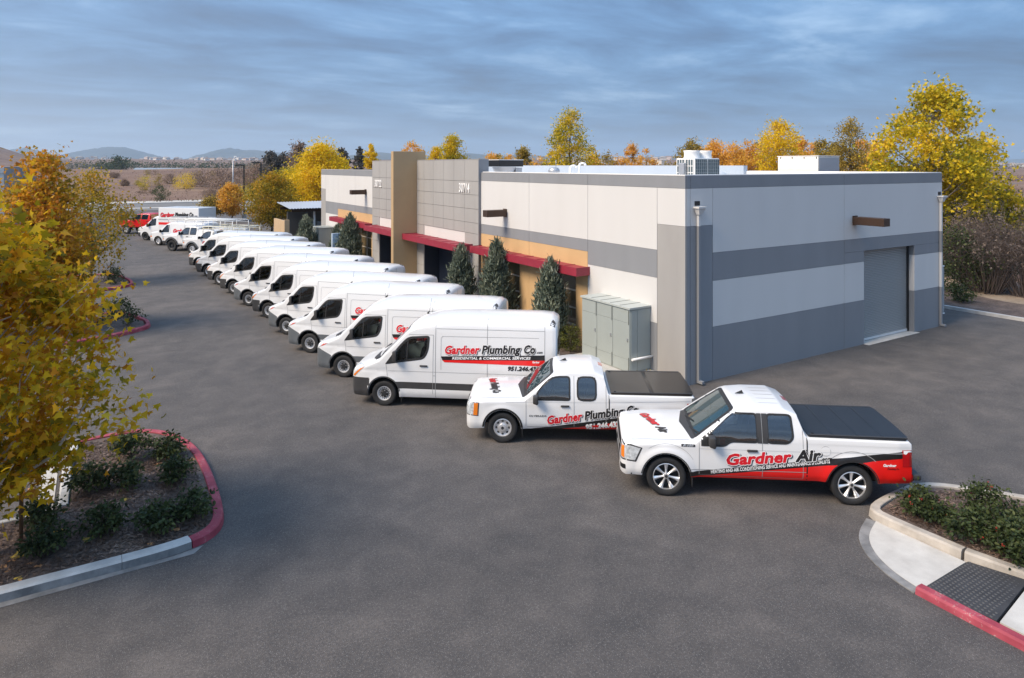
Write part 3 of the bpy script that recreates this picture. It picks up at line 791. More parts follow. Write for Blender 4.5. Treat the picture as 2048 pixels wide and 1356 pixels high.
# skylight, vents, duct run
p_ = AT(1405, 33, 5.8)
sk = empty('skylight', p_, 0, 'low white skylight dome on the roof behind the condenser', 'skylight')
bm = bmesh.new(); bx(bm, -0.95, 0.95, -1.0, 1.0, 0, 0.42); obj('curb', bm, M_WHITEM, sk)
bm = bmesh.new(); lathe(bm, [(1.30, 0.43), (1.2, 0.62), (0.85, 0.80), (0.4, 0.88), (0.001, 0.90)], 4, 'Z'); bmesh.ops.rotate(bm, cent=(0, 0, 0), matrix=Matrix.Rotation(R(45), 3, 'Z'), verts=bm.verts)
obj('dome', bm, M_WHITEP, sk, smooth=60)
for px, d, zt, lab in ((1140, 34, 6.86, 'white goose-neck roof vent pipe with a hooded top'), (1158, 34, 6.98, 'tall white bent roof pipe rising above the parapet')):
    v_ = empty('vent_pipe', AT(px, d, 5.8), 0, lab, 'roof vent')
    bm = bmesh.new(); h = zt - 5.8
    cyl(bm, (0, 0, 0), (0, 0, h - 0.1), 0.055); cyl(bm, (0, 0, h - 0.1), (0.08, -0.08, h), 0.055); cyl(bm, (0.08, -0.08, h), (0.22, -0.18, h - 0.02), 0.055); cyl(bm, (0.22, -0.18, h - 0.02), (0.26, -0.2, h - 0.16), 0.055)
    obj('pipe', bm, M_WHITEP, v_)
v_ = empty('turbine_vent', AT(1108, 34, 5.8), 0, 'small round galvanised turbine vent low on the roof', 'roof vent')
bm = bmesh.new(); lathe(bm, [(0.14, 0), (0.14, 0.6), (0.26, 0.68), (0.30, 0.8), (0.22, 0.94), (0.0, 0.98)], 14, 'Z'); obj('turbine', bm, M_GALV, v_)
bm = bmesh.new(); cyl(bm, (0.12, 0, .9), (0.12, 0, 1.35), 0.015, seg=6); obj('rod', bm, M_GALV, v_)

# ------------------------------------------------------------------ cabinets, hedge pad, canopy
def cabinet(loc, rz, L, W_, H_, ndoor, label):
    """free-standing metal switchgear cabinet; long front faces local -x, end faces local -y"""
    c_ = empty('utility_cabinet', loc, rz, label, 'utility cabinet')
    bm = bmesh.new(); bx(bm, 0, W_, 0, L, 0.0, H_ - 0.06, bevel=0.006); obj('body', bm, M_CAB, c_)
    bm = bmesh.new(); v_ = bx(bm, -0.06, W_ + 0.05, -0.05, L + 0.05, H_ - 0.058, H_); 
    obj('lid', bm, mat('cabinet_lid', (0.42, 0.45, 0.43), 0.5), c_)
    for k in range(1, 5):
        bm = bmesh.new(); y = L * k / 5; bx(bm, 0.0, W_ + 0.02, y - 0.012, y + 0.012, H_ + 0.001, H_ + 0.009); obj('lid_rib', bm, mat('rib_dark', (0.16, 0.17, 0.16), 0.6), c_)
    for k in range(ndoor):
        a, b = L * k / ndoor + 0.008, L * (k + 1) / ndoor - 0.008
        for z0, z1 in ((0.03, 0.42), (0.427, H_ - 0.512), (H_ - 0.505, H_ - 0.075)):
            bm = bmesh.new(); bx(bm, -0.022, -0.001, a, b, z0, z1, bevel=0.004); d_ = obj('door', bm, M_CAB, c_)
        for z0, z1 in ((0.05, 0.5), (H_ - 0.56, H_ - 0.1)):
            bm = bmesh.new(); bx(bm, -0.03, -0.023, a + 0.02, a + 0.04, z0, z1); obj('hinge', bm, M_BLACK, c_)
        bm = bmesh.new(); bx(bm, -0.05, -0.023, a + 0.06, a + 0.10, H_ * 0.48, H_ * 0.48 + 0.10); obj('latch', bm, M_GALV, c_)
    for a, b in ((0.03, W_ * 0.33), (W_ * 0.345, W_ - 0.03)):
        bm = bmesh.new(); bx(bm, a, b, -0.018, -0.001, 0.05, H_ - 0.1, bevel=0.004); obj('side_panel', bm, M_CAB, c_)
    return c_
cb = cabinet((14.93, 16.83, 0.14), 0, 2.5, 0.88, 2.12, 3, 'large pale green-grey metal switchgear cabinet by the near building corner')
bm = bmesh.new(); cyl(bm, (0.0, -0.10, 0.46), (0.98, -0.10, 0.46), 0.04, seg=12); obj('bumper_rail', bm, M_WHITEP, cb)
sheet('concrete_pad', [(14.3, 16.45), (15.79, 16.45), (15.79, 19.6), (14.3, 19.6)], 0.145, M_CONC, thick=0.1)
cp = G(655, 540, 0)
cabinet((14.55, 50.4, 0.14), 0, 1.5, 1.1, 2.15, 2, 'pale metal cabinet between dark junipers near the far building corner')
sb = empty('sign_box', (14.2, 44.6, 0.1), R(10), 'small white and blue upright sign box behind the van roofs', 'sign')
bm = bmesh.new(); bx(bm, -0.5, 0.5, -0.06, 0.06, 1.1, 2.3, bevel=0.01); obj('panel', bm, mat('sign_pale_blue', (0.55, 0.66, 0.80), 0.5), sb)
bm = bmesh.new(); bx(bm, -0.02, 0.34, -0.07, -0.061, 1.25, 2.15); obj('stripe', bm, mat('sign_blue', (0.18, 0.30, 0.55), 0.5), sb)
bm = bmesh.new(); bx(bm, -0.40, -0.34, -0.03, 0.03, 0, 1.1); bx(bm, 0.34, 0.40, -0.03, 0.03, 0, 1.1); obj('post', bm, M_GALV, sb)

# trash enclosure: tan block walls under a corrugated canopy beyond the building
te = empty('trash_enclosure', (17.0, 62.0, 0), 0, 'tan block enclosure with a corrugated metal canopy beyond the building', 'enclosure')
M_TANB = mat('tan_block', (0.50, 0.36, 0.22), 0.85, var=0.08, vscale=2)
bm = bmesh.new(); bx(bm, -2.9, -2.7, -3.0, 0.6, 0, 2.2); obj('wall', bm, M_TANB, te)
bm = bmesh.new(); bx(bm, -2.9, -2.5, -3.22, -3.01, 0, 2.3); obj('wall', bm, M_TANB, te)
bm = bmesh.new(); bx(bm, 0.35, 5.5, -1.4, -1.2, 0, 1.9); obj('wall', bm, M_JOINT, te)
bm = bmesh.new(); bx(bm, -1.3, 5.5, 2.4, 2.6, 0, 2.6); obj('wall', bm, M_JOINT, te)
for x in (0.2, 2.6, 5.2):
    bm = bmesh.new(); bx(bm, x - 0.07, x + 0.07, -1.1, -0.96, 0, 3.1); obj('post', bm, M_WHITEP, te)
bm = bmesh.new(); bx(bm, -1.9, 6.0, -1.55, -1.40, 2.82, 3.08); bx(bm, -1.9, 6.0, 2.6, 2.75, 2.82, 3.08); obj('beam', bm, M_BRONZE, te)
bm = bmesh.new()
nn = 64
pv = None
for k in range(nn + 1):
    x = -2.1 + 8.3 * k / nn; z = 3.12 + (0.05 if k % 2 else 0)
    q = [bm.verts.new((x, -1.9, z)), bm.verts.new((x, 3.0, z + 0.35)), bm.verts.new((x, 3.0, z + 0.33)), bm.verts.new((x, -1.9, z - 0.02))]
    if pv:
        for a, b in ((0, 1), (1, 2), (2, 3), (3, 0)): bm.faces.new((pv[a], q[a], q[b], pv[b]))
    pv = q
bmesh.ops.recalc_face_normals(bm, faces=bm.faces)
obj('canopy_roof', bm, mat('canopy_metal', (0.42, 0.46, 0.52), 0.45, metal=0.3), te)
bm = bmesh.new()
for k in range(12):
    for j in range(7): bx(bm, 3.2 + k * 0.2, 3.2 + k * 0.2 + 0.11, -1.44, -1.405, 0.3 + j * 0.22, 0.42 + j * 0.22)
g_ = obj('lattice', bm, mat('lattice_blue_grey', (0.35, 0.42, 0.52), 0.6), te); g_['kind'] = 'stuff'

# neighbouring building at the left edge
pb = AT(38, 60)
nb = empty('neighbouring_building', (pb.x, pb.y, 0), 0, 'blue-grey flat-roofed building partly hidden behind the left trees', 'building')
bm = bmesh.new(); bx(bm, -18, 0, 0, 25, 0, 6.2); obj('wall', bm, M_OFFW, nb)
bm = bmesh.new(); bx(bm, -1.05, 0.04, -0.06, 0.0, 0, 6.75); bx(bm, -0.001, 0.04, 0.0, 25, 0, 6.75); obj('corner_pier', bm, M_GREYW, nb)
bm = bmesh.new(); bx(bm, -18, -1.051, -0.05, 25, 6.201, 6.72); obj('parapet', bm, M_OFFW, nb)
bm = bmesh.new(); bx(bm, -18, -1.06, -0.04, -0.001, 0, 1.7); bx(bm, -18, -1.06, -0.04, -0.001, 3.2, 4.1); obj('painted_band', bm, M_GREYW, nb)
bm = bmesh.new(); bx(bm, -0.9, 0.8, -0.5, -0.07, 4.82, 5.0); obj('wall_light', bm, M_BLACK, nb)

# ------------------------------------------------------------------ vehicles
M_CARW = mat('car_white', (0.71, 0.715, 0.72), 0.28, coat=0.6)
M_CARR = mat('car_red', (0.66, 0.012, 0.012), 0.28, coat=0.6)
M_VINR = mat('vinyl_red', (0.72, 0.010, 0.008), 0.32, coat=0.3)
M_VINB = mat('vinyl_black', (0.012, 0.011, 0.012), 0.32, coat=0.3)
M_VINW = mat('vinyl_white', (0.82, 0.82, 0.82), 0.4)
M_LETR = mat('lettering_red', (0.62, 0.012, 0.022), 0.35)
M_GLASS = mat('car_glass', (0.006, 0.008, 0.010), 0.02, spec=0.9)
M_SHIELD = mat('windshield_dark', (0.020, 0.040, 0.045), 0.02, coat=1.0, spec=0.9)
def glass_mat(name, tint, ior=1.52, boost=1.0, teal_sheen=None):
    m = bpy.data.materials.new(name); m.use_nodes = True; t = m.node_tree; t.nodes.clear()
    tr = N(t, 'ShaderNodeBsdfTransparent', inp={0: (*tint, 1)}); gl = N(t, 'ShaderNodeBsdfGlossy', inp={'Roughness': 0.02, 'Color': (0.95, 0.97, 1.0, 1)})
    if teal_sheen:
        df = N(t, 'ShaderNodeBsdfDiffuse', inp={0: (*teal_sheen, 1)}); m1 = N(t, 'ShaderNodeMixShader', inp={0: .35}); t.links.new(tr.outputs[0], m1.inputs[1]); t.links.new(df.outputs[0], m1.inputs[2]); tr = m1  # flat teal mixed into the glass, standing for reflected sky
    fr = N(t, 'ShaderNodeFresnel', inp={'IOR': ior}); mx = N(t, 'ShaderNodeMixShader')
    t.links.new(math_n(t, 'MULTIPLY', fr.outputs[0], boost, True), mx.inputs[0]); t.links.new(tr.outputs[0], mx.inputs[1]); t.links.new(gl.outputs[0], mx.inputs[2])
    o = N(t, 'ShaderNodeOutputMaterial'); t.links.new(mx.outputs[0], o.inputs[0])
    return m
M_VGLASS = glass_mat('van_side_glass', (0.52, 0.56, 0.56), 1.5)
M_TGLASS = glass_mat('tinted_side_glass', (0.16, 0.21, 0.24), 1.8, 2.2)
M_WGLASS = glass_mat('windshield_glass', (0.48, 0.62, 0.63), 1.6, 1.3, (0.03, 0.095, 0.11))
M_SEAT = mat('seat_fabric', (0.055, 0.055, 0.058), 0.9)
M_DASH = mat('dashboard_plastic', (0.045, 0.045, 0.048), 0.7)
M_RUB = mat('black_rubber', (0.018, 0.018, 0.019), 0.6)
M_TRIM = mat('dark_trim_plastic', (0.040, 0.039, 0.040), 0.5, var=0.1, vscale=4)
M_TRIMG = mat('grey_trim_plastic', (0.105, 0.115, 0.125), 0.5, var=0.08, vscale=4)
M_TYRE = mat('tyre_rubber', (0.017, 0.017, 0.018), 0.75, var=0.25, vscale=5)
M_RIMS = mat('rim_silver', (0.66, 0.66, 0.67), 0.32, metal=0.45)
M_RIMC = mat('rim_chrome', (0.74, 0.74, 0.75), 0.32, metal=0.7)
M_RIMD = mat('rim_dark', (0.03, 0.03, 0.032), 0.5)
M_HUB = mat('hub_dark', (0.024, 0.025, 0.027), 0.5)
M_LAMP = mat('lamp_clear', (0.60, 0.63, 0.65), 0.12, metal=0.2, coat=1.0, var=0.35, vscale=16)
M_AMBER = mat('lamp_amber', (0.75, 0.20, 0.012), 0.15, coat=1.0)
M_ORANGE = mat('lamp_orange_red', (0.62, 0.075, 0.02), 0.15, coat=1.0)
M_TAIL = mat('lamp_red', (0.45, 0.008, 0.012), 0.12, coat=1.0)
M_SEAM = mat('panel_gap', (0.27, 0.275, 0.28), 0.8)
M_WELL = mat('wheel_well', (0.010, 0.010, 0.010), 0.9)

def loft_body(xs, W, ZB, ZT, RR, CR, tum, bulge=None, nlow=7, nup=7, narc=5, ntop=7):
    """closed skin lofted along x; W half width, ZB/ZT bottom/top, RR corner radius, CR roof crown; tum(x,z) side inset"""
    bm = bmesh.new(); rings = []
    for x in xs:
        w, zb, zt, r, cr = (np.interp(x, *t) for t in (W, ZB, ZT, RR, CR))
        zc = zt - cr
        r = min(r, (zc - zb) * 0.3, w * 0.5)
        zl = min(0.88, zc - r - 0.06)
        zs = list(np.linspace(zb, zl, nlow)) + list(np.linspace(zl, zc - r, nup + 1))[1:]
        def hw(z):
            y = w - tum(x, z)
            if z < zb + 0.14: y -= 0.05 * ((zb + 0.14 - z) / 0.14) ** 2
            if bulge: y += bulge(x, z)
            return max(y, 0.05)
        half = [(0.0, zb)] + [(hw(z), z) for z in zs]
        cy = hw(zc - r) - r; cz = zc - r
        for k in range(1, narc + 1):
            a = math.pi / 2 * k / narc
            half.append((cy + r * math.cos(a), cz + r * math.sin(a)))
        for k in range(1, ntop + 1):
            y = cy * (1 - k / ntop)
            half.append((y, zc + cr * (1 - (y / max(cy, 1e-4)) ** 2)))
        ring = [bm.verts.new((x, y, z)) for y, z in half] + [bm.verts.new((x, -y, z)) for y, z in half[-2:0:-1]]
        rings.append(ring)
    n = len(rings[0])
    for a, b in zip(rings[:-1], rings[1:]):
        for k in range(n):
            f = bm.faces.new((a[k], a[(k + 1) % n], b[(k + 1) % n], b[k])); f.smooth = True
    bm.faces.new(rings[0][::-1]); bm.faces.new(rings[-1])
    bmesh.ops.recalc_face_normals(bm, faces=bm.faces)
    return bm
def bisect(bm, co, no):
    bmesh.ops.bisect_plane(bm, geom=bm.verts[:] + bm.edges[:] + bm.faces[:], dist=1e-5, plane_co=co, plane_no=no)
def cut_arches(bm, arches, ymax):
    """boolean out the wheel wells; arches: (x, z, r)"""
    me = bpy.data.meshes.new('tmp_body'); bm.to_mesh(me); bm.free()
    ob = bpy.data.objects.new('tmp_body', me); COL.objects.link(ob)
    cb_ = bmesh.new()
    for x, z, r in arches:
        for s in (-1, 1):
            seg = 40
            a = [cb_.verts.new((x + r * math.cos(2 * math.pi * k / seg), s * (ymax - 0.42), z + r * math.sin(2 * math.pi * k / seg))) for k in range(seg)]
            b = [cb_.verts.new((v.co.x, s * (ymax + 0.3), v.co.z)) for v in a]
            for k in range(seg): cb_.faces.new((a[k], a[(k + 1) % seg], b[(k + 1) % seg], b[k]))
            cb_.faces.new(a[::-1]); cb_.faces.new(b)
    bmesh.ops.recalc_face_normals(cb_, faces=cb_.faces)
    cm = bpy.data.meshes.new('tmp_cut'); cb_.to_mesh(cm); cb_.free()
    co = bpy.data.objects.new('tmp_cut', cm); COL.objects.link(co)
    md = ob.modifiers.new('b', 'BOOLEAN'); md.operation = 'DIFFERENCE'; md.object = co; md.solver = 'EXACT'
    dg = bpy.context.evaluated_depsgraph_get()
    out = bpy.data.meshes.new_from_object(ob.evaluated_get(dg))
    bpy.data.objects.remove(ob); bpy.data.objects.remove(co); bpy.data.meshes.remove(me); bpy.data.meshes.remove(cm)
    return out
def split_body(me, key, mats, parent, arches=()):
    """split the skin into named part objects; key(center, normal) -> (part name, unique id, material index); shading normals are kept"""
    for p in me.polygons: p.use_smooth = True
    me.set_sharp_from_angle(angle=R(38))
    cn = [tuple(c.vector) for c in me.corner_normals]
    groups = {}
    for p in me.polygons:
        c = p.center
        well = False; wi = 0
        for ai, (x, z, r) in enumerate(arches):
            d = math.hypot(c.x - x, c.z - z)
            if d < r + 0.012 and (abs(p.normal.y) < 0.5 or abs(c.y) < abs(parent['hw']) - 0.33): well = True; wi = ai * 2 + (c.y > 0)
        k = ('wheel_well', wi, 0) if well else key(c, p.normal)
        if k is None: continue
        groups.setdefault((k[0], k[1]), []).append((p, k[2], well))
    res = {}
    for (name, uid), fl in sorted(groups.items(), key=lambda t: str(t[0])):
        vm = {}; verts = []; faces = []; nrm = []; mi = []
        for p, m_, w_ in fl:
            f = []
            for li in p.loop_indices:
                vi = me.loops[li].vertex_index
                if vi not in vm: vm[vi] = len(verts); verts.append(tuple(me.vertices[vi].co))
                f.append(vm[vi]); nrm.append(cn[li])
            faces.append(f); mi.append(m_)
        m2 = bpy.data.meshes.new(name); m2.from_pydata(verts, [], faces)
        for p, i in zip(m2.polygons, mi): p.use_smooth = True; p.material_index = i
        o = link_mesh(name, m2, [M_WELL] if name == 'wheel_well' else mats, parent)
        m2.normals_split_custom_set(nrm)
        res[(name, uid)] = o
    return res
def poly_bm(pts):
    bm = bmesh.new(); bm.faces.new([bm.verts.new((x, y, 0)) for x, y in ccw(list(pts))]); return bm
def rounded(pts, r, n=4):
    """round the corners of a polygon"""
    out = []; m = len(pts)
    for i in range(m):
        a, b, c = Vector(pts[i - 1]), Vector(pts[i]), Vector(pts[(i + 1) % m])
        rr = r[i] if isinstance(r, (list, tuple)) else r
        u = (a - b); v = (c - b)
        d = min(rr, u.length * 0.45, v.length * 0.45)
        p, q = b + u.normalized() * d, b + v.normalized() * d
        for k in range(n + 1):
            t = k / n
            out.append(tuple(p * (1 - t) ** 2 + b * 2 * t * (1 - t) + q * t * t))
    return out
def line_poly(pts, wd):
    """thin ribbon along a 2D polyline"""
    L = offset_line(pts, wd / 2); Rr = offset_line(pts, -wd / 2)
    return [tuple(p) for p in L] + [tuple(p) for p in Rr[::-1]]
def in_poly(x, y, poly):
    c = False; m = len(poly)
    for i in range(m):
        (x1, y1), (x2, y2) = poly[i], poly[(i + 1) % m]
        if (y1 > y) != (y2 > y) and x < (x2 - x1) * (y - y1) / (y2 - y1) + x1: c = not c
    return c
class Holes:
    """window openings: side polygons (x, z) and one windshield polygon in its own plane"""
    def __init__(s, side, shield=None, o=None, u=None, v=None):
        s.side = side; s.sh = shield
        if shield: s.o, s.u, s.v = Vector(o), Vector(u).normalized(), Vector(v).normalized(); s.d = -s.u.cross(s.v)
    def cut(s, bm):
        for P in s.side:
            for a, b in zip(P, P[1:] + P[:1]): bisect(bm, (a[0], 0, a[1]), (-(b[1] - a[1]), 0, b[0] - a[0]))
        if s.sh:
            for a, b in zip(s.sh, s.sh[1:] + s.sh[:1]):
                e = s.u * (b[0] - a[0]) + s.v * (b[1] - a[1])
                bisect(bm, s.o + s.u * a[0] + s.v * a[1], e.cross(s.d))
    def inside(s, c, n):
        if abs(n.y) > 0.35 and any(in_poly(c.x, c.z, P) for P in s.side): return True
        if s.sh and n.dot(-s.d) > 0.6:
            q = c - s.o
            if in_poly(q.dot(s.u), q.dot(s.v), s.sh): return True
        return False
def ring_bm(outer, inner):
    bm = bmesh.new(); A = [bm.verts.new((x, y, 0)) for x, y in outer]; B = [bm.verts.new((x, y, 0)) for x, y in inner]; n = len(A)
    for k in range(n): bm.faces.new((A[k], A[(k + 1) % n], B[(k + 1) % n], B[k]))
    return bm
def lay_ring(skin, parent, name, outer, inner, m, off=.006, cell=.06):
    for k in (0, 1):
        f = (lambda q: q) if k == 0 else FAR
        bm = skin.lay(ring_bm(f(outer), f(inner)), *(NEAR if k == 0 else FARF), off=off, cell=cell); bmesh.ops.recalc_face_normals(bm, faces=bm.faces)
        obj(name, bm, m, parent)
def shrink(P, d):
    return [tuple(q) for q in offset_closed(P, d)]
def offset_closed(P, d):
    P = [Vector(p) for p in ccw(list(P))]; n = len(P); out = []
    for i in range(n):
        a, b, c = P[i - 1], P[i], P[(i + 1) % n]
        t1 = (b - a).normalized(); t2 = (c - b).normalized(); n1 = Vector((-t1.y, t1.x)); n2 = Vector((-t2.y, t2.x))
        m_ = (n1 + n2).normalized(); out.append(b + m_ * d / max(.4, m_.dot(n1)))
    return out
def interior(t, dash_x, dash_z, seats, zf, hw, wheel_y=-.38, bulk=None, bulk_z=(0.5, 1.9)):
    rbox('dashboard', t, (dash_x - .12, 0, dash_z - .22), (.5, hw * 1.7, .42), M_DASH, .06)
    for sx in seats:
        for y in (-.42, .42):
            rbox('seat', t, (sx, y, zf + .12), (.50, .48, .20), M_SEAT, .05)
            q = Matrix.Rotation(R(14), 3, 'Y')
            rbox('seat_back', t, (sx + .30, y, zf + .52), (.15, .46, .66), M_SEAT, .06, q)
            rbox('headrest', t, (sx + .40, y, zf + .94), (.10, .26, .17), M_SEAT, .04, q)
    bm = bmesh.new(); lathe(bm, [(.19 + .014 * math.cos(a), .014 * math.sin(a)) for a in [2 * math.pi * k / 6 for k in range(7)]], 20, 'Y')
    bmesh.ops.rotate(bm, cent=(0, 0, 0), matrix=Matrix.Rotation(R(90), 3, 'Z') @ Matrix.Rotation(R(25), 3, 'X'), verts=bm.verts)
    bmesh.ops.translate(bm, vec=(dash_x + .22, wheel_y, dash_z - .02), verts=bm.verts); obj('steering_wheel', bm, M_DASH, t)
    if bulk: rbox('bulkhead', t, (bulk, 0, sum(bulk_z) / 2), (.03, hw * 1.85, bulk_z[1] - bulk_z[0]), M_TRIMG, .005)
class Skin:
    """ray target for laying panels, glass and print on a body"""
    def __init__(s, me):
        s.t = BVHTree.FromPolygons([v.co for v in me.vertices], [tuple(p.vertices) for p in me.polygons])
    def lay(s, bm, o, u, v, off=0.004, cell=0.12, maxd=20, thick=0.0):
        """project the flat mesh bm (x, y) along -(u x v); o origin of its frame"""
        u = Vector(u).normalized(); v = Vector(v).normalized(); d = -u.cross(v)
        o = Vector(o)
        if cell:
            xs = [w.co.x for w in bm.verts]; ys = [w.co.y for w in bm.verts]
            if not xs: return bm
            for ax, lo, hi in ((0, min(xs), max(xs)), (1, min(ys), max(ys))):
                k = math.ceil(lo / cell + 1e-6)
                while k * cell < hi - 1e-6:
                    bisect(bm, (k * cell, 0, 0) if ax == 0 else (0, k * cell, 0), (1, 0, 0) if ax == 0 else (0, 1, 0)); k += 1
        bad = []
        for w in bm.verts:
            p = o + u * w.co.x + v * w.co.y
            h = s.t.ray_cast(p, d, maxd)
            if h[0] is None: bad.append(w)
            else: w.co = h[0] - d * off
        if bad: bmesh.ops.delete(bm, geom=bad, context='VERTS')
        for f in bm.faces: f.smooth = True
        if thick: pass
        return bm
NEAR = ((0, -4, 0), (1, 0, 0), (0, 0, 1))           # seen from the near (driver) side; panel x = along the body, y = height
def FAR(pts): return [(-x, z) for x, z in pts]
FARF = ((0, 4, 0), (-1, 0, 0), (0, 0, 1))
def lay_side(skin, parent, name, pts, m, off=0.004, cell=0.12, both=True, hole=None):
    out = []
    for k in ((0, 1) if both else (0,)):
        P = pts if k == 0 else FAR(pts)
        bm = skin.lay(poly_bm(P), *(NEAR if k == 0 else FARF), off=off, cell=cell)
        out.append(obj(name, bm, m, parent))
    return out
def lay_at(skin, parent, name, pts, m, o, u, v, off=0.004, cell=0.1, maxd=20):
    bm = skin.lay(poly_bm(pts), o, u, v, off=off, cell=cell, maxd=maxd)
    return obj(name, bm, m, parent) if len(bm.faces) else (bm.free(), None)[1]
def print_text(skin, parent, s, layers, x, z, height, angle=0.0, shear=0.22, xs=0.8, frame=NEAR, fit=None, space=1.0, off0=0.007, base=0.0):
    """layers: list of (stroke growth in ems, material, dx, dz); strokes are thickened by laying shifted copies of the
    outline a hair apart. All layers become one lettering part."""
    ref = text_bm(s, 1.0, shear, 1.0, 0.012, 0, 2, space)
    x0 = min(v.co.x for v in ref.verts); x1 = max(v.co.x for v in ref.verts)
    sc = height / 0.73
    kx = sc * xs if fit is None else fit / (x1 - x0)
    ca, sa = math.cos(angle), math.sin(angle)
    out = bmesh.new(); mats_ = []
    for li, (bold, m, dx, dz) in enumerate(layers):
        nd = 0 if bold < .008 else (6 if bold < .05 else 10)
        sh = [(0, 0)] + [(bold * math.cos(2 * math.pi * k / nd), bold * math.sin(2 * math.pi * k / nd)) for k in range(nd)]
        for ci, (ex, ez) in enumerate(sh):
            bm = ref.copy()
            for v in bm.verts:
                px = (v.co.x - x0 + ex * .8) * kx + dx; pz = (v.co.y + ez) * sc + dz
                v.co = (x + px * ca - pz * sa, z + px * sa + pz * ca, 0)
            skin.lay(bm, *frame, off=off0 + 0.0022 * li + .00013 * ci, cell=0.3)
            for f in bm.faces: f.material_index = li
            me = bpy.data.meshes.new('t'); bm.to_mesh(me); bm.free(); out.from_mesh(me); bpy.data.meshes.remove(me)
        mats_.append(m)
    ref.free()
    obj('lettering', out, mats_, parent)
    return fit
def logo(skin, parent, x, z, h, angle, words, frame=NEAR, off0=0.007, outline=1.0):
    """words: (text, colour material, start, width along the line)"""
    for s, m, st, wd in words:
        ca, sa = math.cos(angle), math.sin(angle)
        o = outline
        print_text(skin, parent, s, [(0.10 * o, M_VINB, 0.012 * h / .2, -0.012 * h / .2), (0.085 * o, M_VINW, 0, 0), (0.038, m, 0, 0)] if o else [(0.02, m, 0, 0)],
                   x + st * ca, z + st * sa, h, angle, frame=frame, fit=wd, off0=off0)

# --- wheels
def tyre_mesh(r, w, rr):
    bm = bmesh.new(); h = w / 2
    prof = [(rr, -h * 0.80), (rr + 0.02, -h * 0.93), (r * 0.86, -h), (r * 0.955, -h * 0.93), (r * 0.99, -h * 0.80),
            (r, -h * 0.60), (r, -h * 0.34), (r - 0.012, -h * 0.30), (r - 0.012, -h * 0.24), (r, -h * 0.20), (r, h * 0.20), (r - 0.012, h * 0.24), (r - 0.012, h * 0.30), (r, h * 0.34),
            (r, h * 0.60), (r * 0.99, h * 0.80), (r * 0.955, h * 0.93), (r * 0.86, h), (rr + 0.02, h * 0.93), (rr, h * 0.80), (rr, -h * 0.80)]
    lathe(bm, prof, 40)
    bmesh.ops.remove_doubles(bm, verts=bm.verts, dist=1e-4); bmesh.ops.recalc_face_normals(bm, faces=bm.faces)
    me = bpy.data.meshes.new('wheel'); bm.to_mesh(me); bm.free(); me.set_sharp_from_angle(angle=R(50)); me.materials.append(M_TYRE)
    return me
def disc(bm, r, y, x=0, z=0, seg=14, mi=0, sx=1.0, ang=0.0):
    vs = []
    for k in range(seg):
        t = 2 * math.pi * k / seg
        a, b = r * sx * math.cos(t), r * math.sin(t)
        vs.append(bm.verts.new((x + a * math.cos(ang) - b * math.sin(ang), y, z + a * math.sin(ang) + b * math.cos(ang))))
    f = bm.faces.new(vs); f.material_index = mi
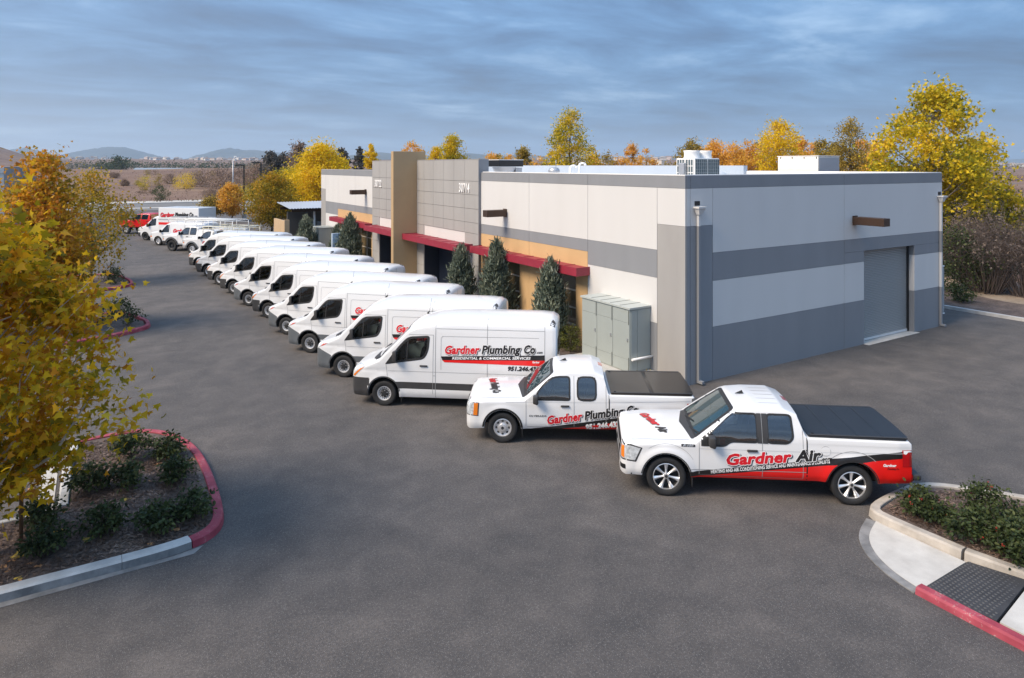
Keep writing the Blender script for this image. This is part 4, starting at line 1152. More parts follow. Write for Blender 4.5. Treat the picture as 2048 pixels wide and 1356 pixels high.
def rim_mesh(kind, rr, w):
    """rim facing -y"""
    bm = bmesh.new(); h = w / 2
    if kind == 'steel':        # bright ring with round holes, dark bolted centre
        lathe(bm, [(rr, -h * 0.80), (rr * 0.93, -h * 0.82), (rr * 0.90, -h * 0.62), (rr * 0.80, -h * 0.55), (rr * 0.60, -h * 0.50)], 40, mi=0)
        lathe(bm, [(rr * 0.60, -h * 0.50), (rr * 0.58, -h * 0.70), (rr * 0.34, -h * 0.76), (rr * 0.30, -h * 0.95), (0.001, -h * 0.97)], 30, mi=1)
        for k in range(16):
            t = 2 * math.pi * k / 16; disc(bm, rr * 0.075, -h * 0.60, rr * 0.745 * math.cos(t), rr * 0.745 * math.sin(t), 10, 2)
        for k in range(6):
            t = 2 * math.pi * k / 6 + .3
            cyl(bm, (rr * 0.44 * math.cos(t), -h * 0.72, rr * 0.44 * math.sin(t)), (rr * 0.44 * math.cos(t), -h * 0.86, rr * 0.44 * math.sin(t)), rr * 0.055, seg=6, mi=0)
        mm = [M_RIMS, M_HUB, M_RIMD]
    elif kind == 'oval':       # chromed steel wheel with eight oval holes
        lathe(bm, [(rr, -h * 0.80), (rr * 0.92, -h * 0.84), (rr * 0.88, -h * 0.66), (rr * 0.64, -h * 0.52), (rr * 0.42, -h * 0.62), (rr * 0.40, -h * 0.95), (rr * 0.25, -h * 1.0), (0.001, -h * 1.0)], 40, mi=0)
        for k in range(8):
            t = 2 * math.pi * k / 8; disc(bm, rr * 0.135, -h * 0.66, rr * 0.70 * math.cos(t), rr * 0.70 * math.sin(t), 14, 1, 0.72, t)
        disc(bm, rr * 0.17, -h * 1.01, 0, 0, 16, 2)
        mm = [M_RIMC, M_RIMD, M_HUB]
    elif kind == 'alloy':      # seven tapered twin-face spokes over a dark barrel
        lathe(bm, [(rr, -h * 0.82), (rr * 0.945, -h * 0.86), (rr * 0.93, -h * 0.6), (rr * 0.90, h * 0.1), (0.02, h * 0.12)], 44, mi=[0, 0, 1, 1])
        n = 7
        for k in range(n):
            t = 2 * math.pi * k / n + math.pi / 2
            er = Vector((math.cos(t), 0, math.sin(t))); et = Vector((-math.sin(t), 0, math.cos(t)))
            pr = [(0.12, 0.105, -0.66), (0.34, 0.075, -0.62), (0.62, 0.105, -0.68), (0.94, 0.175, -0.80)]
            rows_ = []
            for a, b, y in pr:
                rows_.append([bm.verts.new(er * rr * a - et * rr * b + Vector((0, y * h + 0.02, 0))), bm.verts.new(er * rr * a - et * rr * b * 0.25 + Vector((0, y * h - 0.004, 0))),
                              bm.verts.new(er * rr * a + et * rr * b * 0.25 + Vector((0, y * h - 0.004, 0))), bm.verts.new(er * rr * a + et * rr * b + Vector((0, y * h + 0.02, 0)))])
            for p, q in zip(rows_[:-1], rows_[1:]):
                for j in range(3):
                    f = bm.faces.new((p[j], q[j], q[j + 1], p[j + 1])); f.material_index = 0
                for j, s_ in ((0, 1), (3, -1)):
                    a_ = bm.verts.new(p[j].co + Vector((0, 0.05, 0))); b_ = bm.verts.new(q[j].co + Vector((0, 0.05, 0)))
                    f = bm.faces.new((p[j], q[j], b_, a_)); f.material_index = 1
        lathe(bm, [(rr * 0.20, -h * 0.62), (rr * 0.17, -h * 0.76), (0.001, -h * 0.78)], 20, mi=0)
        disc(bm, rr * 0.115, -h * 0.79, 0, 0, 16, 2)
        mm = [M_RIMC, M_RIMD, M_HUB]
    elif kind == 'dark':
        lathe(bm, [(rr, -h * 0.80), (rr * 0.9, -h * 0.7), (rr * 0.72, h * 0.1), (rr * 0.35, h * 0.15), (rr * 0.32, -h * 0.5), (0.001, -h * 0.55)], 32, mi=0)
        for k in range(8):
            t = 2 * math.pi * k / 8; disc(bm, rr * 0.10, h * 0.08, rr * 0.56 * math.cos(t), rr * 0.56 * math.sin(t), 10, 1)
        mm = [M_RIMD, M_BLACK]
    else:                      # 'polish'
        lathe(bm, [(rr, -h * 0.80), (rr * 0.88, -h * 0.86), (rr * 0.82, -h * 0.5), (rr * 0.46, -h * 0.42), (rr * 0.34, -h * 0.9), (0.001, -h * 0.95)], 36, mi=0)
        for k in range(8):
            t = 2 * math.pi * k / 8; disc(bm, rr * 0.12, -h * 0.50, rr * 0.64 * math.cos(t), rr * 0.64 * math.sin(t), 10, 1)
        disc(bm, rr * 0.24, -h * 0.96, 0, 0, 12, 1)
        mm = [M_RIMC, M_RIMD]
    bmesh.ops.recalc_face_normals(bm, faces=[f for f in bm.faces if False] or bm.faces)
    me = bpy.data.meshes.new('rim'); bm.to_mesh(me); bm.free(); me.set_sharp_from_angle(angle=R(35))
    for m in mm: me.materials.append(m)
    return me
def wheels(parent, xf, xr, hw, r, w, rr, kind):
    tm_, rm_ = tyre_mesh(r, w, rr), rim_mesh(kind, rr, w)
    for x in (xf, xr):
        for s in (-1, 1):
            o = share('wheel', tm_, parent, (x, s * (hw - w / 2 - 0.015), r), (0, 0, 0 if s < 0 else math.pi))
            share('rim', rm_, o)
def rbox(name, parent, c, s, m, bevel=0.02, rot=None, smooth=40):
    bm = bmesh.new(); box(bm, (0, 0, 0), s, rot, bevel=bevel)
    bmesh.ops.translate(bm, vec=c, verts=bm.verts)
    return obj(name, bm, m, parent, smooth=smooth)
def mirrors(parent, x, z, hw, m, h=0.26, wd=0.20, arm=0.10, tilt=0.0, side_m=None):
    for s in (-1, 1):
        bm = bmesh.new()
        vs = box(bm, (x, s * (hw + arm + wd / 2 - 0.02), z + h / 2), (0.13, wd, h), bevel=0.035)
        for v in bm.verts:
            t = (v.co.x - x) / 0.065
            if t < 0: v.co.z = z + h / 2 + (v.co.z - z - h / 2) * 0.86; v.co.y = s * (hw + arm + wd / 2 - 0.02) + (v.co.y - s * (hw + arm + wd / 2 - 0.02)) * 0.86
        box(bm, (x + 0.01, s * (hw + arm / 2 - 0.05), z + 0.06), (0.08, arm + 0.14, 0.06), bevel=0.015)
        o = obj('mirror', bm, m, parent, smooth=40)
        bm = bmesh.new(); bx(bm, x + 0.066, x + 0.069, s * (hw + arm + wd / 2 - 0.02) - wd * .4, s * (hw + arm + wd / 2 - 0.02) + wd * .4, z + 0.04, z + h - 0.04)
        obj('mirror_glass', bm, M_GLASS, o)

# --- high-roof delivery van
def make_van(name, label, group, L, new, texts=True):
    t = empty(name, (0, 0, 0), 0, label, 'van', group)
    HWD = 0.995
    t['hw'] = HWD
    xf = 1.0; xr = L - 1.26; r = 0.355
    ZT = ([0, .02, .06, .14, .30, .60, .84, .86, 1.0, 1.3, 1.66, 1.80, 1.95, 2.15, 2.4, 2.75, 3.3, L - .45, L - .16, L - .05, L],
          [.78, .92, 1.04, 1.13, 1.20, 1.31, 1.40, 1.41, 1.56, 1.86, 2.22, 2.31, 2.38, 2.45, 2.51, 2.55, 2.57, 2.56, 2.53, 2.47, 2.40])
    W = ([0, .015, .05, .12, .25, .45, .8, L - .5, L - .12, L - .03, L], [.58, .72, .84, .915, .955, .98, HWD, HWD, .975, .95, .91])
    ZB = ([0, .06, .3, L - .4, L - .05, L], [.34, .28, .27, .30, .34, .40])
    RR = ([0, .2, .8, 1.7, 2.6, L - .3, L], [.10, .14, .10, .13, .24, .24, .16])
    CR = ([0, .3, .85, 1.7, 2.4, L], [.04, .07, .07, .07, .085, .07])
    def tum(x, z):
        a = max(0, z - 1.25); b = max(0, z - 2.0)
        side = 0.02 * a + 0.05 * a * a
        if x < 2.4: side += 0.05 * max(0, min(1, (2.4 - x) / 0.8)) * a      # cab leans in a little more
        return side + 0.012 * math.exp(-((z - 1.02) / 0.05) ** 2)
    ra = 0.455
    def bulge(x, z):
        o = 0
        for xc in (xf, xr):
            d = math.hypot(x - xc, z - r)
            o += 0.022 * math.exp(-((d - ra - 0.03) / 0.07) ** 2) * (1 if z < 1.0 else 0)
        return o
    xs = sorted(set([round(float(v), 4) for v in list(np.linspace(0.3, 2.6, 34)) + list(np.linspace(2.6, L - 0.4, 40)) + ZT[0] + W[0] + [.03, .09, .18, L - .3, L - .22, L - .09]]))
    bm = loft_body(xs, W, ZB, ZT, RR, CR, tum, bulge)
    d0, d1 = 1.10, 2.50          # front door
    for x in (0.62 if new else 0.52, d0, d1, 3.98, L - 0.5): bisect(bm, (x, 0, 0), (1, 0, 0))
    for z in (0.53, 0.72, 0.80): bisect(bm, (0, 0, z), (0, 0, 1))
    bisect(bm, (0, 0, 0.98), (0.45, 0, 1)) if new else None
    VH = [(1.14, 1.265), (2.145, 1.42), (2.255, 1.63), (2.285, 1.985), (1.715, 1.945), (1.445, 1.675)]
    sd = Vector((0.80, 0, 0.84)).normalized()
    o = Vector((0.86, 0, 1.41)) + Vector((-sd.z, 0, sd.x)) * 2
    u, v = (0, -1, 0), (sd.x, 0, sd.z)
    SH = [(-.83, 0.03), (.83, 0.03), (.745, 1.06), (-.745, 1.06)]
    HO = Holes([VH], SH, o, u, v); HO.cut(bm)
    arches = [(xf, r + 0.02, ra), (xr, r + 0.02, ra)]
    me = cut_arches(bm, arches, HWD)
    skin = Skin(me)
    cl = 1 if new else 2
    def key(c, n):
        side = abs(n.y) > 0.55
        if HO.inside(c, n): return None
        if new and c.x < 1.6 and c.z + 0.45 * c.x < 0.98 and c.x < 0.6: return ('bumper', 0, 1)
        if (not new) and c.x < 0.55 and c.z < 0.80: return ('bumper', 0, 2)
        if c.x > L - 0.2 and c.z < 0.53: return ('rear_bumper', 0, 2)
        if side and d0 < c.x < d1 and c.z < 2.12:
            return ('door', 1 if c.y < 0 else 2, (1 if new else 2) if (0.53 < c.z < 0.72) else 0)
        if side and d1 < c.x < xr - 0.2 and 0.53 < c.z < 0.72: return ('side_moulding', 1 if c.y < 0 else 2, 1 if new else 2)
        if side and 0.72 < c.z < 2.05 and 2.5 < c.x < 3.98: return ('cargo_panel', 1 if c.y < 0 else 2, 0)
        if n.z > 0.25 and c.x < 0.92 and c.z > 0.9: return ('hood', 0, 0)
        if n.z > 0.6 and c.z > 2.3: return ('roof', 0, 0)
        return ('body', 0, 0)
    parts = split_body(me, key, [M_CARW, M_TRIMG, M_TRIM], t, arches)
    # glass
    rr_ = [.03, .10, .10, .06, .12, .25]
    lay_ring(skin, t, 'window_frame', rounded(offset_closed(VH, -.05), [.05, .14, .14, .09, .14, .3]), rounded(offset_closed(VH, .012), rr_), M_RUB, .006)
    lay_side(skin, t, 'side_window', rounded(offset_closed(VH, -.005), rr_), M_VGLASS, .003, .1)
    lay_side(skin, t, 'window_bar', line_poly([(1.66, 1.345), (1.70, 1.945)], 0.03), M_RUB, 0.008)
    lay_side(skin, t, 'mirror_patch', [(1.10, 1.245), (1.34, 1.285), (1.34, 1.50)], M_RUB, .009)
    bm = skin.lay(ring_bm(rounded(offset_closed(SH, -.07), .12), rounded(offset_closed(SH, .015), .10)), o, u, v, .005, .06); bmesh.ops.recalc_face_normals(bm, faces=bm.faces); obj('windshield_seal', bm, M_RUB, t)
    lay_at(skin, t, 'windshield', rounded(offset_closed(SH, -.005), .10), M_WGLASS, o, u, v, 0.003, .12)
    interior(t, 1.02, 1.36, [1.72], .78, .93, bulk=2.52)
    for s in (-.45, .25):
        bm = skin.lay(poly_bm(line_poly([(s, 0.0), (s + .55, 0.10)], .025)), o, u, v, .02, .1); obj('wiper', bm, M_RUB, t)
    # hood vents
    for s in (-1, 1):
        if new:
            for k in range(3):
                P = [(0.66 + k * 0.075, s * .70), (0.70 + k * 0.075, s * .70), (0.72 + k * 0.075, s * .84), (0.685 + k * 0.075, s * .85)]
                lay_at(skin, t, 'hood_vent', P, M_RUB, (0, 0, 4), (1, 0, 0), (0, 1, 0), .004, .1)
        else:
            lay_at(skin, t, 'hood_vent', [(0.70, s * .72), (0.86, s * .72), (0.88, s * .88), (0.74, s * .90)], M_RUB, (0, 0, 4), (1, 0, 0), (0, 1, 0), .004, .1)
    # nose
    fr = ((-3, 0, 0), (0, -1, 0), (0, 0, 1))
    if new:
        lay_at(skin, t, 'grille', rounded([(-.52, .80), (.52, .80), (.60, 1.0), (-.60, 1.0)], .06), M_BLACK, *fr, .004, .08)
    else:
        lay_at(skin, t, 'grille', rounded([(-.48, .72), (.48, .72), (.58, 1.02), (-.58, 1.02)], .06), M_BLACK, *fr, .004, .08)
        for k in range(3): lay_at(skin, t, 'grille_bar', [(-.5, .77 + k * .08), (.5, .77 + k * .08), (.52, .795 + k * .08), (-.52, .795 + k * .08)], M_RIMS, *fr, .008, .1)
    b = lay_at(skin, t, 'badge', [(.075 * math.cos(a * math.pi / 8), .9 + .075 * math.sin(a * math.pi / 8)) for a in range(16)], M_RIMC, *fr, .012, .1)
    lay_at(skin, t, 'number_plate', [(-.16, .47), (.16, .47), (.16, .57), (-.16, .57)], M_VINW, *fr, .008, .1)
    for s in (-1, 1):
        q = R(58)
        d = Vector((math.cos(q), -s * math.sin(q), 0))         # looking at the corner
        uu = Vector((math.sin(q), s * math.cos(q), 0)) * 1.0
        u_, v_ = (uu, (0, 0, 1)) if s < 0 else (-uu, (0, 0, 1))
        o_ = Vector((0.12, s * 0.86, 0)) - d * 2
        sg = 1 if s < 0 else -1
        if new: P = [(-.24, .93), (-.02, .89), (.36, 1.09), (.30, 1.145), (-.10, 1.12), (-.24, 1.06)]; A = [(.12, .965), (.36, 1.09), (.20, 1.06)]
        else: P = [(-.20, .84), (.04, .82), (.33, 1.12), (.25, 1.155), (-.12, 1.12), (-.21, 1.0)]; A = [(-.03, .835), (.04, .825), (.31, 1.105), (.20, 1.05)]
        P = [(sg * a, b_) for a, b_ in P]; A = [(sg * a, b_) for a, b_ in A]
        h = lay_at(skin, t, 'headlight', P, M_LAMP, o_, u_, v_, .006, .06, 4)
        lay_at(skin, h or t, 'indicator', A, M_ORANGE if new else M_AMBER, o_, u_, v_, .010, .06, 4)
    if new:
        bm = skin.lay(poly_bm([(-.55, .50), (.55, .50), (.5, .62), (-.5, .62)]), *fr, .005, .1); obj('lower_grille', bm, M_BLACK, t)
    # seams and handles
    sl = lambda P, wd=0.010: lay_side(skin, t, 'panel_seam', line_poly(P, wd), M_SEAM, 0.005, .08)
    sl([(1.12, 0.80), (1.08, 1.10), (1.06, 1.22)]); sl([(2.50, 0.30), (2.50, 2.48)], 0.013); sl([(2.42, 0.40), (2.43, 1.2), (2.44, 2.06), (1.72, 2.05)])
    sl([(2.52, 2.24), (L - .35, 2.24)]); sl([(3.98, 0.34), (3.98, 2.50)], 0.013); sl([(1.12, 1.02), (L - .42, 1.03)], 0.008)
    sl([(L - .34, 0.5), (L - .34, 2.42)], 0.012)
    sl([(2.66, 1.98), (2.70, 2.03), (L - .5, 2.05)], 0.008); sl([(2.66, 1.98), (2.66, 1.10)], 0.008)
    sl([(2.50, 0.92), (2.42, 0.92)], 0.012)
    lay_side(skin, t, 'arch_liner', [(xf + (ra + .005) * math.cos(R(a)), r + .02 + (ra + .005) * math.sin(R(a))) for a in range(8, 176, 8)] + [(xf + (ra + .035) * math.cos(R(a)), r + .02 + (ra + .035) * math.sin(R(a))) for a in range(172, 4, -8)], M_TRIM, .006, .1)
    for s in (-1, 1):
        hb = lay_side  # handle: bar standing off the door skin
        y = skin.t.ray_cast(Vector((2.16, s * 4, 1.19)), Vector((0, -s, 0)))[0].y
        rbox('door_handle', t, (2.16, y + s * 0.012, 1.19), (0.22, 0.035, 0.045), M_TRIM, 0.012)
        y = skin.t.ray_cast(Vector((xf + 0.62, s * 4, 0.42)), Vector((0, -s, 0)))[0]
        rbox('mud_flap', t, (xf + ra + 0.05, s * (HWD - 0.14), 0.24), (0.02, 0.22, 0.24), M_RUB, 0.004)
    mirrors(t, 1.36, 1.30, 0.97, M_TRIM, h=0.34, wd=0.20, arm=0.06)
    wheels(t, xf, xr, HWD - 0.01, r, 0.235, 0.205, 'steel')
    bm = bmesh.new(); cyl(bm, (1.94, 0.45, 2.36), (1.99, 0.45, 2.43), 0.035, 0.015, 8); cyl(bm, (1.99, 0.45, 2.43), (2.06, 0.45, 2.83), 0.006, 0.004, 5); obj('antenna', bm, M_RUB, t)
    # rear: lamps, high brake light, door seam
    rf = ((L + 3, 0, 0), (0, 1, 0), (0, 0, 1))
    for s in (-1, 1):
        lay_at(skin, t, 'tail_light', [(s * .84, .9), (s * .93, .9), (s * .91, 1.35), (s * .83, 1.35)], M_TAIL, *rf, .005, .1)
        lay_at(skin, t, 'rear_window', rounded([(s * .10, 1.35), (s * .74, 1.35), (s * .70, 1.98), (s * .10, 1.98)], .06), M_GLASS, *rf, .005, .15)
    lay_at(skin, t, 'rear_seam', [(-.008, .5), (.008, .5), (.008, 2.4), (-.008, 2.4)], M_SEAM, *rf, .004, .2)
    bm = skin.lay(poly_bm([(L - .20, -.86), (L - .06, -.86), (L - .035, -.60), (L - .13, -.52)]), (0, 0, 5), (1, 0, 0), (0, 1, 0), .006, .08); obj('rear_spoiler', bm, M_TRIM, t)
    bm = skin.lay(poly_bm([(L - .20, .86), (L - .06, .86), (L - .035, .60), (L - .13, .52)]), (0, 0, 5), (1, 0, 0), (0, 1, 0), .006, .08); obj('rear_spoiler', bm, M_TRIM, t)
    bx_ = rbox('underbody', t, (L / 2, 0, 0.30), (L - 1.0, 1.3, 0.12), M_WELL, 0.01)
    if texts:
        z0 = 1.475; a = R(1.6)
        lay_side(skin, t, 'stripe', [(2.66, 1.475), (2.70, 1.37), (L - .34, 1.445), (L - .34, 1.59)], M_VINB, .006, .1, False)
        lay_side(skin, t, 'stripe', [(2.70, 1.37), (2.76, 1.315), (L - .34, 1.285), (L - .34, 1.445)], M_VINR, .006, .1, False)
        k = (L - 5.91) * 0.15
        logo(skin, t, 2.78 + k, 1.555, 0.225, R(1.9), [('Gardner', M_LETR, 0.0, 0.98), ('Plumbing', M_VINB, 1.05, 1.09), ('Co', M_VINB, 2.24, 0.30)])
        logo(skin, t, 2.78 + k, 1.545, 0.075, R(1.9), [('.com', M_VINB, 2.58, 0.17)], outline=0)
        print_text(skin, t, 'RESIDENTIAL & COMMERCIAL SERVICES', [(0.016, M_VINW, 0, 0)], 2.98 + k, 1.400, 0.070, R(1.75), fit=2.22, off0=.010)
        print_text(skin, t, 'Gardner', [(0.02, M_VINW, 0, 0)], L - .68, 1.37, 0.055, R(1.0), fit=.2, off0=.010)
        print_text(skin, t, '951.246.4337', [(0.05, M_VINB, 0, 0)], L - 1.36, 1.14, 0.115, R(1.0), fit=0.98)
    return t

# --- pickup truck
def make_pickup(name, label, P):
    t = empty(name, (0, 0, 0), 0, label, 'pickup truck', P.get('group'))
    HWD = P['hw']; t['hw'] = HWD
    L, xf, xr, r = P['L'], P['xf'], P['xr'], P['r']
    lift = P.get('lift', 0.0)
    hz, cx, cz = P['hood'], P['cowl'][0], P['cowl'][1]
    wx, wz, rx, rz = P['wtop'][0], P['wtop'][1], P['rear'][0], P['rear'][1]
    rail = P['rail']; xb = P['bed0']
    top = P['roof']
    zb = P.get('zb', .40)
    ZT = ([0, .015, .04, .10, .22, .5, cx - .02, cx, wx - .02, wx + .10, wx + .45, rx - .25, rx, xb - 0.045, xb, L - .14, L - .10, L - .09, L],
          [hz - .30, hz - .16, hz - .06, hz, hz + .04, hz + .08, cz - .01, cz, wz, wz + .045, top, top, rz, rail + .06 if P.get('rake', True) else rail + .02, rail, rail - 0.01, rail - .05, zb + .22, zb + .18])
    W = ([0, .01, .04, .12, .25, .5, 1.0, L - .35, L - .11, L - .09, L], [.70, .80, .885, .94, .968, .987, HWD, HWD, HWD - .03, HWD - .04, HWD - .12])
    ZB = ([0, .1, .5, 1.3, L - 1.0, L - .1, L], [zb - .02, zb - .06, zb - .02, zb - .02, zb + .02, zb + .04, zb + .06])
    RR = ([0, .3, cx, wx, rx, xb - .05, xb, L - .12, L], [.06, .075, .07, .09, .09, .05, .035, .035, .03])
    CR = ([0, .3, cx - .1, cx + .1, wx, rx, xb - .05, xb, L], [.02, .06, .07, .06, .05, .045, .02, .004, .004])
    belt = P['belt']
    def tum(x, z): return 0.20 * max(0, z - belt) + 0.20 * max(0, z - belt) ** 2 + 0.012 * math.exp(-((z - belt + .03) / 0.05) ** 2) + 0.02 * max(0, 0.75 - z) / 0.4
    ra = P['ra']
    def bulge(x, z):
        o = 0
        if z < belt - .05:
            for xc in (xf, xr):
                d = math.hypot(x - xc, (z - r - lift * .3))
                o += P.get('flare', .03) / (1 + math.exp((d - ra - .10) / 0.018)) * (1 if d > ra - .1 else 0.8)
        return o
    xs = sorted(set([round(float(v), 4) for v in list(np.linspace(0.22, L - .12, 84)) + ZT[0] + W[0]]))
    bm = loft_body(xs, W, ZB, ZT, RR, CR, tum, bulge)
    doors = P['doors']
    for x in [d for d in doors] + [cx - .03, xb - .022, 0.42]: bisect(bm, (x, 0, 0), (1, 0, 0))
    bz = P.get('bumper', .64)
    bisect(bm, (0, 0, bz), (0, 0, 1))
    lines = P.get('stripe')
    if lines:
        for (xa, za), (xc, zc) in lines[:2]: bisect(bm, (xa, 0, za), (-(zc - za), 0, xc - xa))
        bisect(bm, (lines[2], 0, 0), (1, 0, 0))
    sd = Vector((wx - cx, 0, wz - cz)); sl_ = sd.length; sd.normalize()
    o = Vector((cx, 0, cz)) + Vector((-sd.z, 0, sd.x)) * 2
    u, v = (0, -1, 0), (sd.x, 0, sd.z); wh = P.get('shield_w', .80)
    SH = [(-wh + .03, .03), (wh - .03, .03), (wh - .15, sl_ - .07), (-wh + .15, sl_ - .07)]
    fr_in = ccw(list(P['win_front'])); sides = [fr_in]
    if P.get('win_rear'): sides.append(ccw(list(P['win_rear'])))
    HO = Holes(sides, SH, o, u, v); HO.cut(bm)
    arches = [(xf, r + lift * .3, ra), (xr, r + lift * .3, ra)]
    me = cut_arches(bm, arches, HWD)
    skin = Skin(me)
    def above(c, l):
        (xa, za), (xc, zc) = l
        return (c.z - za) - (zc - za) / (xc - xa) * (c.x - xa) > 0
    def paint(c, n):
        if not lines or c.x < lines[2] or c.z > rail - .02 or (n.x > 0.7 and c.x > L - .09 and c.z > .62): return 0
        if above(c, lines[0]): return 0
        return 1 if above(c, lines[1]) else 2
    def key(c, n):
        side = abs(n.y) > 0.5; nf = 1 if c.y < 0 else 2
        if HO.inside(c, n): return None
        if c.x < 0.42 and c.z < bz: return ('bumper', 0, P.get('bumper_mi', 0))
        if c.x > L - .105 and c.z < .66: return ('rear_bumper', 0, 2 if lines else 3)
        if c.x > xb - .022: return ('tailgate', 0, 0) if n.x > .7 else ('truck_bed', 0, paint(c, n))
        if n.z > .3 and c.x < cx and c.z > hz - .12: return ('hood', 0, 0)
        if side and doors[0] < c.x < doors[-1] and c.z < top - .07:
            for k in range(len(doors) - 1):
                if doors[k] < c.x < doors[k + 1]: return ('door', nf * 10 + k, paint(c, n))
        if n.z > .6 and c.z > wz - .05 and c.x > wx - .1: return ('roof', 0, 0)
        if side and c.x < doors[0] and c.x > .42: return ('fender', nf, paint(c, n))
        return ('body', 0, paint(c, n))
    base = P.get('paint', M_CARW)
    parts = split_body(me, key, [base, M_VINB, M_VINR, P.get('bumper_m', base)], t, arches)
    wt = P['win_top']; wb = P['win_sill']
    for W_, wr in ((sides[0], P.get('wr', .05)),) + (((sides[1], P.get('wrr', .06)),) if len(sides) > 1 else ()):
        if isinstance(wr, list) and ccw(list(P['win_front'])) != list(P['win_front']): wr = wr[::-1]
        ow = [min(.5, q + .03) for q in wr] if isinstance(wr, list) else wr + .03
        lay_ring(skin, t, 'window_frame', rounded(offset_closed(W_, -.028), ow), rounded(offset_closed(W_, .012), wr), M_RUB, .008, .05)
        lay_side(skin, t, 'side_window', rounded(offset_closed(W_, -.004), wr), M_TGLASS, .003, .08)
    for q in P.get('black_side', []): lay_side(skin, t, 'door_pillar', q, M_TRIM, .0095)
    bm = skin.lay(ring_bm(rounded(offset_closed(SH, -.075), .12), rounded(offset_closed(SH, .015), .08)), o, u, v, .005, .06); bmesh.ops.recalc_face_normals(bm, faces=bm.faces); obj('windshield_seal', bm, M_RUB, t)
    lay_at(skin, t, 'windshield', rounded(offset_closed(SH, -.005), .08), M_WGLASS, o, u, v, .003, .12)
    interior(t, cx + .42, cz - .02, [min(cx + 1.0, rx - .75)] + ([rx - .78] if len(sides) > 1 and rx - cx > 1.9 else []), zb + .32, HWD - .12, bulk=rx - .06, bulk_z=(zb + .2, rail + .05))
    if P.get('sail'): lay_side(skin, t, 'mirror_patch', P['sail'], M_RUB, .0095, .06)
    # cowl grille and wipers
    lay_at(skin, t, 'cowl', rounded([(cx - .20, 0), (cx - .06, wh + .03), (cx + .02, wh + .03), (cx - .01, 0), (cx + .02, -wh - .03), (cx - .06, -wh - .03)], .03), M_TRIM, (0, 0, 4), (1, 0, 0), (0, 1, 0), .0045, .12)
    for s in (-.35, .30):
        bm = skin.lay(poly_bm(line_poly([(s, -.02), (s + .52, .12)], .028)), o, u, v, .022, .1); obj('wiper', bm, M_RUB, t)
    # rear window, high brake light
    lay_at(skin, t, 'rear_window', rounded([(-.62, rail + .16), (.62, rail + .16), (.55, top - .16), (-.55, top - .16)], .06), M_GLASS, (rx + 3, 0, 0), (0, 1, 0), (0, 0, 1), .006, .15)
    lay_at(skin, t, 'brake_light', [(-.14, top - .10), (.14, top - .10), (.14, top - .06), (-.14, top - .06)], M_TAIL, (rx + 3, 0, 0), (0, 1, 0), (0, 0, 1), .012, .15)
    # seams
    sl = lambda Q, wd=.009: lay_side(skin, t, 'panel_seam', line_poly(Q, wd), M_SEAM, .005, .08)
    for d in doors: sl([(d, zb + .06), (d, top - .15 if d > doors[0] + .1 else belt)], .010)
    lay_side(skin, t, 'panel_seam', line_poly([(xb - .022, zb + .03), (xb - .022, rail)], .024), M_BLACK, .0034, .14)
    sl([(doors[0] + .02, zb + .05), (doors[-1], zb + .05)], .008)
    for s in (-1, 1): lay_at(skin, t, 'panel_seam', line_poly([(.24, s * .80), (.7, s * .845), (cx - .1, s * .86)], .010), M_SEAM, (0, 0, 4), (1, 0, 0), (0, 1, 0), .004, .08)
    for s in (-1, 1):
        for dx in P['handles']:
            y = skin.t.ray_cast(Vector((dx, s * 4, P['handle_z'])), Vector((0, -s, 0)))[0].y
            rbox('door_handle', t, (dx, y + s * .014, P['handle_z']), (.21, .04, .045), P.get('handle_m', M_TRIM), .013)
        rbox('mud_flap', t, (xf + ra + .03, s * (HWD - .15), zb - .10), (.02, .24, .24), M_RUB, .004)
    mirrors(t, P['mirror'][0], P['mirror'][1], P['mirror'][2], P.get('mirror_m', M_TRIM), h=P.get('mirror_h', .22), wd=.22, arm=.05)
    # front: grille, lamps, bumper details
    fr = ((-3, 0, 0), (0, -1, 0), (0, 0, 1))
    gz0, gz1 = bz + .02, hz - .07
    lay_at(skin, t, 'grille', rounded([(-.60, gz0), (.60, gz0), (.62, gz1), (-.62, gz1)], .04), P.get('grille_m', M_BLACK), *fr, .005, .08)
    for k in range(P.get('bars', 2)):
        z = gz0 + (gz1 - gz0) * (k + 1) / (P.get('bars', 2) + 1)
        lay_at(skin, t, 'grille_bar', [(-.58, z - .03), (.58, z - .03), (.58, z + .03), (-.58, z + .03)], P.get('bar_m', base), *fr, .02, .1)
    lay_at(skin, t, 'grille_badge', [(.13 * math.cos(a * math.pi / 8), (gz0 + gz1) / 2 + .055 * math.sin(a * math.pi / 8)) for a in range(16)], M_HUB, *fr, .028, .1)
    lay_at(skin, t, 'lower_grille', rounded([(-.45, zb + .02), (.45, zb + .02), (.48, zb + .14), (-.48, zb + .14)], .03), M_BLACK, *fr, .005, .1)
    for s in (-1, 1):
        q = R(52)
        d = Vector((math.cos(q), -s * math.sin(q), 0)); uu = Vector((math.sin(q), s * math.cos(q), 0)) * (1 if s < 0 else -1)
        o_ = Vector((0.10, s * 0.90, 0)) - d * 2; sg = 1 if s < 0 else -1
        hp = [(sg * a, b_) for a, b_ in P['lamp']]; ap = [(sg * a, b_) for a, b_ in P['amber']]
        fp = [(sg * a, b_) for a, b_ in P.get('lamp_frame', [])]
        if fp: lay_at(skin, t, 'lamp_frame', fp, M_TRIM, o_, uu, (0, 0, 1), .004, .06, 4)
        h = lay_at(skin, t, 'headlight', hp, M_LAMP, o_, uu, (0, 0, 1), .007, .05, 4)
        if h: lay_at(skin, h, 'indicator', ap, M_AMBER, o_, uu, (0, 0, 1), .010, .05, 4)
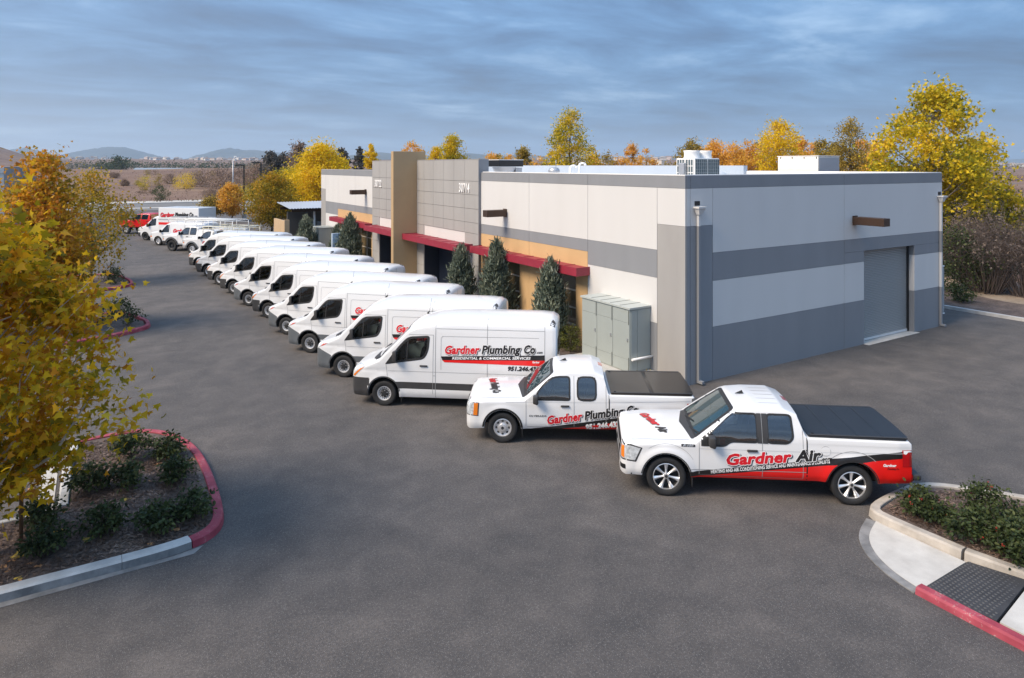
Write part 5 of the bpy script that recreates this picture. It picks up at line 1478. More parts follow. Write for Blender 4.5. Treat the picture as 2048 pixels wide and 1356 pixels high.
        if P.get('fog'):
            lay_at(skin, t, 'fog_lamp', rounded([(sg * -.16, bz - .17), (sg * .02, bz - .17), (sg * .02, bz - .07), (sg * -.16, bz - .07)], .02), M_BLACK, o_, uu, (0, 0, 1), .006, .06, 4)
        # tail lamps wrap the rear corner
        q = R(50); d = Vector((-math.cos(q), -s * math.sin(q), 0)); uu = Vector((math.sin(q), -s * math.cos(q), 0)) * (1 if s < 0 else -1)
        o_ = Vector((L - .12, s * (HWD - .05), 0)) - d * 2
        tp = [(-.16, rail - .50), (.20, rail - .50), (.20, rail - .17), (-.16, rail - .17)]
        tl = lay_at(skin, t, 'tail_light', [(sg * a, b_) for a, b_ in tp], M_TAIL, o_, uu, (0, 0, 1), .006, .06, 4)
        if tl:
            for Q in ([(-.14, rail - .18), (.18, rail - .18), (.18, rail - .205), (-.06, rail - .205), (-.10, rail - .25), (-.14, rail - .24)], [(.10, rail - .34), (.18, rail - .34), (.18, rail - .39), (.10, rail - .39)]):
                lay_at(skin, tl, 'lens', [(sg * a, b_) for a, b_ in Q], M_VINW, o_, uu, (0, 0, 1), .009, .05, 4)
    wheels(t, xf, xr, P.get('whw', HWD), r, P.get('tw', .265), P['rr'], P['rim'])
    rbox('underbody', t, (L / 2, 0, zb - .02), (L - 1.2, 1.2, .14), M_WELL, .01)
    rbox('step_bumper', t, (L + .02, 0, .60), (.16, HWD * 1.86, .12), M_TRIM if not P.get('chrome_rear') else M_RIMC, .03)
    if P.get('antenna', True):
        bm = bmesh.new()
        v0 = [bm.verts.new(p) for p in ((wx + .18, -.012, top - .01), (wx + .36, -.02, top), (wx + .36, .02, top), (wx + .18, .012, top - .01))]
        tip = [bm.verts.new(p) for p in ((wx + .33, -.008, top + .065), (wx + .33, .008, top + .065))]
        bm.faces.new((v0[0], v0[1], tip[0])); bm.faces.new((v0[3], tip[1], v0[2])); bm.faces.new((v0[0], tip[0], tip[1], v0[3])); bm.faces.new((v0[1], v0[2], tip[1], tip[0]))
        obj('antenna', bm, M_RUB, t)
    if P.get('tonneau'):
        x0, x1 = xb + .03, L - .13
        bm = bmesh.new()
        wv = HWD - .075
        prism(bm, rounded([(x0, -wv), (x1 - .06, -wv), (x1, -wv + .10), (x1 + .02, 0), (x1, wv - .10), (x1 - .06, wv), (x0, wv)], .03), rail + .001, rail + .045)
        c_ = obj('bed_cover', bm, P['tonneau'], t, smooth=30)
        for k in range(P.get('ribs', 3)):
            x = x0 + (x1 - x0) * (k + 1) / (P.get('ribs', 3) + 1)
            rbox('rib', c_, (x, 0, rail + .045), (P.get('ribw', .05), wv * 1.86, .010), P['tonneau'], .004)
        for s in (-1, 1): rbox('rail', c_, ((x0 + x1) / 2, s * (wv - .025), rail + .042), (x1 - x0 - .06, .05, .022), M_TRIM, .006)
        for s in (-1, 1): rbox('latch', c_, (x0 + .10, s * (wv - .10), rail + .05), (.05, .05, .02), M_BLACK, .005)
    # ribs pressed in the roof
    for k in range(P.get('roof_ribs', 0)):
        y = (k - (P['roof_ribs'] - 1) / 2) * .24
        lay_at(skin, t, 'roof_rib', rounded([(wx + .55, y - .045), (rx - .28, y - .045), (rx - .28, y + .045), (wx + .55, y + .045)], .03), base, (0, 0, 4), (1, 0, 0), (0, 1, 0), .006, .2)
    t['skin'] = 0
    return t, skin

# ------------------------------------------------------------------ placing the fleet
def place(t, wheel, heading, xf, hw):
    """stand a vehicle so its near front wheel's outer contact is at wheel; heading = direction of its tail"""
    a = R(heading)
    off = Vector((xf * math.cos(a) + hw * math.sin(a), xf * math.sin(a) - hw * math.cos(a)))
    t.location = (wheel[0] - off.x, wheel[1] - off.y, 0.0)
    t.rotation_euler = (0, 0, a)
VG = 'white high-roof vans parked in a slanted row'
v_old = make_van('delivery_van', 'white high-roof van with black bumper, nearest of the row, full lettering showing', VG, 5.93, False)
place(v_old, (7.21, 18.55), -38.3, 1.0, .985)
v2 = make_van('delivery_van', 'white high-roof van with grey bumper, second from the front directly behind the fully lettered van', VG, 6.10, True)
place(v2, (7.06, 21.74), -41.5, 1.0, .985)
v3 = make_van('delivery_van', 'white high-roof van with grey bumper, third from the front with two red letters showing', VG, 6.36, True)
place(v3, (6.93, 25.22), -46.0, 1.0, .985)
v4 = make_van('delivery_van', 'white high-roof van with grey bumper, fourth from the front of the row', VG, 6.90, True)
place(v4, (6.87, 28.44), -50.5, 1.0, .985)
v5 = make_van('delivery_van', 'white high-roof van with black bumper parked between two grey-bumpered vans', VG, 6.90, False)
place(v5, (6.92, 31.90), -50.0, 1.0, .985)
v6 = copy_tree(v4); v6['label'] = 'white high-roof van with grey bumper, farthest of the grey-bumpered vans'
place(v6, (6.70, 35.19), -49.5, 1.0, .985)
for lab, wpt, hd in (('white high-roof van with black bumper, next beyond the farthest grey-bumpered van', (6.64, 38.84), -48.6),
                     ('white high-roof van with black bumper, third from the far end of the van row', (6.46, 42.25), -50.2),
                     ('white high-roof van with black bumper, second from the far end of the van row', (6.36, 45.75), -48.0),
                     ('white high-roof van with black bumper at the far end beside the ladder-rack pickup', (6.30, 49.15), -49.8)):
    c = copy_tree(v5); c['label'] = lab; place(c, wpt, hd, 1.0, .985)

M_TONN = mat('bed_cover_black', (0.016, 0.019, 0.024), 0.42, var=0.15, vscale=1.5)
M_TONB = mat('bed_cover_dark_bronze', (0.020, 0.017, 0.015), 0.28, coat=0.1)
F = dict(L=5.86, hw=1.0, xf=.94, xr=4.62, r=.405, ra=.495, rr=.275, rim='alloy', hood=1.09, cowl=(1.52, 1.225), wtop=(2.34, 1.80), rear=(3.58, 1.79), roof=1.885,
         rail=1.335, bed0=3.76, belt=1.20, zb=.44, doors=[1.60, 2.86, 3.66], bumper=.68, stripe=(((1.41, .545), (5.57, 1.135)), ((1.41, .43), (5.60, 1.005)), 1.36),
         win_top=1.74, win_sill=1.12, wr=.06,
         win_front_frame=[(1.62, 1.085), (2.13, 1.085), (2.25, 1.185), (2.87, 1.185), (2.87, 1.755), (2.26, 1.755), (1.62, 1.26)],
         win_front=[(1.82, 1.115), (2.11, 1.115), (2.235, 1.215), (2.76, 1.215), (2.76, 1.728), (2.28, 1.728), (1.84, 1.36)],
         win_rear_frame=[(2.87, 1.185), (3.38, 1.185), (3.50, 1.30), (3.47, 1.755), (2.87, 1.755)], win_rear=[(2.98, 1.215), (3.36, 1.215), (3.465, 1.315), (3.44, 1.728), (2.98, 1.728)],
         black_side=[[(2.765, 1.19), (2.855, 1.19), (2.855, 1.75), (2.765, 1.75)], [(2.868, 1.19), (2.975, 1.19), (2.975, 1.75), (2.868, 1.75)]],
         sail=[(1.64, 1.09), (1.84, 1.09), (1.84, 1.39), (1.64, 1.24)], handles=[2.66], handle_z=1.035, mirror=(1.84, 1.11, .98), mirror_h=.24, lamp=[(-.17, .74), (.20, .72), (.30, .98), (.12, 1.02), (-.17, 1.00)], amber=[(-.10, .76), (.00, .75), (.00, 1.0), (-.10, 1.0)],
         lamp_frame=[(-.20, .71), (.22, .69), (.33, .99), (.12, 1.05), (-.20, 1.03)], fog=True, tonneau=M_TONN, ribs=3, ribw=.05, roof_ribs=5, tw=.275, whw=.995, bars=2, flare=.035)
f1, sk1 = make_pickup('pickup_truck', 'white pickup with red and black sides and black bed cover, nearest vehicle at the right', F)
place(f1, (10.22, 10.40), -38.0, .94, .98)
a = math.atan2(.59, 4.16)
logo(sk1, f1, 2.16, .725, .225, R(5.6), [('Gardner', M_LETR, 0, 1.28), ('Air', M_VINB, 1.36, .50)])
print_text(sk1, f1, '.com', [(.03, M_VINB, 0, 0)], 4.00, .885, .085, R(5.6), fit=.22)
print_text(sk1, f1, 'HEATING AND AIR CONDITIONING SERVICE AND MAINTENANCE SPECIALISTS', [(.016, M_VINW, 0, 0)], 1.84, .527, .074, a, shear=.12, fit=2.36)
print_text(sk1, f1, 'Gardner', [(.03, M_VINW, 0, 0)], 5.20, .83, .055, R(2), fit=.25)
print_text(sk1, f1, 'Plumbing Co', [(.02, M_VINB, 0, 0)], 5.28, .775, .03, R(2), fit=.22)
lay_side(sk1, f1, 'fender_badge', [(1.24, 1.06), (1.52, 1.06), (1.52, 1.11), (1.24, 1.11)], M_TRIM, .004)
print_text(sk1, f1, 'F-150', [(.02, M_RIMC, 0, 0)], 1.28, 1.068, .034, 0, fit=.2, off0=.006)
HOODF = ((0, 0, 5), (0, -1, 0), (1, 0, 0))
def hood_text(sk_, t, s, layers, x, y0, wd, h, ang=0.0, st=0.0):      # reads from the front of the vehicle
    # lettering lies on the hood; local u runs to the near side, v to the windshield
    print_text(sk_, t, s, layers, y0 + st * math.cos(ang), x + st * math.sin(ang), h, ang, frame=HOODF, fit=wd)
L3 = lambda m: [(.06, M_VINB, .006, -.008), (.03, m, 0, 0)]
hood_text(sk1, f1, 'Gardner', L3(M_LETR), .50, -.54, .82, .19, R(19), 0)
hood_text(sk1, f1, 'Air', L3(M_VINB), .50, -.54, .32, .19, R(19), .88)
lay_side(sk1, f1, 'fuel_door', rounded([(4.01, 1.0), (4.19, 1.0), (4.19, 1.17), (4.01, 1.17)], .08), M_CARW, .0045, .1, False)
lay_side(sk1, f1, 'panel_seam', line_poly([(4.10 + .095 * math.cos(R(q)), 1.085 + .095 * math.sin(R(q))) for q in range(-150, 160, 20)], .007), M_SEAM, .003, .1, False)
lay_side(sk1, f1, 'panel_seam', line_poly([(4.62 + .62 * math.cos(R(q)), .50 + .60 * math.sin(R(q))) for q in range(45, 136, 8)], .012), M_SEAM, .003, .1)
lay_side(sk1, f1, 'panel_seam', line_poly([(.94 + .62 * math.cos(R(q)), .50 + .60 * math.sin(R(q))) for q in range(30, 130, 8)], .006), M_SEAM, .003, .1)

lay_side(sk1, f1, 'body_crease', line_poly([(1.42, .60), (3.72, .64)], .012), M_SEAM, .0045, .1)
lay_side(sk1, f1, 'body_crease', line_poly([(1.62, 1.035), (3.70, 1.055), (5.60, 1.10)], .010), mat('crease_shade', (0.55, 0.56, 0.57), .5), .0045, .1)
for q0 in (.94, 4.62):
    lay_side(sk1, f1, 'arch_lip', [(q0 + .500 * math.cos(R(q)), .405 + .500 * math.sin(R(q))) for q in range(6, 178, 7)] + [(q0 + .522 * math.cos(R(q)), .405 + .522 * math.sin(R(q))) for q in range(174, 2, -7)], M_RUB, .007, .08)
lay_side(sk1, f1, 'air_dam', [(.20, .36), (.48, .36), (.46, .44), (.22, .44)], M_TRIM, .006, .08)

S = dict(L=5.72, hw=.995, xf=.92, xr=4.56, r=.375, ra=.455, rr=.225, rim='oval', hood=1.045, cowl=(1.46, 1.165), wtop=(2.16, 1.70), rear=(3.42, 1.70), roof=1.80,
         rail=1.235, bed0=3.56, belt=1.10, zb=.38, doors=[1.50, 2.68, 3.46], bumper=.66, stripe=(((1.53, .35), (4.0, .73)), ((2.16, .34), (3.94, .61)), 1.50),
         win_top=1.66, win_sill=1.10, wr=[.04, .04, .06, .36, .1],
         win_front_frame=[(1.64, 1.085), (2.585, 1.085), (2.585, 1.645), (2.13, 1.645), (1.80, 1.36)], win_front=[(1.72, 1.11), (2.565, 1.11), (2.565, 1.62), (2.14, 1.62), (1.83, 1.33)],
         win_rear_frame=[(2.755, 1.085), (3.23, 1.085), (3.23, 1.645), (2.755, 1.645)], win_rear=[(2.775, 1.11), (3.21, 1.11), (3.21, 1.62), (2.775, 1.62)], wrr=.13,
         handles=[2.46], handle_z=.955, mirror=(1.74, 1.03, .97), mirror_h=.22, lamp=[(-.20, .70), (.20, .68), (.22, .98), (-.20, 1.02)], amber=[(.11, .685), (.20, .68), (.22, .98), (.13, .985)],
         lamp_frame=[(-.22, .68), (.22, .66), (.24, .99), (-.22, 1.04)], tonneau=M_TONB, ribs=1, ribw=.10, roof_ribs=0, tw=.255, whw=.985, bars=1, bar_m=M_RIMC, flare=.02, grille_m=M_BLACK)
s1, sk2 = make_pickup('pickup_truck', 'white pickup with bronze-tinted bed cover between the vans and the nearest pickup', S)
place(s1, (8.74, 14.53), -35.0, .92, .97)
logo(sk2, s1, 2.04, .505, .205, R(8.2), [('Gardner', M_LETR, 0, .86), ('Plumbing', M_VINB, .92, .96), ('Co', M_VINB, 1.96, .27)])
print_text(sk2, s1, '.com', [(.03, M_VINB, 0, 0)], 4.27, .825, .06, R(8), fit=.17)
print_text(sk2, s1, '951.246.4337', [(.055, M_VINW, 0, 0)], 2.98, .372, .14, R(7.5), shear=.1, fit=.92)
print_text(sk2, s1, 'SILVERADO', [(.03, M_TRIM, 0, 0)], 1.58, .685, .04, 0, shear=.1, fit=.42, space=1.25)
hood_text(sk2, s1, 'Gardner', L3(M_LETR), .46, -.62, .44, .20, R(10), 0)
hood_text(sk2, s1, 'Plumbing', L3(M_VINB), .46, -.62, .52, .20, R(10), .48)
hood_text(sk2, s1, 'Co', L3(M_VINB), .46, -.62, .18, .20, R(10), 1.04)

for q0 in (.92, 4.56):
    lay_side(sk2, s1, 'arch_lip', [(q0 + .46 * math.cos(R(q)), .375 + .46 * math.sin(R(q))) for q in range(2, 180, 7)] + [(q0 + .505 * math.cos(R(q)), .375 + .505 * math.sin(R(q))) for q in range(178, 0, -7)], M_RUB, .008, .08)
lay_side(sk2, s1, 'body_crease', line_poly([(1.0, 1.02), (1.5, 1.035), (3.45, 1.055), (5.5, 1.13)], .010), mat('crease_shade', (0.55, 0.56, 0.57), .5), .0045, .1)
# --- service trucks at the far end of the row
def ladder_rack(t, x0, x1, hw, z0, z1, m, n=4):
    bm = bmesh.new()
    for s in (-1, 1):
        cyl(bm, (x0, s * hw, z1), (x1, s * hw, z1), .032, seg=8)
        cyl(bm, (x0, s * hw, z1 - .16), (x1, s * hw, z1 - .16), .02, seg=6)
        for k in range(n):
            x = x0 + (x1 - x0) * k / (n - 1); cyl(bm, (x, s * hw, z0), (x, s * hw, z1), .028, seg=6)
    for k in range(n):
        x = x0 + (x1 - x0) * k / (n - 1); cyl(bm, (x, -hw, z1), (x, hw, z1), .028, seg=6)
    return obj('ladder_rack', bm, m, t)
def ladder(x0, x1, y, z, wd, m, parent):
    bm = bmesh.new()
    for s in (-1, 1): bx(bm, x0, x1, y + s * wd / 2 - .02, y + s * wd / 2 + .02, z, z + .08)
    k = x0 + .15
    while k < x1: cyl(bm, (k, y - wd / 2, z + .04), (k, y + wd / 2, z + .04), .016, seg=6); k += .3
    return obj('ladder', bm, m, parent)
def service_body(t, x0, x1, hw, z0, z1, m):
    for s in (-1, 1):
        bm = bmesh.new(); bx(bm, x0, x1, s * hw - (0 if s < 0 else .42), s * hw + (.42 if s < 0 else 0), z0, z1, bevel=.015); b_ = obj('service_box', bm, m, t)
        n = 4
        for k in range(n):
            a = x0 + (x1 - x0) * k / n + .03; c = x0 + (x1 - x0) * (k + 1) / n - .03
            bm = bmesh.new(); bx(bm, a, c, s * (hw + .001), s * (hw + .014), (z0 + .45) if k in (1, 2) else z0 + .05, z1 - .06, bevel=.004); d_ = obj('door', bm, m, b_)
    bm = bmesh.new(); bx(bm, x0 + .02, x1 - .02, -hw + .43, hw - .43, z0 + .1, z0 + .4); obj('bed_floor', bm, M_TRIM, t)
H = dict(S); H.update(L=5.75, xf=1.0, xr=4.60, r=.41, ra=.49, rr=.235, rim='polish', hood=1.20, cowl=(1.55, 1.33), wtop=(2.20, 1.86), rear=(2.95, 1.86), roof=1.95, rail=1.30, bed0=3.06,
         belt=1.27, zb=.50, doors=[1.60, 2.86], bumper=.74, stripe=None, win_front_frame=[(1.74, 1.255), (2.70, 1.255), (2.70, 1.80), (2.24, 1.80), (1.88, 1.48)], win_front=[(1.82, 1.28), (2.67, 1.28), (2.67, 1.775), (2.25, 1.775), (1.92, 1.47)],
         win_rear=None, handles=[2.62], handle_z=1.12, mirror=(1.80, 1.22, .98), lamp=[(-.20, .86), (.18, .84), (.22, 1.12), (-.20, 1.16)], amber=[(.10, .85), (.18, .84), (.21, .95), (.12, .96)], lamp_frame=[],
         tonneau=None, bumper_m=M_RIMC, bumper_mi=3, flare=.02, grille_m=M_RIMC, bars=2, rake=False, antenna=False, shield_w=.78)
h1, sk3 = make_pickup('pickup_truck', 'white service pickup with grey wheel flares and a ladder rack beside the last van', H)
place(h1, (6.93, 58.0), -48.5, 1.0, .97)
lay_side(sk3, h1, 'wheel_flare', [(1.0 + .50 * math.cos(R(q)), .41 + .50 * math.sin(R(q))) for q in range(0, 181, 9)] + [(1.0 + .62 * math.cos(R(q)), .41 + .62 * math.sin(R(q))) for q in range(180, -1, -9)], M_TRIMG, .02, .1)
logo(sk3, h1, 2.02, .80, .26, R(3), [('Gardner', M_LETR, 0, 1.2)], outline=.5)
service_body(h1, 3.10, 5.70, 1.02, .62, 1.56, M_WHITEP)
rk = ladder_rack(h1, 2.0, 5.75, .92, 1.56, 2.18, mat('rack_cream', (0.72, 0.70, 0.58), 0.5), 5)
D = dict(H); D.update(L=5.9, r=.44, ra=.53, rr=.26, rim='dark', hood=1.30, cowl=(1.55, 1.42), wtop=(2.26, 1.96), rear=(3.55, 1.96), roof=2.06, rail=1.40, bed0=3.68, belt=1.38, zb=.56, doors=[1.62, 2.75, 3.55],
         bumper=.82, win_front_frame=[(1.74, 1.33), (2.70, 1.36), (2.70, 1.92), (2.28, 1.92), (1.90, 1.58)], win_front=[(1.84, 1.36), (2.68, 1.39), (2.68, 1.895), (2.30, 1.895), (1.96, 1.58)],
         win_rear_frame=[(2.80, 1.36), (3.40, 1.36), (3.40, 1.92), (2.80, 1.92)], win_rear=[(2.82, 1.39), (3.38, 1.39), (3.38, 1.895), (2.82, 1.895)], wrr=.05, handles=[2.55, 3.35], handle_z=1.22, mirror=(1.86, 1.30, .98), mirror_m=M_WHITEP, mirror_h=.34,
         lamp=[(-.20, .92), (.16, .90), (.20, 1.22), (-.20, 1.25)], amber=[(.08, .91), (.16, .90), (.19, 1.0), (.10, 1.0)], bumper_m=M_TRIM)
d1, sk4 = make_pickup('pickup_truck', 'tall white crew-cab work truck with black wheels, black flares and a rack of pipes', D)
place(d1, (5.81, 61.1), -48.5, 1.0, .97)
lay_side(sk4, d1, 'wheel_flare', [(1.0 + .54 * math.cos(R(q)), .44 + .54 * math.sin(R(q))) for q in range(0, 181, 9)] + [(1.0 + .70 * math.cos(R(q)), .44 + .70 * math.sin(R(q))) for q in range(180, -1, -9)], M_TRIM, .03, .1)
service_body(d1, 3.72, 6.8, 1.06, .66, 1.80, M_WHITEP)
ladder_rack(d1, 2.3, 6.8, .95, 1.80, 2.52, M_WHITEP, 5)
ladder(2.0, 6.9, .3, 2.56, .42, M_GALV, d1)
bm = bmesh.new()
for k in range(5): cyl(bm, (2.2, -.6 + k * .12, 2.60), (6.6, -.6 + k * .12, 2.60), .045, seg=8)
obj('pipe_load', bm, mat('pipe_white', (0.7, 0.7, 0.68), 0.5), d1)
# passenger-cab cargo van with a roof rack
E_ = empty('cargo_van', (0, 0, 0), 0, 'low white cargo van with a long roof ladder rack and amber-cornered headlights', 'van')
def express(t):
    L, HWD = 5.7, .99
    t['hw'] = HWD
    ZT = ([0, .03, .10, .3, .85, .95, 1.75, 2.0, 2.4, L - .3, L - .05, L], [.80, 1.0, 1.10, 1.17, 1.27, 1.32, 1.92, 2.03, 2.08, 2.08, 2.0, 1.9])
    W = ([0, .03, .1, .3, .8, L - .2, L], [.70, .85, .92, .96, HWD, HWD, .93])
    ZB = ([0, .3, L], [.36, .34, .38]); RR = ([0, .9, 1.8, L], [.1, .1, .14, .14]); CR = ([0, 1, 2, L], [.04, .06, .08, .08])
    xs = sorted(set(list(np.linspace(.3, L - .3, 56)) + ZT[0] + W[0]))
    bm = loft_body(xs, W, ZB, ZT, RR, CR, lambda x, z: .14 * max(0, z - 1.1) + (.05 * max(0, z - 1.1) if x < 2 else 0))
    for x in (1.15, 2.25, .4): bisect(bm, (x, 0, 0), (1, 0, 0))
    bisect(bm, (0, 0, .62), (0, 0, 1))
    ar = [(.95, .37, .45), (4.4, .37, .45)]
    me = cut_arches(bm, ar, HWD); sk_ = Skin(me)
    def key(c, n):
        if c.x < .4 and c.z < .62: return ('bumper', 0, 1)
        if abs(n.y) > .5 and 1.15 < c.x < 2.25 and c.z < 1.9: return ('door', 1 if c.y < 0 else 2, 0)
        if n.z > .3 and c.x < .95: return ('hood', 0, 0)
        return ('body', 0, 0)
    split_body(me, key, [M_CARW, M_RIMS], t, ar)
    lay_side(sk_, t, 'side_window', rounded([(1.22, 1.14), (2.12, 1.16), (2.12, 1.78), (1.78, 1.78)], .05), M_GLASS, .005)
    sd = Vector((.80, 0, .60)).normalized(); o = Vector((.95, 0, 1.32)) + Vector((-sd.z, 0, sd.x)) * 2
    lay_at(sk_, t, 'windshield', rounded([(-.84, .02), (.84, .02), (.74, .92), (-.74, .92)], .08), M_SHIELD, o, (0, -1, 0), (sd.x, 0, sd.z), .005, .12)
    fr = ((-3, 0, 0), (0, -1, 0), (0, 0, 1))
    lay_at(sk_, t, 'grille', rounded([(-.55, .66), (.55, .66), (.58, .98), (-.58, .98)], .04), M_BLACK, *fr, .005, .1)
    for s in (-1, 1):
        q = R(52); d = Vector((math.cos(q), -s * math.sin(q), 0)); uu = Vector((math.sin(q), s * math.cos(q), 0)) * (1 if s < 0 else -1); sg = 1 if s < 0 else -1
        o_ = Vector((.1, s * .88, 0)) - d * 2
        h = lay_at(sk_, t, 'headlight', [(sg * a_, b_) for a_, b_ in [(-.2, .84), (.2, .84), (.2, 1.02), (-.2, 1.04)]], M_LAMP, o_, uu, (0, 0, 1), .006, .06, 4)
        lay_at(sk_, h or t, 'indicator', [(sg * a_, b_) for a_, b_ in [(-.2, .70), (.2, .70), (.2, .82), (-.2, .82)]], M_AMBER, o_, uu, (0, 0, 1), .006, .06, 4)
    mirrors(t, 1.30, 1.12, .97, M_RUB, h=.26, wd=.18, arm=.05)
    wheels(t, .95, 4.4, .98, .37, .25, .215, 'polish')
    logo(sk_, t, 2.55, 1.15, .32, R(2), [('Gardner', M_LETR, 0, 1.35)], outline=.5)
    lay_side(sk_, t, 'panel_seam', line_poly([(2.25, .4), (2.25, 1.95)], .012), M_SEAM, .003)
    ladder_rack(t, 1.9, 5.5, .80, 2.02, 2.36, M_WHITEP, 5)
    ladder(1.8, 5.4, -.3, 2.40, .4, M_GALV, t)
    rbox('underbody', t, (L / 2, 0, .32), (L - 1, 1.3, .12), M_WELL, .01)
express(E_)
place(E_, (5.25, 66.1), -48.5, .95, .97)
# cab with a tall lettered cargo box
B_ = empty('box_truck', (0, 0, 0), 0, 'white box truck with a tall lettered cargo body next to the red pickup', 'box truck')
def box_truck(t):
    L, HWD = 2.55, .98
    t['hw'] = HWD
    ZT = ([0, .03, .10, .3, .80, .9, 1.72, 1.95, 2.3, L - .03, L], [.85, 1.0, 1.12, 1.22, 1.36, 1.42, 2.12, 2.25, 2.31, 2.31, 2.25])
    W = ([0, .03, .1, .3, .8, L], [.66, .82, .90, .95, HWD, HWD])
    ZB = ([0, .3, L], [.36, .34, .38]); RR = ([0, .9, 1.8, L], [.1, .1, .14, .14]); CR = ([0, 1, 2, L], [.04, .06, .08, .08])
    xs = sorted(set(list(np.linspace(.3, L - .1, 34)) + ZT[0] + W[0]))
    bm = loft_body(xs, W, ZB, ZT, RR, CR, lambda x, z: .12 * max(0, z - 1.1))
    for x in (1.2, 2.3, .45): bisect(bm, (x, 0, 0), (1, 0, 0))
    bisect(bm, (0, 0, .72), (0, 0, 1))
    ar = [(.98, .36, .44)]
    me = cut_arches(bm, ar, HWD); sk_ = Skin(me)
    def key(c, n):
        if c.x < .45 and c.z < .72: return ('bumper', 0, 1)
        if abs(n.y) > .5 and 1.2 < c.x < 2.3 and c.z < 2.1: return ('door', 1 if c.y < 0 else 2, 0)
        if n.z > .3 and c.x < .9: return ('hood', 0, 0)
        return ('cab', 0, 0)
    split_body(me, key, [M_CARW, M_TRIM], t, ar)
    lay_side(sk_, t, 'side_window', rounded([(1.12, 1.28), (2.16, 1.40), (2.16, 2.02), (1.74, 2.02)], .05), M_GLASS, .005)
    sd = Vector((.82, 0, .70)).normalized(); o = Vector((.9, 0, 1.42)) + Vector((-sd.z, 0, sd.x)) * 2
    lay_at(sk_, t, 'windshield', rounded([(-.84, .02), (.84, .02), (.74, 1.0), (-.74, 1.0)], .08), M_SHIELD, o, (0, -1, 0), (sd.x, 0, sd.z), .005, .12)
    for s in (-1, 1):
        q = R(52); d = Vector((math.cos(q), -s * math.sin(q), 0)); uu = Vector((math.sin(q), s * math.cos(q), 0)) * (1 if s < 0 else -1); sg = 1 if s < 0 else -1
        o_ = Vector((.1, s * .85, 0)) - d * 2
        lay_at(sk_, t, 'headlight', [(sg * a_, b_) for a_, b_ in [(-.2, .84), (.1, .84), (.28, 1.10), (-.1, 1.06)]], M_LAMP, o_, uu, (0, 0, 1), .006, .06, 4)
    mirrors(t, 1.36, 1.25, .96, M_RUB, h=.32, wd=.2, arm=.06)
    bm = bmesh.new(); bx(bm, 2.62, 7.0, -1.12, 1.12, .62, 3.05, bevel=.03); bb = obj('cargo_box', bm, M_CARW, t)
    bm = bmesh.new(); bx(bm, 2.60, 7.02, -1.135, -1.122, 1.95, 2.02); bx(bm, 2.60, 7.02, -1.135, -1.122, .62, .70); obj('edge_rail', bm, M_GALV, bb)
    bm = bmesh.new(); bx(bm, 2.64, 6.98, -1.128, -1.121, 1.50, 1.72); obj('stripe', bm, M_VINR, bb)
    bsk = Skin(bb.data)
    logo(bsk, t, 2.85, 2.22, .38, R(1.2), [('Gardner', M_LETR, 0, 1.50), ('Plumbing', M_VINB, 1.60, 1.45), ('Co', M_VINB, 3.16, .42)], outline=.5)
    print_text(bsk, t, '.com', [(.03, M_VINB, 0, 0)], 6.52, 2.30, .14, 0, fit=.34)
    wheels(t, .98, 5.4, .97, .36, .25, .21, 'dark')
    rbox('underbody', t, (3.4, 0, .50), (5.8, 1.0, .24), M_WELL, .01)
box_truck(B_)
place(B_, (4.61, 71.2), -48.0, .98, .96)
# lifted red pickup
RD = dict(D); RD.update(L=6.0, r=.44, ra=.54, rr=.24, rim='polish', paint=M_CARR, hood=1.36, cowl=(1.60, 1.48), wtop=(2.20, 2.0), rear=(3.75, 2.0), roof=2.10, rail=1.50, bed0=3.90, belt=1.44, zb=.70, doors=[1.68, 2.80, 3.75], bumper=.90,
          win_front_frame=[(1.86, 1.47), (2.72, 1.49), (2.72, 1.98), (2.28, 1.98), (1.98, 1.70)], win_front=[(1.90, 1.50), (2.70, 1.52), (2.70, 1.96), (2.30, 1.96), (2.02, 1.70)],
          win_rear_frame=[(2.84, 1.49), (3.60, 1.49), (3.60, 1.98), (2.84, 1.98)], win_rear=[(2.87, 1.52), (3.57, 1.52), (3.57, 1.96), (2.87, 1.96)], handles=[2.62, 3.52], handle_z=1.34, mirror=(1.92, 1.40, .98), mirror_m=M_RUB, mirror_h=.26,
          bumper_m=M_RIMC, grille_m=M_RIMC, bar_m=M_BLACK, lamp=[(-.2, 1.0), (.16, .98), (.2, 1.24), (-.2, 1.26)], amber=[(.08, .99), (.16, .98), (.2, 1.24), (.1, 1.24)], chrome_rear=True)
r1, sk5 = make_pickup('pickup_truck', 'red lifted crew-cab pickup with wooden side racks at the far end of the lot', RD)
place(r1, (3.40, 78.8), -46.0, 1.0, .97)
bm = bmesh.new()
for s in (-1, 1):
    for k in range(3): bx(bm, 4.0, 5.9, s * .93 - .02, s * .93 + .02, 1.56 + k * .17, 1.66 + k * .17)
    for x in (4.05, 4.95, 5.85): bx(bm, x - .04, x + .04, s * .90 - .02, s * .90 + .02, 1.3, 2.06)
bx(bm, 3.98, 4.02, -.9, .9, 1.60, 1.68); bx(bm, 3.98, 4.02, -.9, .9, 1.86, 1.94)
obj('side_rack', bm, mat('rack_wood', (0.34, 0.20, 0.11), 0.8, var=0.2), r1)
for o_ in list(bpy.data.objects):
    if 'hw' in o_.keys(): del o_['hw']
    if 'skin' in o_.keys(): del o_['skin']

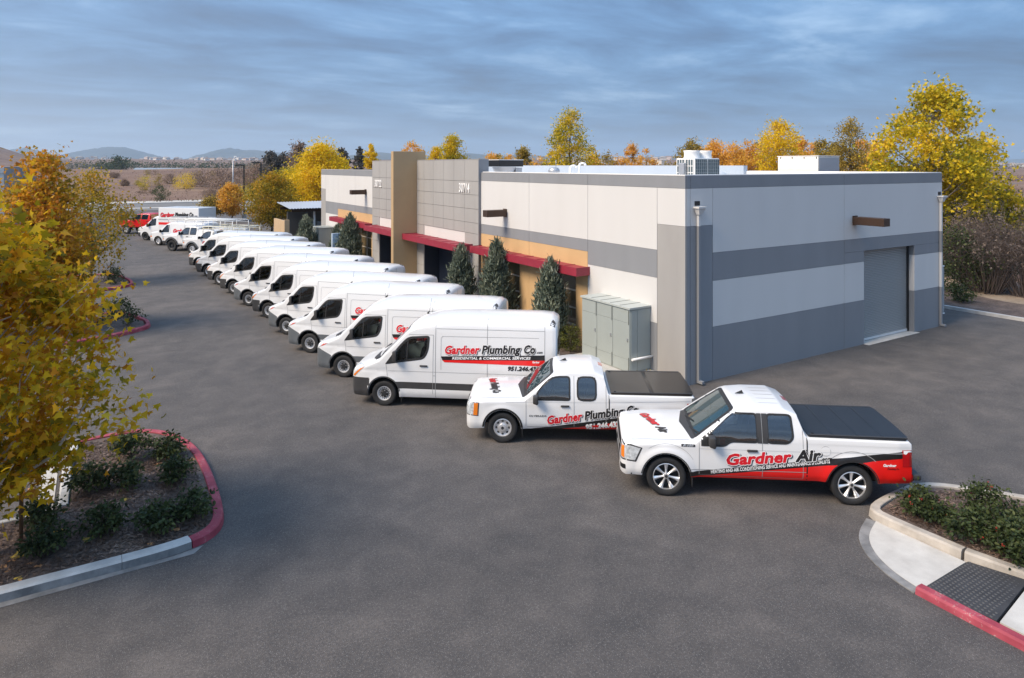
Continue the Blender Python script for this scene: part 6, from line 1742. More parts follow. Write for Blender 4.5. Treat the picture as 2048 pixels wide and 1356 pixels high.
# ------------------------------------------------------------------ vegetation
def rnd_dirs(rng, n):
    v = rng.normal(size=(n, 3)); return v / np.linalg.norm(v, axis=1, keepdims=True)
MAPLE = np.array([(0, 0), (0.16, 0.02), (0.52, -0.06), (0.36, 0.16), (0.60, 0.40), (0.30, 0.40), (0.16, 0.56), (0, 0.98),
                  (-0.16, 0.56), (-0.30, 0.40), (-0.60, 0.40), (-0.36, 0.16), (-0.52, -0.06), (-0.16, 0.02)], float)
MAPLE3 = np.c_[MAPLE, -0.25 * np.abs(MAPLE[:, 0]) - 0.12 * MAPLE[:, 1] ** 2]
MAPLE_F = [(0, 1, 13)] + [(1, 2, 3), (12, 13, 11), (1, 3, 5), (3, 4, 5), (13, 9, 11), (9, 10, 11), (1, 5, 6), (13, 8, 9), (1, 6, 8), (1, 8, 13), (6, 7, 8)]
LEAF4 = (np.array([(0, 0, 0), (0.34, 0.42, -0.08), (0, 1, -0.14), (-0.34, 0.42, -0.08)], float), [(0, 1, 2), (0, 2, 3)])
LEAF1 = (np.array([(-.42, 0, 0), (.42, 0.05, -.06), (.34, .85, .04), (-.36, .9, -.05)], float), [(0, 1, 2, 3)])
NEEDLE = (np.array([(-.10, 0, 0), (.10, 0, 0), (.05, .7, .03), (0, 1, 0), (-.05, .7, -.03)], float), [(0, 1, 2, 3, 4)])
OVAL = (np.array([(0, 0, 0), (.24, .3, .05), (.22, .7, .05), (0, 1, -.06), (-.22, .7, .05), (-.24, .3, .05)], float), [(0, 1, 2, 3), (0, 3, 4, 5)])
MAPL = (MAPLE3, MAPLE_F)
def leaves_mesh(name, pos, size, shape, rng, up=0.5, direc=None, jitter=0.6):
    """one mesh of many leaves; direc: preferred pointing direction of each leaf (n,3)"""
    base, faces = shape
    n = len(pos)
    nrm = rnd_dirs(rng, n) + np.array([0, 0, up]); nrm /= np.linalg.norm(nrm, axis=1, keepdims=True)
    t = rnd_dirs(rng, n) * jitter + (direc if direc is not None else 0)
    t = t - nrm * np.sum(t * nrm, axis=1, keepdims=True)
    t /= np.linalg.norm(t, axis=1, keepdims=True) + 1e-9
    b = np.cross(t, nrm)
    s = (size * rng.uniform(0.65, 1.25, n))[:, None, None]
    V = pos[:, None, :] + s * (base[None, :, 0:1] * b[:, None, :] + base[None, :, 1:2] * t[:, None, :] + base[None, :, 2:3] * nrm[:, None, :])
    k = len(base); V = V.reshape(-1, 3)
    me = bpy.data.meshes.new(name)
    idx = []; st = []; cnt = []
    off = (np.arange(n) * k)[:, None]
    blocks = [off + np.array(f)[None, :] for f in faces]
    me.vertices.add(len(V)); me.vertices.foreach_set('co', V.ravel())
    lens = [len(f) for f in faces]
    tot = sum(lens)
    loops = np.concatenate(blocks, axis=1).ravel()
    starts = (np.arange(n) * tot)[:, None] + np.cumsum([0] + lens[:-1])[None, :]
    me.loops.add(len(loops)); me.loops.foreach_set('vertex_index', loops.astype(np.int32))
    me.polygons.add(n * len(faces)); me.polygons.foreach_set('loop_start', starts.ravel().astype(np.int32))
    me.update(calc_edges=True); me.validate()
    return me
def tube(bm, pts, r0, r1, seg=6):
    pts = [Vector(p) for p in pts]; prev = None
    for i, p in enumerate(pts):
        d = (pts[min(i + 1, len(pts) - 1)] - pts[max(0, i - 1)])
        if d.length < 1e-6: d = Vector((0, 0, 1))
        q = d.to_track_quat('Z', 'Y').to_matrix(); r = r0 + (r1 - r0) * i / (len(pts) - 1)
        ring = [bm.verts.new(p + q @ Vector((r * math.cos(2 * math.pi * k / seg), r * math.sin(2 * math.pi * k / seg), 0))) for k in range(seg)]
        if prev:
            for k in range(seg):
                f = bm.faces.new((prev[k], prev[(k + 1) % seg], ring[(k + 1) % seg], ring[k])); f.smooth = True
        prev = ring
def envelope(t, kind):
    t = min(max(t, 0.0), 1.0)
    if kind == 'cone': return (1 - t) ** 0.75 * min(1, t * 8 + .4)
    if kind == 'column': return (math.sin(math.pi * min(1, t * .92 + .08)) ** 0.45)
    if kind == 'dome': return (1 - t ** 2.4) ** .62
    if kind == 'round': return math.sin(math.pi * (t * .94 + .05)) ** 0.6
    if kind == 'vase': return (0.45 + 0.75 * t) * (1 - t ** 5) ** .8
    return math.sin(math.pi * (t ** 0.8 * .95 + .04)) ** 0.75
def make_tree(name, loc, h, rx, cb, label, leafm, n, ls, seed, barkm=None, kind='oval', shape=LEAF4, nclus=90, gap=0.42, lean=(0, 0), group=None, ry=None, cr=None, cat='tree', trunk_r=None, up=.5, fill=.62, limbs=36):
    rng = np.random.default_rng(seed); random.seed(seed)
    t = empty(name, loc, 0, label, cat, group)
    ry = ry or rx
    cr = cr or rx * 0.22
    C = []
    tries = 0
    while len(C) < nclus and tries < nclus * 30:
        tries += 1
        u = rng.random(); tt = u
        z = cb + (h - cb) * tt
        e = envelope(tt, kind)
        a = rng.random() * 2 * math.pi; rr = (rng.random() ** fill) * e
        x, y = rx * rr * math.cos(a), ry * rr * math.sin(a)
        if rng.random() > e + .15: continue
        if noise.noise(Vector((x / rx * 1.9 + seed, y / ry * 1.9, z / max(1, (h - cb)) * 3.6))) < gap - .62 + .0: continue
        C.append((x + lean[0] * z, y + lean[1] * z, z))
    C = np.array(C)
    m = max(1, n // len(C))
    wts = rng.uniform(.35, 1.7, len(C)); cnt = np.maximum(1, (wts * m).astype(int))
    pos = np.concatenate([c + rng.normal(size=(k, 3)) * np.array([cr, cr, cr * .8]) * (0.6 + .7 * rng.random()) for c, k in zip(C, cnt)])
    pos = pos[pos[:, 2] > 0.1]
    out = pos - np.array([lean[0] * (cb + h) / 2, lean[1] * (cb + h) / 2, (cb + h) * .45]); out /= np.linalg.norm(out, axis=1, keepdims=True) + 1e-6
    me = leaves_mesh('crown', pos, ls, shape, rng, up, out * .5 + np.array([0, 0, -.35]))
    link_mesh('crown', me, leafm, t)
    bm = bmesh.new()
    tr = trunk_r or h * .018
    k = 7
    T = [Vector((lean[0] * h * .85 * i / k + rng.normal() * tr * .5 * (i > 0), lean[1] * h * .85 * i / k + rng.normal() * tr * .5 * (i > 0), h * .86 * i / k)) for i in range(k + 1)]
    tube(bm, T, tr * 1.15, tr * .25, 8)
    order = rng.permutation(len(C))[:limbs]
    for i in order:
        c = Vector(C[i]); zb_ = max(cb * .75, c.z - (math.hypot(c.x, c.y)) * rng.uniform(.5, 1.0) - .1)
        zb_ = min(zb_, h * .82)
        f = zb_ / (h * .86) * k; j = int(min(f, k - 1)); b = T[j].lerp(T[j + 1], f - j)
        mid = b.lerp(c, .5) + Vector((rng.normal() * .08 * rx, rng.normal() * .08 * rx, -.06 * rx))
        rb = tr * (1 - zb_ / h) * .45 + .006
        tube(bm, [b, b.lerp(mid, .55), mid, mid.lerp(c, .6), c + (c - mid) * .25], rb, max(.004, rb * .15), 5)
    obj('trunk', bm, barkm or M_BARKD, t)
    return t
LM_SYC = leaf_mat('leaf_sycamore', [(0.14, 0.135, 0.012), (0.32, 0.255, 0.013), (0.54, 0.375, 0.014), (0.76, 0.50, 0.016), (0.74, 0.39, 0.018), (0.44, 0.165, 0.016), (0.84, 0.60, 0.04)], .55, .8)
LM_SYC2 = leaf_mat('leaf_sycamore_brown', [(0.176, 0.142, 0.014), (0.324, 0.230, 0.016), (0.513, 0.304, 0.016), (0.621, 0.297, 0.016), (0.459, 0.155, 0.019), (0.729, 0.432, 0.024)], .5, .7)
LM_YEL = leaf_mat('leaf_yellow', [(0.410, 0.313, 0.013), (0.648, 0.475, 0.013), (0.821, 0.583, 0.015), (0.860, 0.616, 0.022), (0.799, 0.497, 0.022)], .48, .35)
LM_YELG = leaf_mat('leaf_yellow_green', [(0.14, 0.16, 0.016), (0.34, 0.31, 0.016), (0.58, 0.45, 0.016), (0.74, 0.53, 0.02), (0.78, 0.50, 0.03)], .40, .4)
LM_ORG = leaf_mat('leaf_orange', [(0.414, 0.253, 0.034), (0.667, 0.368, 0.040), (0.782, 0.414, 0.052), (0.828, 0.529, 0.115), (0.713, 0.322, 0.092)], .45, .4)
LM_AMB = leaf_mat('leaf_amber_green', [(0.130, 0.124, 0.016), (0.234, 0.195, 0.016), (0.364, 0.260, 0.017), (0.520, 0.312, 0.019), (0.598, 0.286, 0.026)], .45, .6)
LM_OLV = leaf_mat('leaf_olive', [(0.16, 0.13, 0.028), (0.28, 0.21, 0.035), (0.40, 0.28, 0.04), (0.46, 0.30, 0.05)], .3, .3)
LM_GRN = leaf_mat('leaf_dull_green', [(0.030, 0.042, 0.016), (0.055, 0.075, 0.024), (0.085, 0.10, 0.032)], .25, .4)
LM_DARK = leaf_mat('leaf_dark_green', [(0.016, 0.026, 0.012), (0.034, 0.052, 0.018), (0.06, 0.082, 0.026), (0.11, 0.125, 0.04)], .25, 1.5)
LM_BRN = leaf_mat('leaf_dry_brown', [(0.12, 0.080, 0.060), (0.20, 0.135, 0.10), (0.28, 0.19, 0.13), (0.32, 0.22, 0.125)], .2, .3)
LM_GRY = leaf_mat('leaf_grey_green', [(0.06, 0.058, 0.052), (0.10, 0.095, 0.085), (0.14, 0.12, 0.11)], .2, .3)
LM_TWIG = leaf_mat('leaf_twiggy', [(0.07, 0.052, 0.044), (0.12, 0.09, 0.074), (0.18, 0.135, 0.105)], .1, .5)
LM_JUN = leaf_mat('leaf_juniper', [(0.065, 0.085, 0.062), (0.12, 0.15, 0.11), (0.18, 0.21, 0.15), (0.29, 0.31, 0.23)], .25, 1.2)
LM_HEDGE = leaf_mat('leaf_hedge', [(0.05, 0.06, 0.012), (0.10, 0.11, 0.018), (0.17, 0.17, 0.03)], .3, 2.0)
# ---- street trees in the aisle islands
T1 = make_tree('sycamore_tree', (-1.5, 14.9, 0.1), 5.5, 2.2, 1.25, 'young sycamore in autumn yellow nearest the camera at the left edge', LM_SYC, 12500, .135, 11,
               mat('bark_pale', (0.38, 0.35, 0.31), 0.9, col2=(0.62, 0.59, 0.54), vscale=7, bump=.4, bscale=25), 'oval', MAPL, 240, .49, cr=.30, trunk_r=.115, fill=.5, limbs=90, ry=2.2)
st = empty('tree_stake', (-0.99, 15.1, 0.1), 0, 'brown wooden stake tied to the nearest sycamore trunk', 'stake')
bm = bmesh.new(); cyl(bm, (0, 0, 0), (0.02, 0.03, 3.4), .034, .03, 8); obj('post', bm, M_STAKE, st)
bm = bmesh.new(); cyl(bm, (0.01, 0.015, 2.05), (-.46, -.16, 2.0), .016, seg=6); obj('tie', bm, M_RUB, st)
make_tree('sycamore_tree', (-1.5, 33.6, 0.1), 7.2, 1.6, .8, 'russet-gold sycamore in the second red-kerbed island', LM_SYC2, 11000, .15, 12, None, 'oval', MAPL, 230, .36, cr=.36, fill=.48, limbs=50)
make_tree('sycamore_tree', (0.3, 46.6, 0.1), 6.2, 2.3, 1.2, 'golden sycamore in the third island behind the russet one', LM_AMB, 6000, .16, 13, None, 'oval', LEAF4, 150, .36, cr=.42)
make_tree('sycamore_tree', (-5.2, 33.2, 0.1), 4.4, 2.6, .3, 'low dark olive tree behind the nearest sycamore', LM_GRN, 5200, .18, 14, None, 'round', LEAF4, 130, .3, cr=.5)
make_tree('sycamore_tree', (-2.75, 13.55, 0.1), 7.25, 2.15, 4.0, 'sycamore cut off by the upper left edge, only its outer yellow leaves showing', LM_SYC, 3200, .16, 15, None, 'oval', MAPL, 60, .42, cr=.34, limbs=24)
# ---- trees along the lot and behind the building; (column, distance, top row, half width px, crown base height, maker args)
TG = 'autumn trees beyond the building'
def far_tree(px, d, ytop, hwpx, cbz, label, lm, n, seed, kind='oval', gap=.36, ls=None, name='autumn_tree', zbase=0.0, cr=None, bark=None, fill=.55, group=TG, limbs=26, shape=LEAF4):
    p = AT(px, d); h = ZAT(ytop, d) - zbase; rx = hwpx / FPX * d
    return make_tree(name, (p.x, p.y, zbase), h * 1.05, rx * 1.15, cbz, label, lm, int(n * 2.3), (ls or max(.12, rx * .065)) * 1.3, seed, bark, kind, shape, max(90, n // 24), gap - .06, group=group, cr=cr or rx * .17, fill=fill, limbs=limbs)
far_tree(543, 66, 358, 44, 1.3, 'amber and green round tree in the lot beyond the van roofs', LM_AMB, 6500, 21, 'round', .34, .13, 'ornamental_pear_tree')
far_tree(462, 84, 368, 22, 1.0, 'bright orange young tree beside the first dark light pole', LM_ORG, 3200, 22, 'oval', .42, .15, 'ornamental_pear_tree')
far_tree(424, 84, 398, 24, .5, 'pale straw-coloured young tree at the end of the lot', LM_OLV, 2600, 23, 'oval', .40, .14, 'ornamental_pear_tree')
far_tree(640, 80, 297, 56, .6, 'tall bright yellow cottonwood at the far left end of the building', LM_YEL, 9000, 24, 'oval', .34, .19, 'cottonwood_tree')
far_tree(668, 83, 318, 34, .6, 'yellow cottonwood standing against the building end wall', LM_YEL, 4500, 25, 'oval', .36, .19, 'cottonwood_tree')
far_tree(578, 92, 347, 46, .4, 'yellow-olive willow behind the amber lot tree', LM_YELG, 6000, 26, 'oval', .36, .19, 'willow_tree')
far_tree(603, 112, 289, 32, 1.0, 'tall brownish half-bare tree behind the yellow cottonwood', LM_BRN, 3200, 27, 'oval', .44, .22, 'cottonwood_tree')
far_tree(545, 150, 309, 20, 4.0, 'dark grey eucalyptus on the skyline left of the yellow cottonwood', LM_GRY, 1000, 28, 'oval', .42, .4, 'eucalyptus_tree')
far_tree(566, 150, 311, 14, 4.0, 'slim grey eucalyptus on the skyline beside the brown tree', LM_GRY, 700, 29, 'oval', .42, .4, 'eucalyptus_tree')
far_tree(684, 130, 304, 12, 5.0, 'small dark eucalyptus above the left end of the roof', LM_GRY, 800, 30, 'round', .44, .35, 'eucalyptus_tree')
far_tree(719, 130, 301, 9, 4.5, 'narrow dark eucalyptus with a bare stem above the roof', LM_GRY, 700, 31, 'oval', .46, .35, 'eucalyptus_tree')
far_tree(742, 92, 297, 17, 3.0, 'small yellow poplar just left of the tiled tower', LM_YEL, 1800, 32, 'oval', .38, .18, 'poplar_tree')
far_tree(826, 92, 289, 30, 3.0, 'thin pale orange tree behind the tan fin wall', LM_ORG, 1950, 33, 'dome', .46, .18, 'cottonwood_tree')
far_tree(905, 80, 281, 28, 3.0, 'yellow-green tree behind the numbered tiled tower', LM_YELG, 4500, 34, 'dome', .32, .16, 'cottonwood_tree')
far_tree(872, 84, 303, 26, 3.0, 'low yellow tree between fin wall and yellow-green tree', LM_YEL, 2700, 35, 'dome', .38, .16, 'cottonwood_tree')
far_tree(985, 90, 311, 26, 2.5, 'low orange tree behind the black roof fan', LM_ORG, 2400, 36, 'dome', .38, .17, 'cottonwood_tree')
far_tree(1048, 86, 296, 22, 2.5, 'ochre pointed tree right of the black roof fan', LM_OLV, 2850, 37, 'dome', .34, .17, 'cottonwood_tree')
far_tree(1102, 84, 308, 20, 2.5, 'small ochre tree at the foot of the tall yellow poplar', LM_YELG, 1950, 38, 'dome', .36, .17, 'cottonwood_tree')
far_tree(1141, 76, 234, 44, 2.4, 'tall yellow poplar alone above the middle of the roof', LM_YELG, 5200, 39, 'oval', .42, .17, 'poplar_tree')
far_tree(1190, 84, 314, 22, 2.5, 'low thin orange tree right of the tall yellow poplar', LM_ORG, 1350, 40, 'dome', .42, .17, 'cottonwood_tree')
far_tree(1263, 86, 297, 20, 2.5, 'half-bare orange tree left of the white condenser', LM_ORG, 1950, 41, 'dome', .42, .17, 'cottonwood_tree')
far_tree(1385, 80, 288, 30, 2.5, 'olive-gold tree directly right of the white condenser', LM_OLV, 3900, 42, 'dome', .32, .16, 'cottonwood_tree')
far_tree(1432, 76, 293, 40, 2.5, 'spreading orange tree over the middle of the far parapet', LM_ORG, 4800, 43, 'dome', .34, .16, 'cottonwood_tree')
far_tree(1497, 78, 293, 34, 2.5, 'pale orange tree left of the yellow-crowned willow', LM_ORG, 3600, 44, 'dome', .38, .16, 'cottonwood_tree')
far_tree(1556, 70, 255, 44, 2.0, 'yellow-crowned willow behind the cream roof housing', LM_YEL, 4800, 45, 'vase', .38, .15, 'willow_tree')
far_tree(1602, 76, 284, 26, 2.5, 'small orange tree right of the yellow-crowned willow', LM_ORG, 2250, 46, 'dome', .40, .16, 'cottonwood_tree')
far_tree(1648, 78, 289, 30, 2.2, 'low olive tree behind the cream roof housing', LM_OLV, 3000, 47, 'dome', .34, .16, 'cottonwood_tree')
far_tree(1700, 66, 253, 44, 1.8, 'dense gold-olive willow left of the large bright tree', LM_OLV, 6900, 48, 'dome', .30, .13, 'willow_tree')
far_tree(1468, 74, 298, 40, 2.0, 'orange dome-shaped tree between the condenser and the yellow-crowned willow', LM_ORG, 3000, 148, 'dome', .34, .16, 'cottonwood_tree')
far_tree(1528, 80, 290, 40, 2.0, 'tawny tree just left of the yellow-crowned willow', LM_ORG, 3000, 149, 'dome', .34, .16, 'cottonwood_tree')
for i, (px, yt) in enumerate(((1000, 316), (1020, 318), (1072, 318), (1212, 316), (1236, 318), (1292, 306), (1362, 300), (1410, 297), (1478, 296), (1520, 294), (1585, 290), (1628, 294), (1668, 292), (1722, 286), (1742, 296))):
    far_tree(px, 82, yt, 26, 1.5, 'low orange tree in the band over the far parapet', LM_ORG if i % 3 else LM_OLV, 1500, 500 + i, 'dome', .30, .17, 'cottonwood_tree', limbs=8)
far_tree(1752, 60, 292, 30, 1.8, 'low thin orange tree against the large bright tree', LM_ORG, 2250, 49, 'dome', .42, .14, 'cottonwood_tree')
make_tree('sycamore_tree', (*AT(1862, 43).xy, 0.1), 11.6, 3.25, 2.2, 'large bright yellow and green sycamore beyond the right end of the building', LM_YELG, 15000, .20, 50, M_BARK, 'round', MAPL, 210, .56, cr=.40, group=TG, fill=.5, limbs=80, lean=(.02, 0))
make_tree('sycamore_tree', (*AT(1958, 47).xy, 0.1), 8.6, 2.1, 2.6, 'thin green-yellow sycamore at the right of the large bright one', LM_YELG, 4200, .20, 51, M_BARK, 'oval', MAPL, 90, .52, cr=.42, group=TG, limbs=40)
far_tree(2015, 46, 372, 45, .8, 'low yellow-green sapling near the right edge', LM_YELG, 900, 52, 'round', .5, .17, 'sycamore_tree')
# dark shrubs and bare brush past the right corner
def shrub(loc, h, rx, label, lm, n, ls, seed, group=None, kind='round', shape=OVAL, name='shrub', gap=.34, berries=None, ry=None, cat='shrub', up=.6, cr=None, cb=.06, bark=None):
    t = make_tree(name, loc, h, rx, cb, label, lm, n, ls, seed, bark or M_BARKD, kind, shape, max(14, n // 26), gap, group=group, cat=cat, trunk_r=.02, limbs=16, ry=ry, up=up, cr=cr or rx * .2, fill=.5)
    if berries:
        rng = np.random.default_rng(seed + 900); bm = bmesh.new()
        for _ in range(berries):
            a = rng.random() * 6.28; z = h * rng.uniform(.45, 1.0); q = rx * envelope(z / h, kind) * rng.uniform(.6, 1.02)
            c = Vector((q * math.cos(a), q * math.sin(a), z))
            for k in range(3):
                g = bmesh.ops.create_icosphere(bm, subdivisions=1, radius=rng.uniform(.009, .016)); bmesh.ops.translate(bm, vec=c + Vector(rng.normal(size=3) * .025), verts=g['verts'])
        o = obj('berries', bm, mat('berry_red', (0.30, 0.025, 0.015), .4), t); o['kind'] = 'stuff'
    return t
def brush(loc, h, r, label, n, seed, lm=None, nl=0, m=None, group=None, spread=.9):
    """leafless shrub: many thin forked stems"""
    rng = np.random.default_rng(seed); t = empty('bare_shrub', loc, 0, label, 'shrub', group)
    bm = bmesh.new(); tips = []
    for i in range(n):
        a = rng.random() * 6.28; s = rng.random() ** .6
        b = Vector((math.cos(a) * r * .25 * s, math.sin(a) * r * .25 * s, 0))
        e = Vector((math.cos(a) * r * s * spread, math.sin(a) * r * s * spread, h * (1 - .45 * s * s) * rng.uniform(.75, 1.05)))
        mid = b.lerp(e, .5) + Vector((rng.normal() * .1 * r, rng.normal() * .1 * r, h * .08))
        w0 = h * rng.uniform(.003, .007)
        tube(bm, [b, b.lerp(mid, .6), mid, e], w0, w0 * .3, 4)
        for k in range(6):
            f = rng.uniform(.45, 1); c = mid.lerp(e, (f - .4) / .6) if f > .5 else b.lerp(mid, f * 2)
            q = c + Vector(rnd_dirs(rng, 1)[0]) * h * .13 + Vector((0, 0, h * .06)); tube(bm, [c, c.lerp(q, .5) + Vector(rng.normal(size=3) * h * .01), q], w0 * .42, w0 * .16, 3); tips.append(q)
            for j in range(2):
                q2 = q.lerp(c, .4) + Vector(rnd_dirs(rng, 1)[0]) * h * .09; tube(bm, [q.lerp(c, .4), q2], w0 * .25, w0 * .12, 3); tips.append(q2)
    obj('stems', bm, m or mat('bare_stem', (0.115, 0.088, 0.076), .9, var=.3, vscale=2), t)['kind'] = 'stuff'
    if lm:
        P = np.array([tuple(p) for p in tips]); P = P[rng.integers(0, len(P), nl)] + rng.normal(size=(nl, 3)) * h * .03
        link_mesh('leaves', leaves_mesh('leaves', P, h * .030, LEAF4, rng), lm, t)
    return t
brush((*AT(1975, 36.5).xy, .1), 4.3, 2.6, 'large bare grey-brown shrub with many thin stems at the right edge', 150, 61, LM_TWIG, 1500)
brush((*AT(2052, 35.5).xy, .1), 3.9, 2.3, 'bare reddish-brown shrub cut off by the right edge', 110, 62, LM_TWIG, 1100)
brush((*AT(1925, 40.5).xy, .1), 3.9, 1.8, 'bare thin shrub between the building corner and the large bare shrub', 80, 63, LM_TWIG, 700)
shrub((*AT(1918, 36.6).xy, .1), 3.3, 1.5, 'dense dark green shrub in shade beyond the building corner', LM_DARK, 3200, .13, 64)
shrub((*AT(1962, 37.6).xy, .1), 2.1, 1.7, 'dark green undergrowth shrub behind the bare shrub', LM_DARK, 3000, .13, 65)
shrub((*AT(1900, 46).xy, .1), 6.4, 3.0, 'tall dark green shrub below the large bright sycamore', LM_GRN, 5200, .17, 66, gap=.32)
shrub((*AT(1992, 50).xy, .1), 4.4, 3.0, 'olive shrub thick with dull leaves behind the bare stems', LM_OLV, 3000, .16, 67)
shrub((*AT(2060, 47).xy, .1), 3.8, 3.0, 'brown-leaved shrub at the right edge behind the bare stems', LM_BRN, 2600, .16, 68)
shrub((*G(1921, 607).xy, .1), .78, .66, 'small dark glossy shrub by the east kerb', LM_DARK, 800, .12, 69)
# upright junipers along the front of the building
JG_ = 'upright junipers along the building front'
def juniper(px, y, ytip, hwpx, base_y, label, seed, x=14.9):
    k = (px - 1024) / FPX; v = FW + RT * k; tt = x / v.x; p = v * tt
    d = Vector((p.x, p.y, 0)).dot(FW); h = ZAT(ytip, d) - .1; rx = hwpx / FPX * d
    rng = np.random.default_rng(seed)
    t = empty('juniper', (p.x, p.y, .1), 0, label, 'shrub', JG_)
    n = 8000; C = []
    for i in range(220):
        u = rng.random(); a = rng.random() * 6.28
        prof = (min(1, .62 + 1.2 * u) * (1 - u ** 2.4) + .03) * (1 + .16 * math.sin(3 * a + seed) * (1 - u))
        rr = prof * rng.uniform(.55, 1.0)
        C.append((rx * rr * math.cos(a), rx * rr * math.sin(a), h * .93 * u))
    C = np.array(C); ids = rng.integers(0, len(C), n)
    pos = C[ids] + rng.normal(size=(n, 3)) * np.array([rx * .13, rx * .13, h * .045]); pos[:, 2] = np.maximum(pos[:, 2], .03)
    tip = np.c_[rng.normal(size=(90, 2)) * rx * .06, h * (.86 + .16 * rng.random((90, 1)))]
    pos = np.concatenate([pos, tip])
    dr = np.c_[pos[:, 0] / rx * .35, pos[:, 1] / rx * .35, np.ones(len(pos))]
    link_mesh('crown', leaves_mesh('crown', pos, h * .065, (NEEDLE[0] * np.array([1.5, 1, 1]), NEEDLE[1]), rng, 0.0, dr, .30), LM_JUN, t)
    bm = bmesh.new(); tube(bm, [(0, 0, 0), (0, 0, h * .5), (0, 0, h * .85)], .07, .015, 6); obj('trunk', bm, M_BARKD, t)
juniper(1101, 0, 522, 36, 0, 'blue-green juniper nearest the utility cabinet', 71)
juniper(993, 0, 484, 33, 0, 'blue-green juniper at the right edge of the tiled tower', 72)
juniper(921, 0, 494, 30, 0, 'blue-green juniper in front of the glazed entrance', 73, 14.6)
juniper(700, 0, 430, 24, 0, 'tall blue-green juniper at the far windows', 74, 14.7)
juniper(674, 0, 452, 15, 0, 'narrow juniper just left of the tall one at the far windows', 75, 14.7)
juniper(612, 0, 433, 22, 0, 'broad blue-green juniper at the far end of the building front', 76, 13.7)
shrub((14.93, 20.05, .1), .95, .50, 'clipped round yellow-green ball shrub beside the utility cabinet', LM_HEDGE, 2600, .045, 77, shape=LEAF4, cr=.06, gap=0.0)
shrub((14.6, 16.05, .1), .22, .5, 'low dry olive tuft at the foot of the cabinet', LM_OLV, 500, .07, 78, ry=.3)
# planted shrubs in the left bed
SGL = 'dark planted shrubs in the left kerbed bed'
SP = [(262, 920, .70, .50), (335, 918, .60, .40), (352, 965, .50, .34), (178, 985, .66, .42), (250, 975, .60, .42), (320, 1062, .55, .40), (385, 1035, .52, .42), (205, 1068, .55, .40), (92, 1108, .60, .44), (75, 1052, .50, .36)]
SLAB = ['dense dark shrub under the sycamore overhang at the bed head', 'dark leafy shrub close to the red kerb curve', 'small dark shrub inside the red kerb bend', 'tall dark shrub right of the white kerb strip', 'dark shrub in the middle of the bed',
        'dark shrub near the corner where red kerb meets white', 'dark shrub reaching towards the red kerb corner', 'dark shrub above the front kerb', 'dark shrub right of the wooden stake', 'dark shrub by the stall corner beside the stake']
for i, ((px, py, h, r_), lab) in enumerate(zip(SP, SLAB)):
    p = G(px, py, .1); shrub((p.x, p.y, .11), h * .86, r_ * .78, lab, LM_DARK, 860, .085, 100 + i, SGL, gap=.30, up=.8, cr=.085)
for i, (x, y) in enumerate(((1.5, 33.0), (1.3, 35.3), (.6, 34.2), (1.4, 45.2), (1.4, 47.4))):
    shrub((x, y, .11), .75, .55, ['dark shrub at the tip of the second island', 'dark shrub at the far end of the second island', 'dark shrub in the middle of the second island', 'dark shrub at the tip of the third island', 'dark shrub further along the third island'][i], LM_DARK, 500, .10, 130 + i, gap=.30)
SGR = 'red-berried shrubs in the right kerbed bed'
SR = [(1842, 1030, .50, .34), (1870, 1042, .36, .30), (1978, 1062, .85, .44), (1945, 1085, .50, .36), (2008, 1105, .60, .40), (2042, 1125, .62, .42), (2052, 1080, .5, .35)]
RLAB = ['red-berried shrub nearest the pickup tail', 'low red-berried shrub right behind the first one', 'tallest red-berried shrub in the right bed', 'low dark shrub left of the tallest berried one', 'broad red-berried shrub in front of the tallest one', 'red-berried shrub low at the right edge', 'red-berried shrub behind at the right edge']
for i, ((px, py, h, r_), lab) in enumerate(zip(SR, RLAB)):
    p = G(px, py, .13); shrub((p.x, p.y, .13), h, r_, lab, LM_DARK if i % 2 else LM_GRN, 1250, .075, 150 + i, SGR, gap=.30, up=.8, berries=5 if i != 3 else 2, cr=.09)
# bark chips over the near beds, and fallen sycamore leaves
rng = np.random.default_rng(5)
def chips(poly, n, z, seed, s=.045):
    rng = np.random.default_rng(seed); P = []
    xs_ = [p[0] for p in poly]; ys_ = [p[1] for p in poly]
    def ins(x, y):
        c = False; m = len(poly)
        for i in range(m):
            (x1, y1), (x2, y2) = poly[i], poly[(i + 1) % m]
            if (y1 > y) != (y2 > y) and x < (x2 - x1) * (y - y1) / (y2 - y1) + x1: c = not c
        return c
    while len(P) < n:
        x, y = rng.uniform(min(xs_), max(xs_)), rng.uniform(min(ys_), max(ys_))
        if ins(x, y): P.append((x, y, z + rng.uniform(0, .02)))
    me = leaves_mesh('bark_chips', np.array(P), s, (np.array([(-.14, 0, 0), (.14, .02, .02), (.10, 1, .05), (-.12, .96, 0)], float), [(0, 1, 2, 3)]), rng, 2.4, None)
    o = link_mesh('bark_chips', me, leaf_mat('bark_chip', [(0.030, 0.020, 0.016), (0.075, 0.048, 0.036), (0.14, 0.092, 0.068), (0.26, 0.19, 0.15)], 0.0, 1.0))
    tag(o, kind='stuff')
chips([(-5, 13.7), (1.6, 13.7), (2.0, 14), (2.1, 16.7), (1.9, 18.5), (1.0, 19.6), (-.1, 19.6), (-.25, 16.2), (-.7, 15.95), (-5, 15.95)], 15000, .117, 7, .075)
chips([(13.2, 7.55), (14.6, 7.6), (15.1, 7.35), (16.2, 5.6), (16.6, 4), (13.5, 4), (13.3, 5.3), (13.2, 6)], 9000, .137, 8, .06)
fl_me = leaves_mesh('fallen_leaf', np.zeros((1, 3)), .19, MAPL, np.random.default_rng(3), 50.0); fl_me.materials.append(mat('leaf_fallen', (0.40, 0.20, 0.085), .8, var=.35, vscale=9))
fl2 = leaves_mesh('fallen_leaf', np.zeros((1, 3)), .19, MAPL, np.random.default_rng(4), 50.0); fl2.materials.append(mat('leaf_fallen_yellow', (0.50, 0.34, 0.05), .8, var=.25, vscale=9))
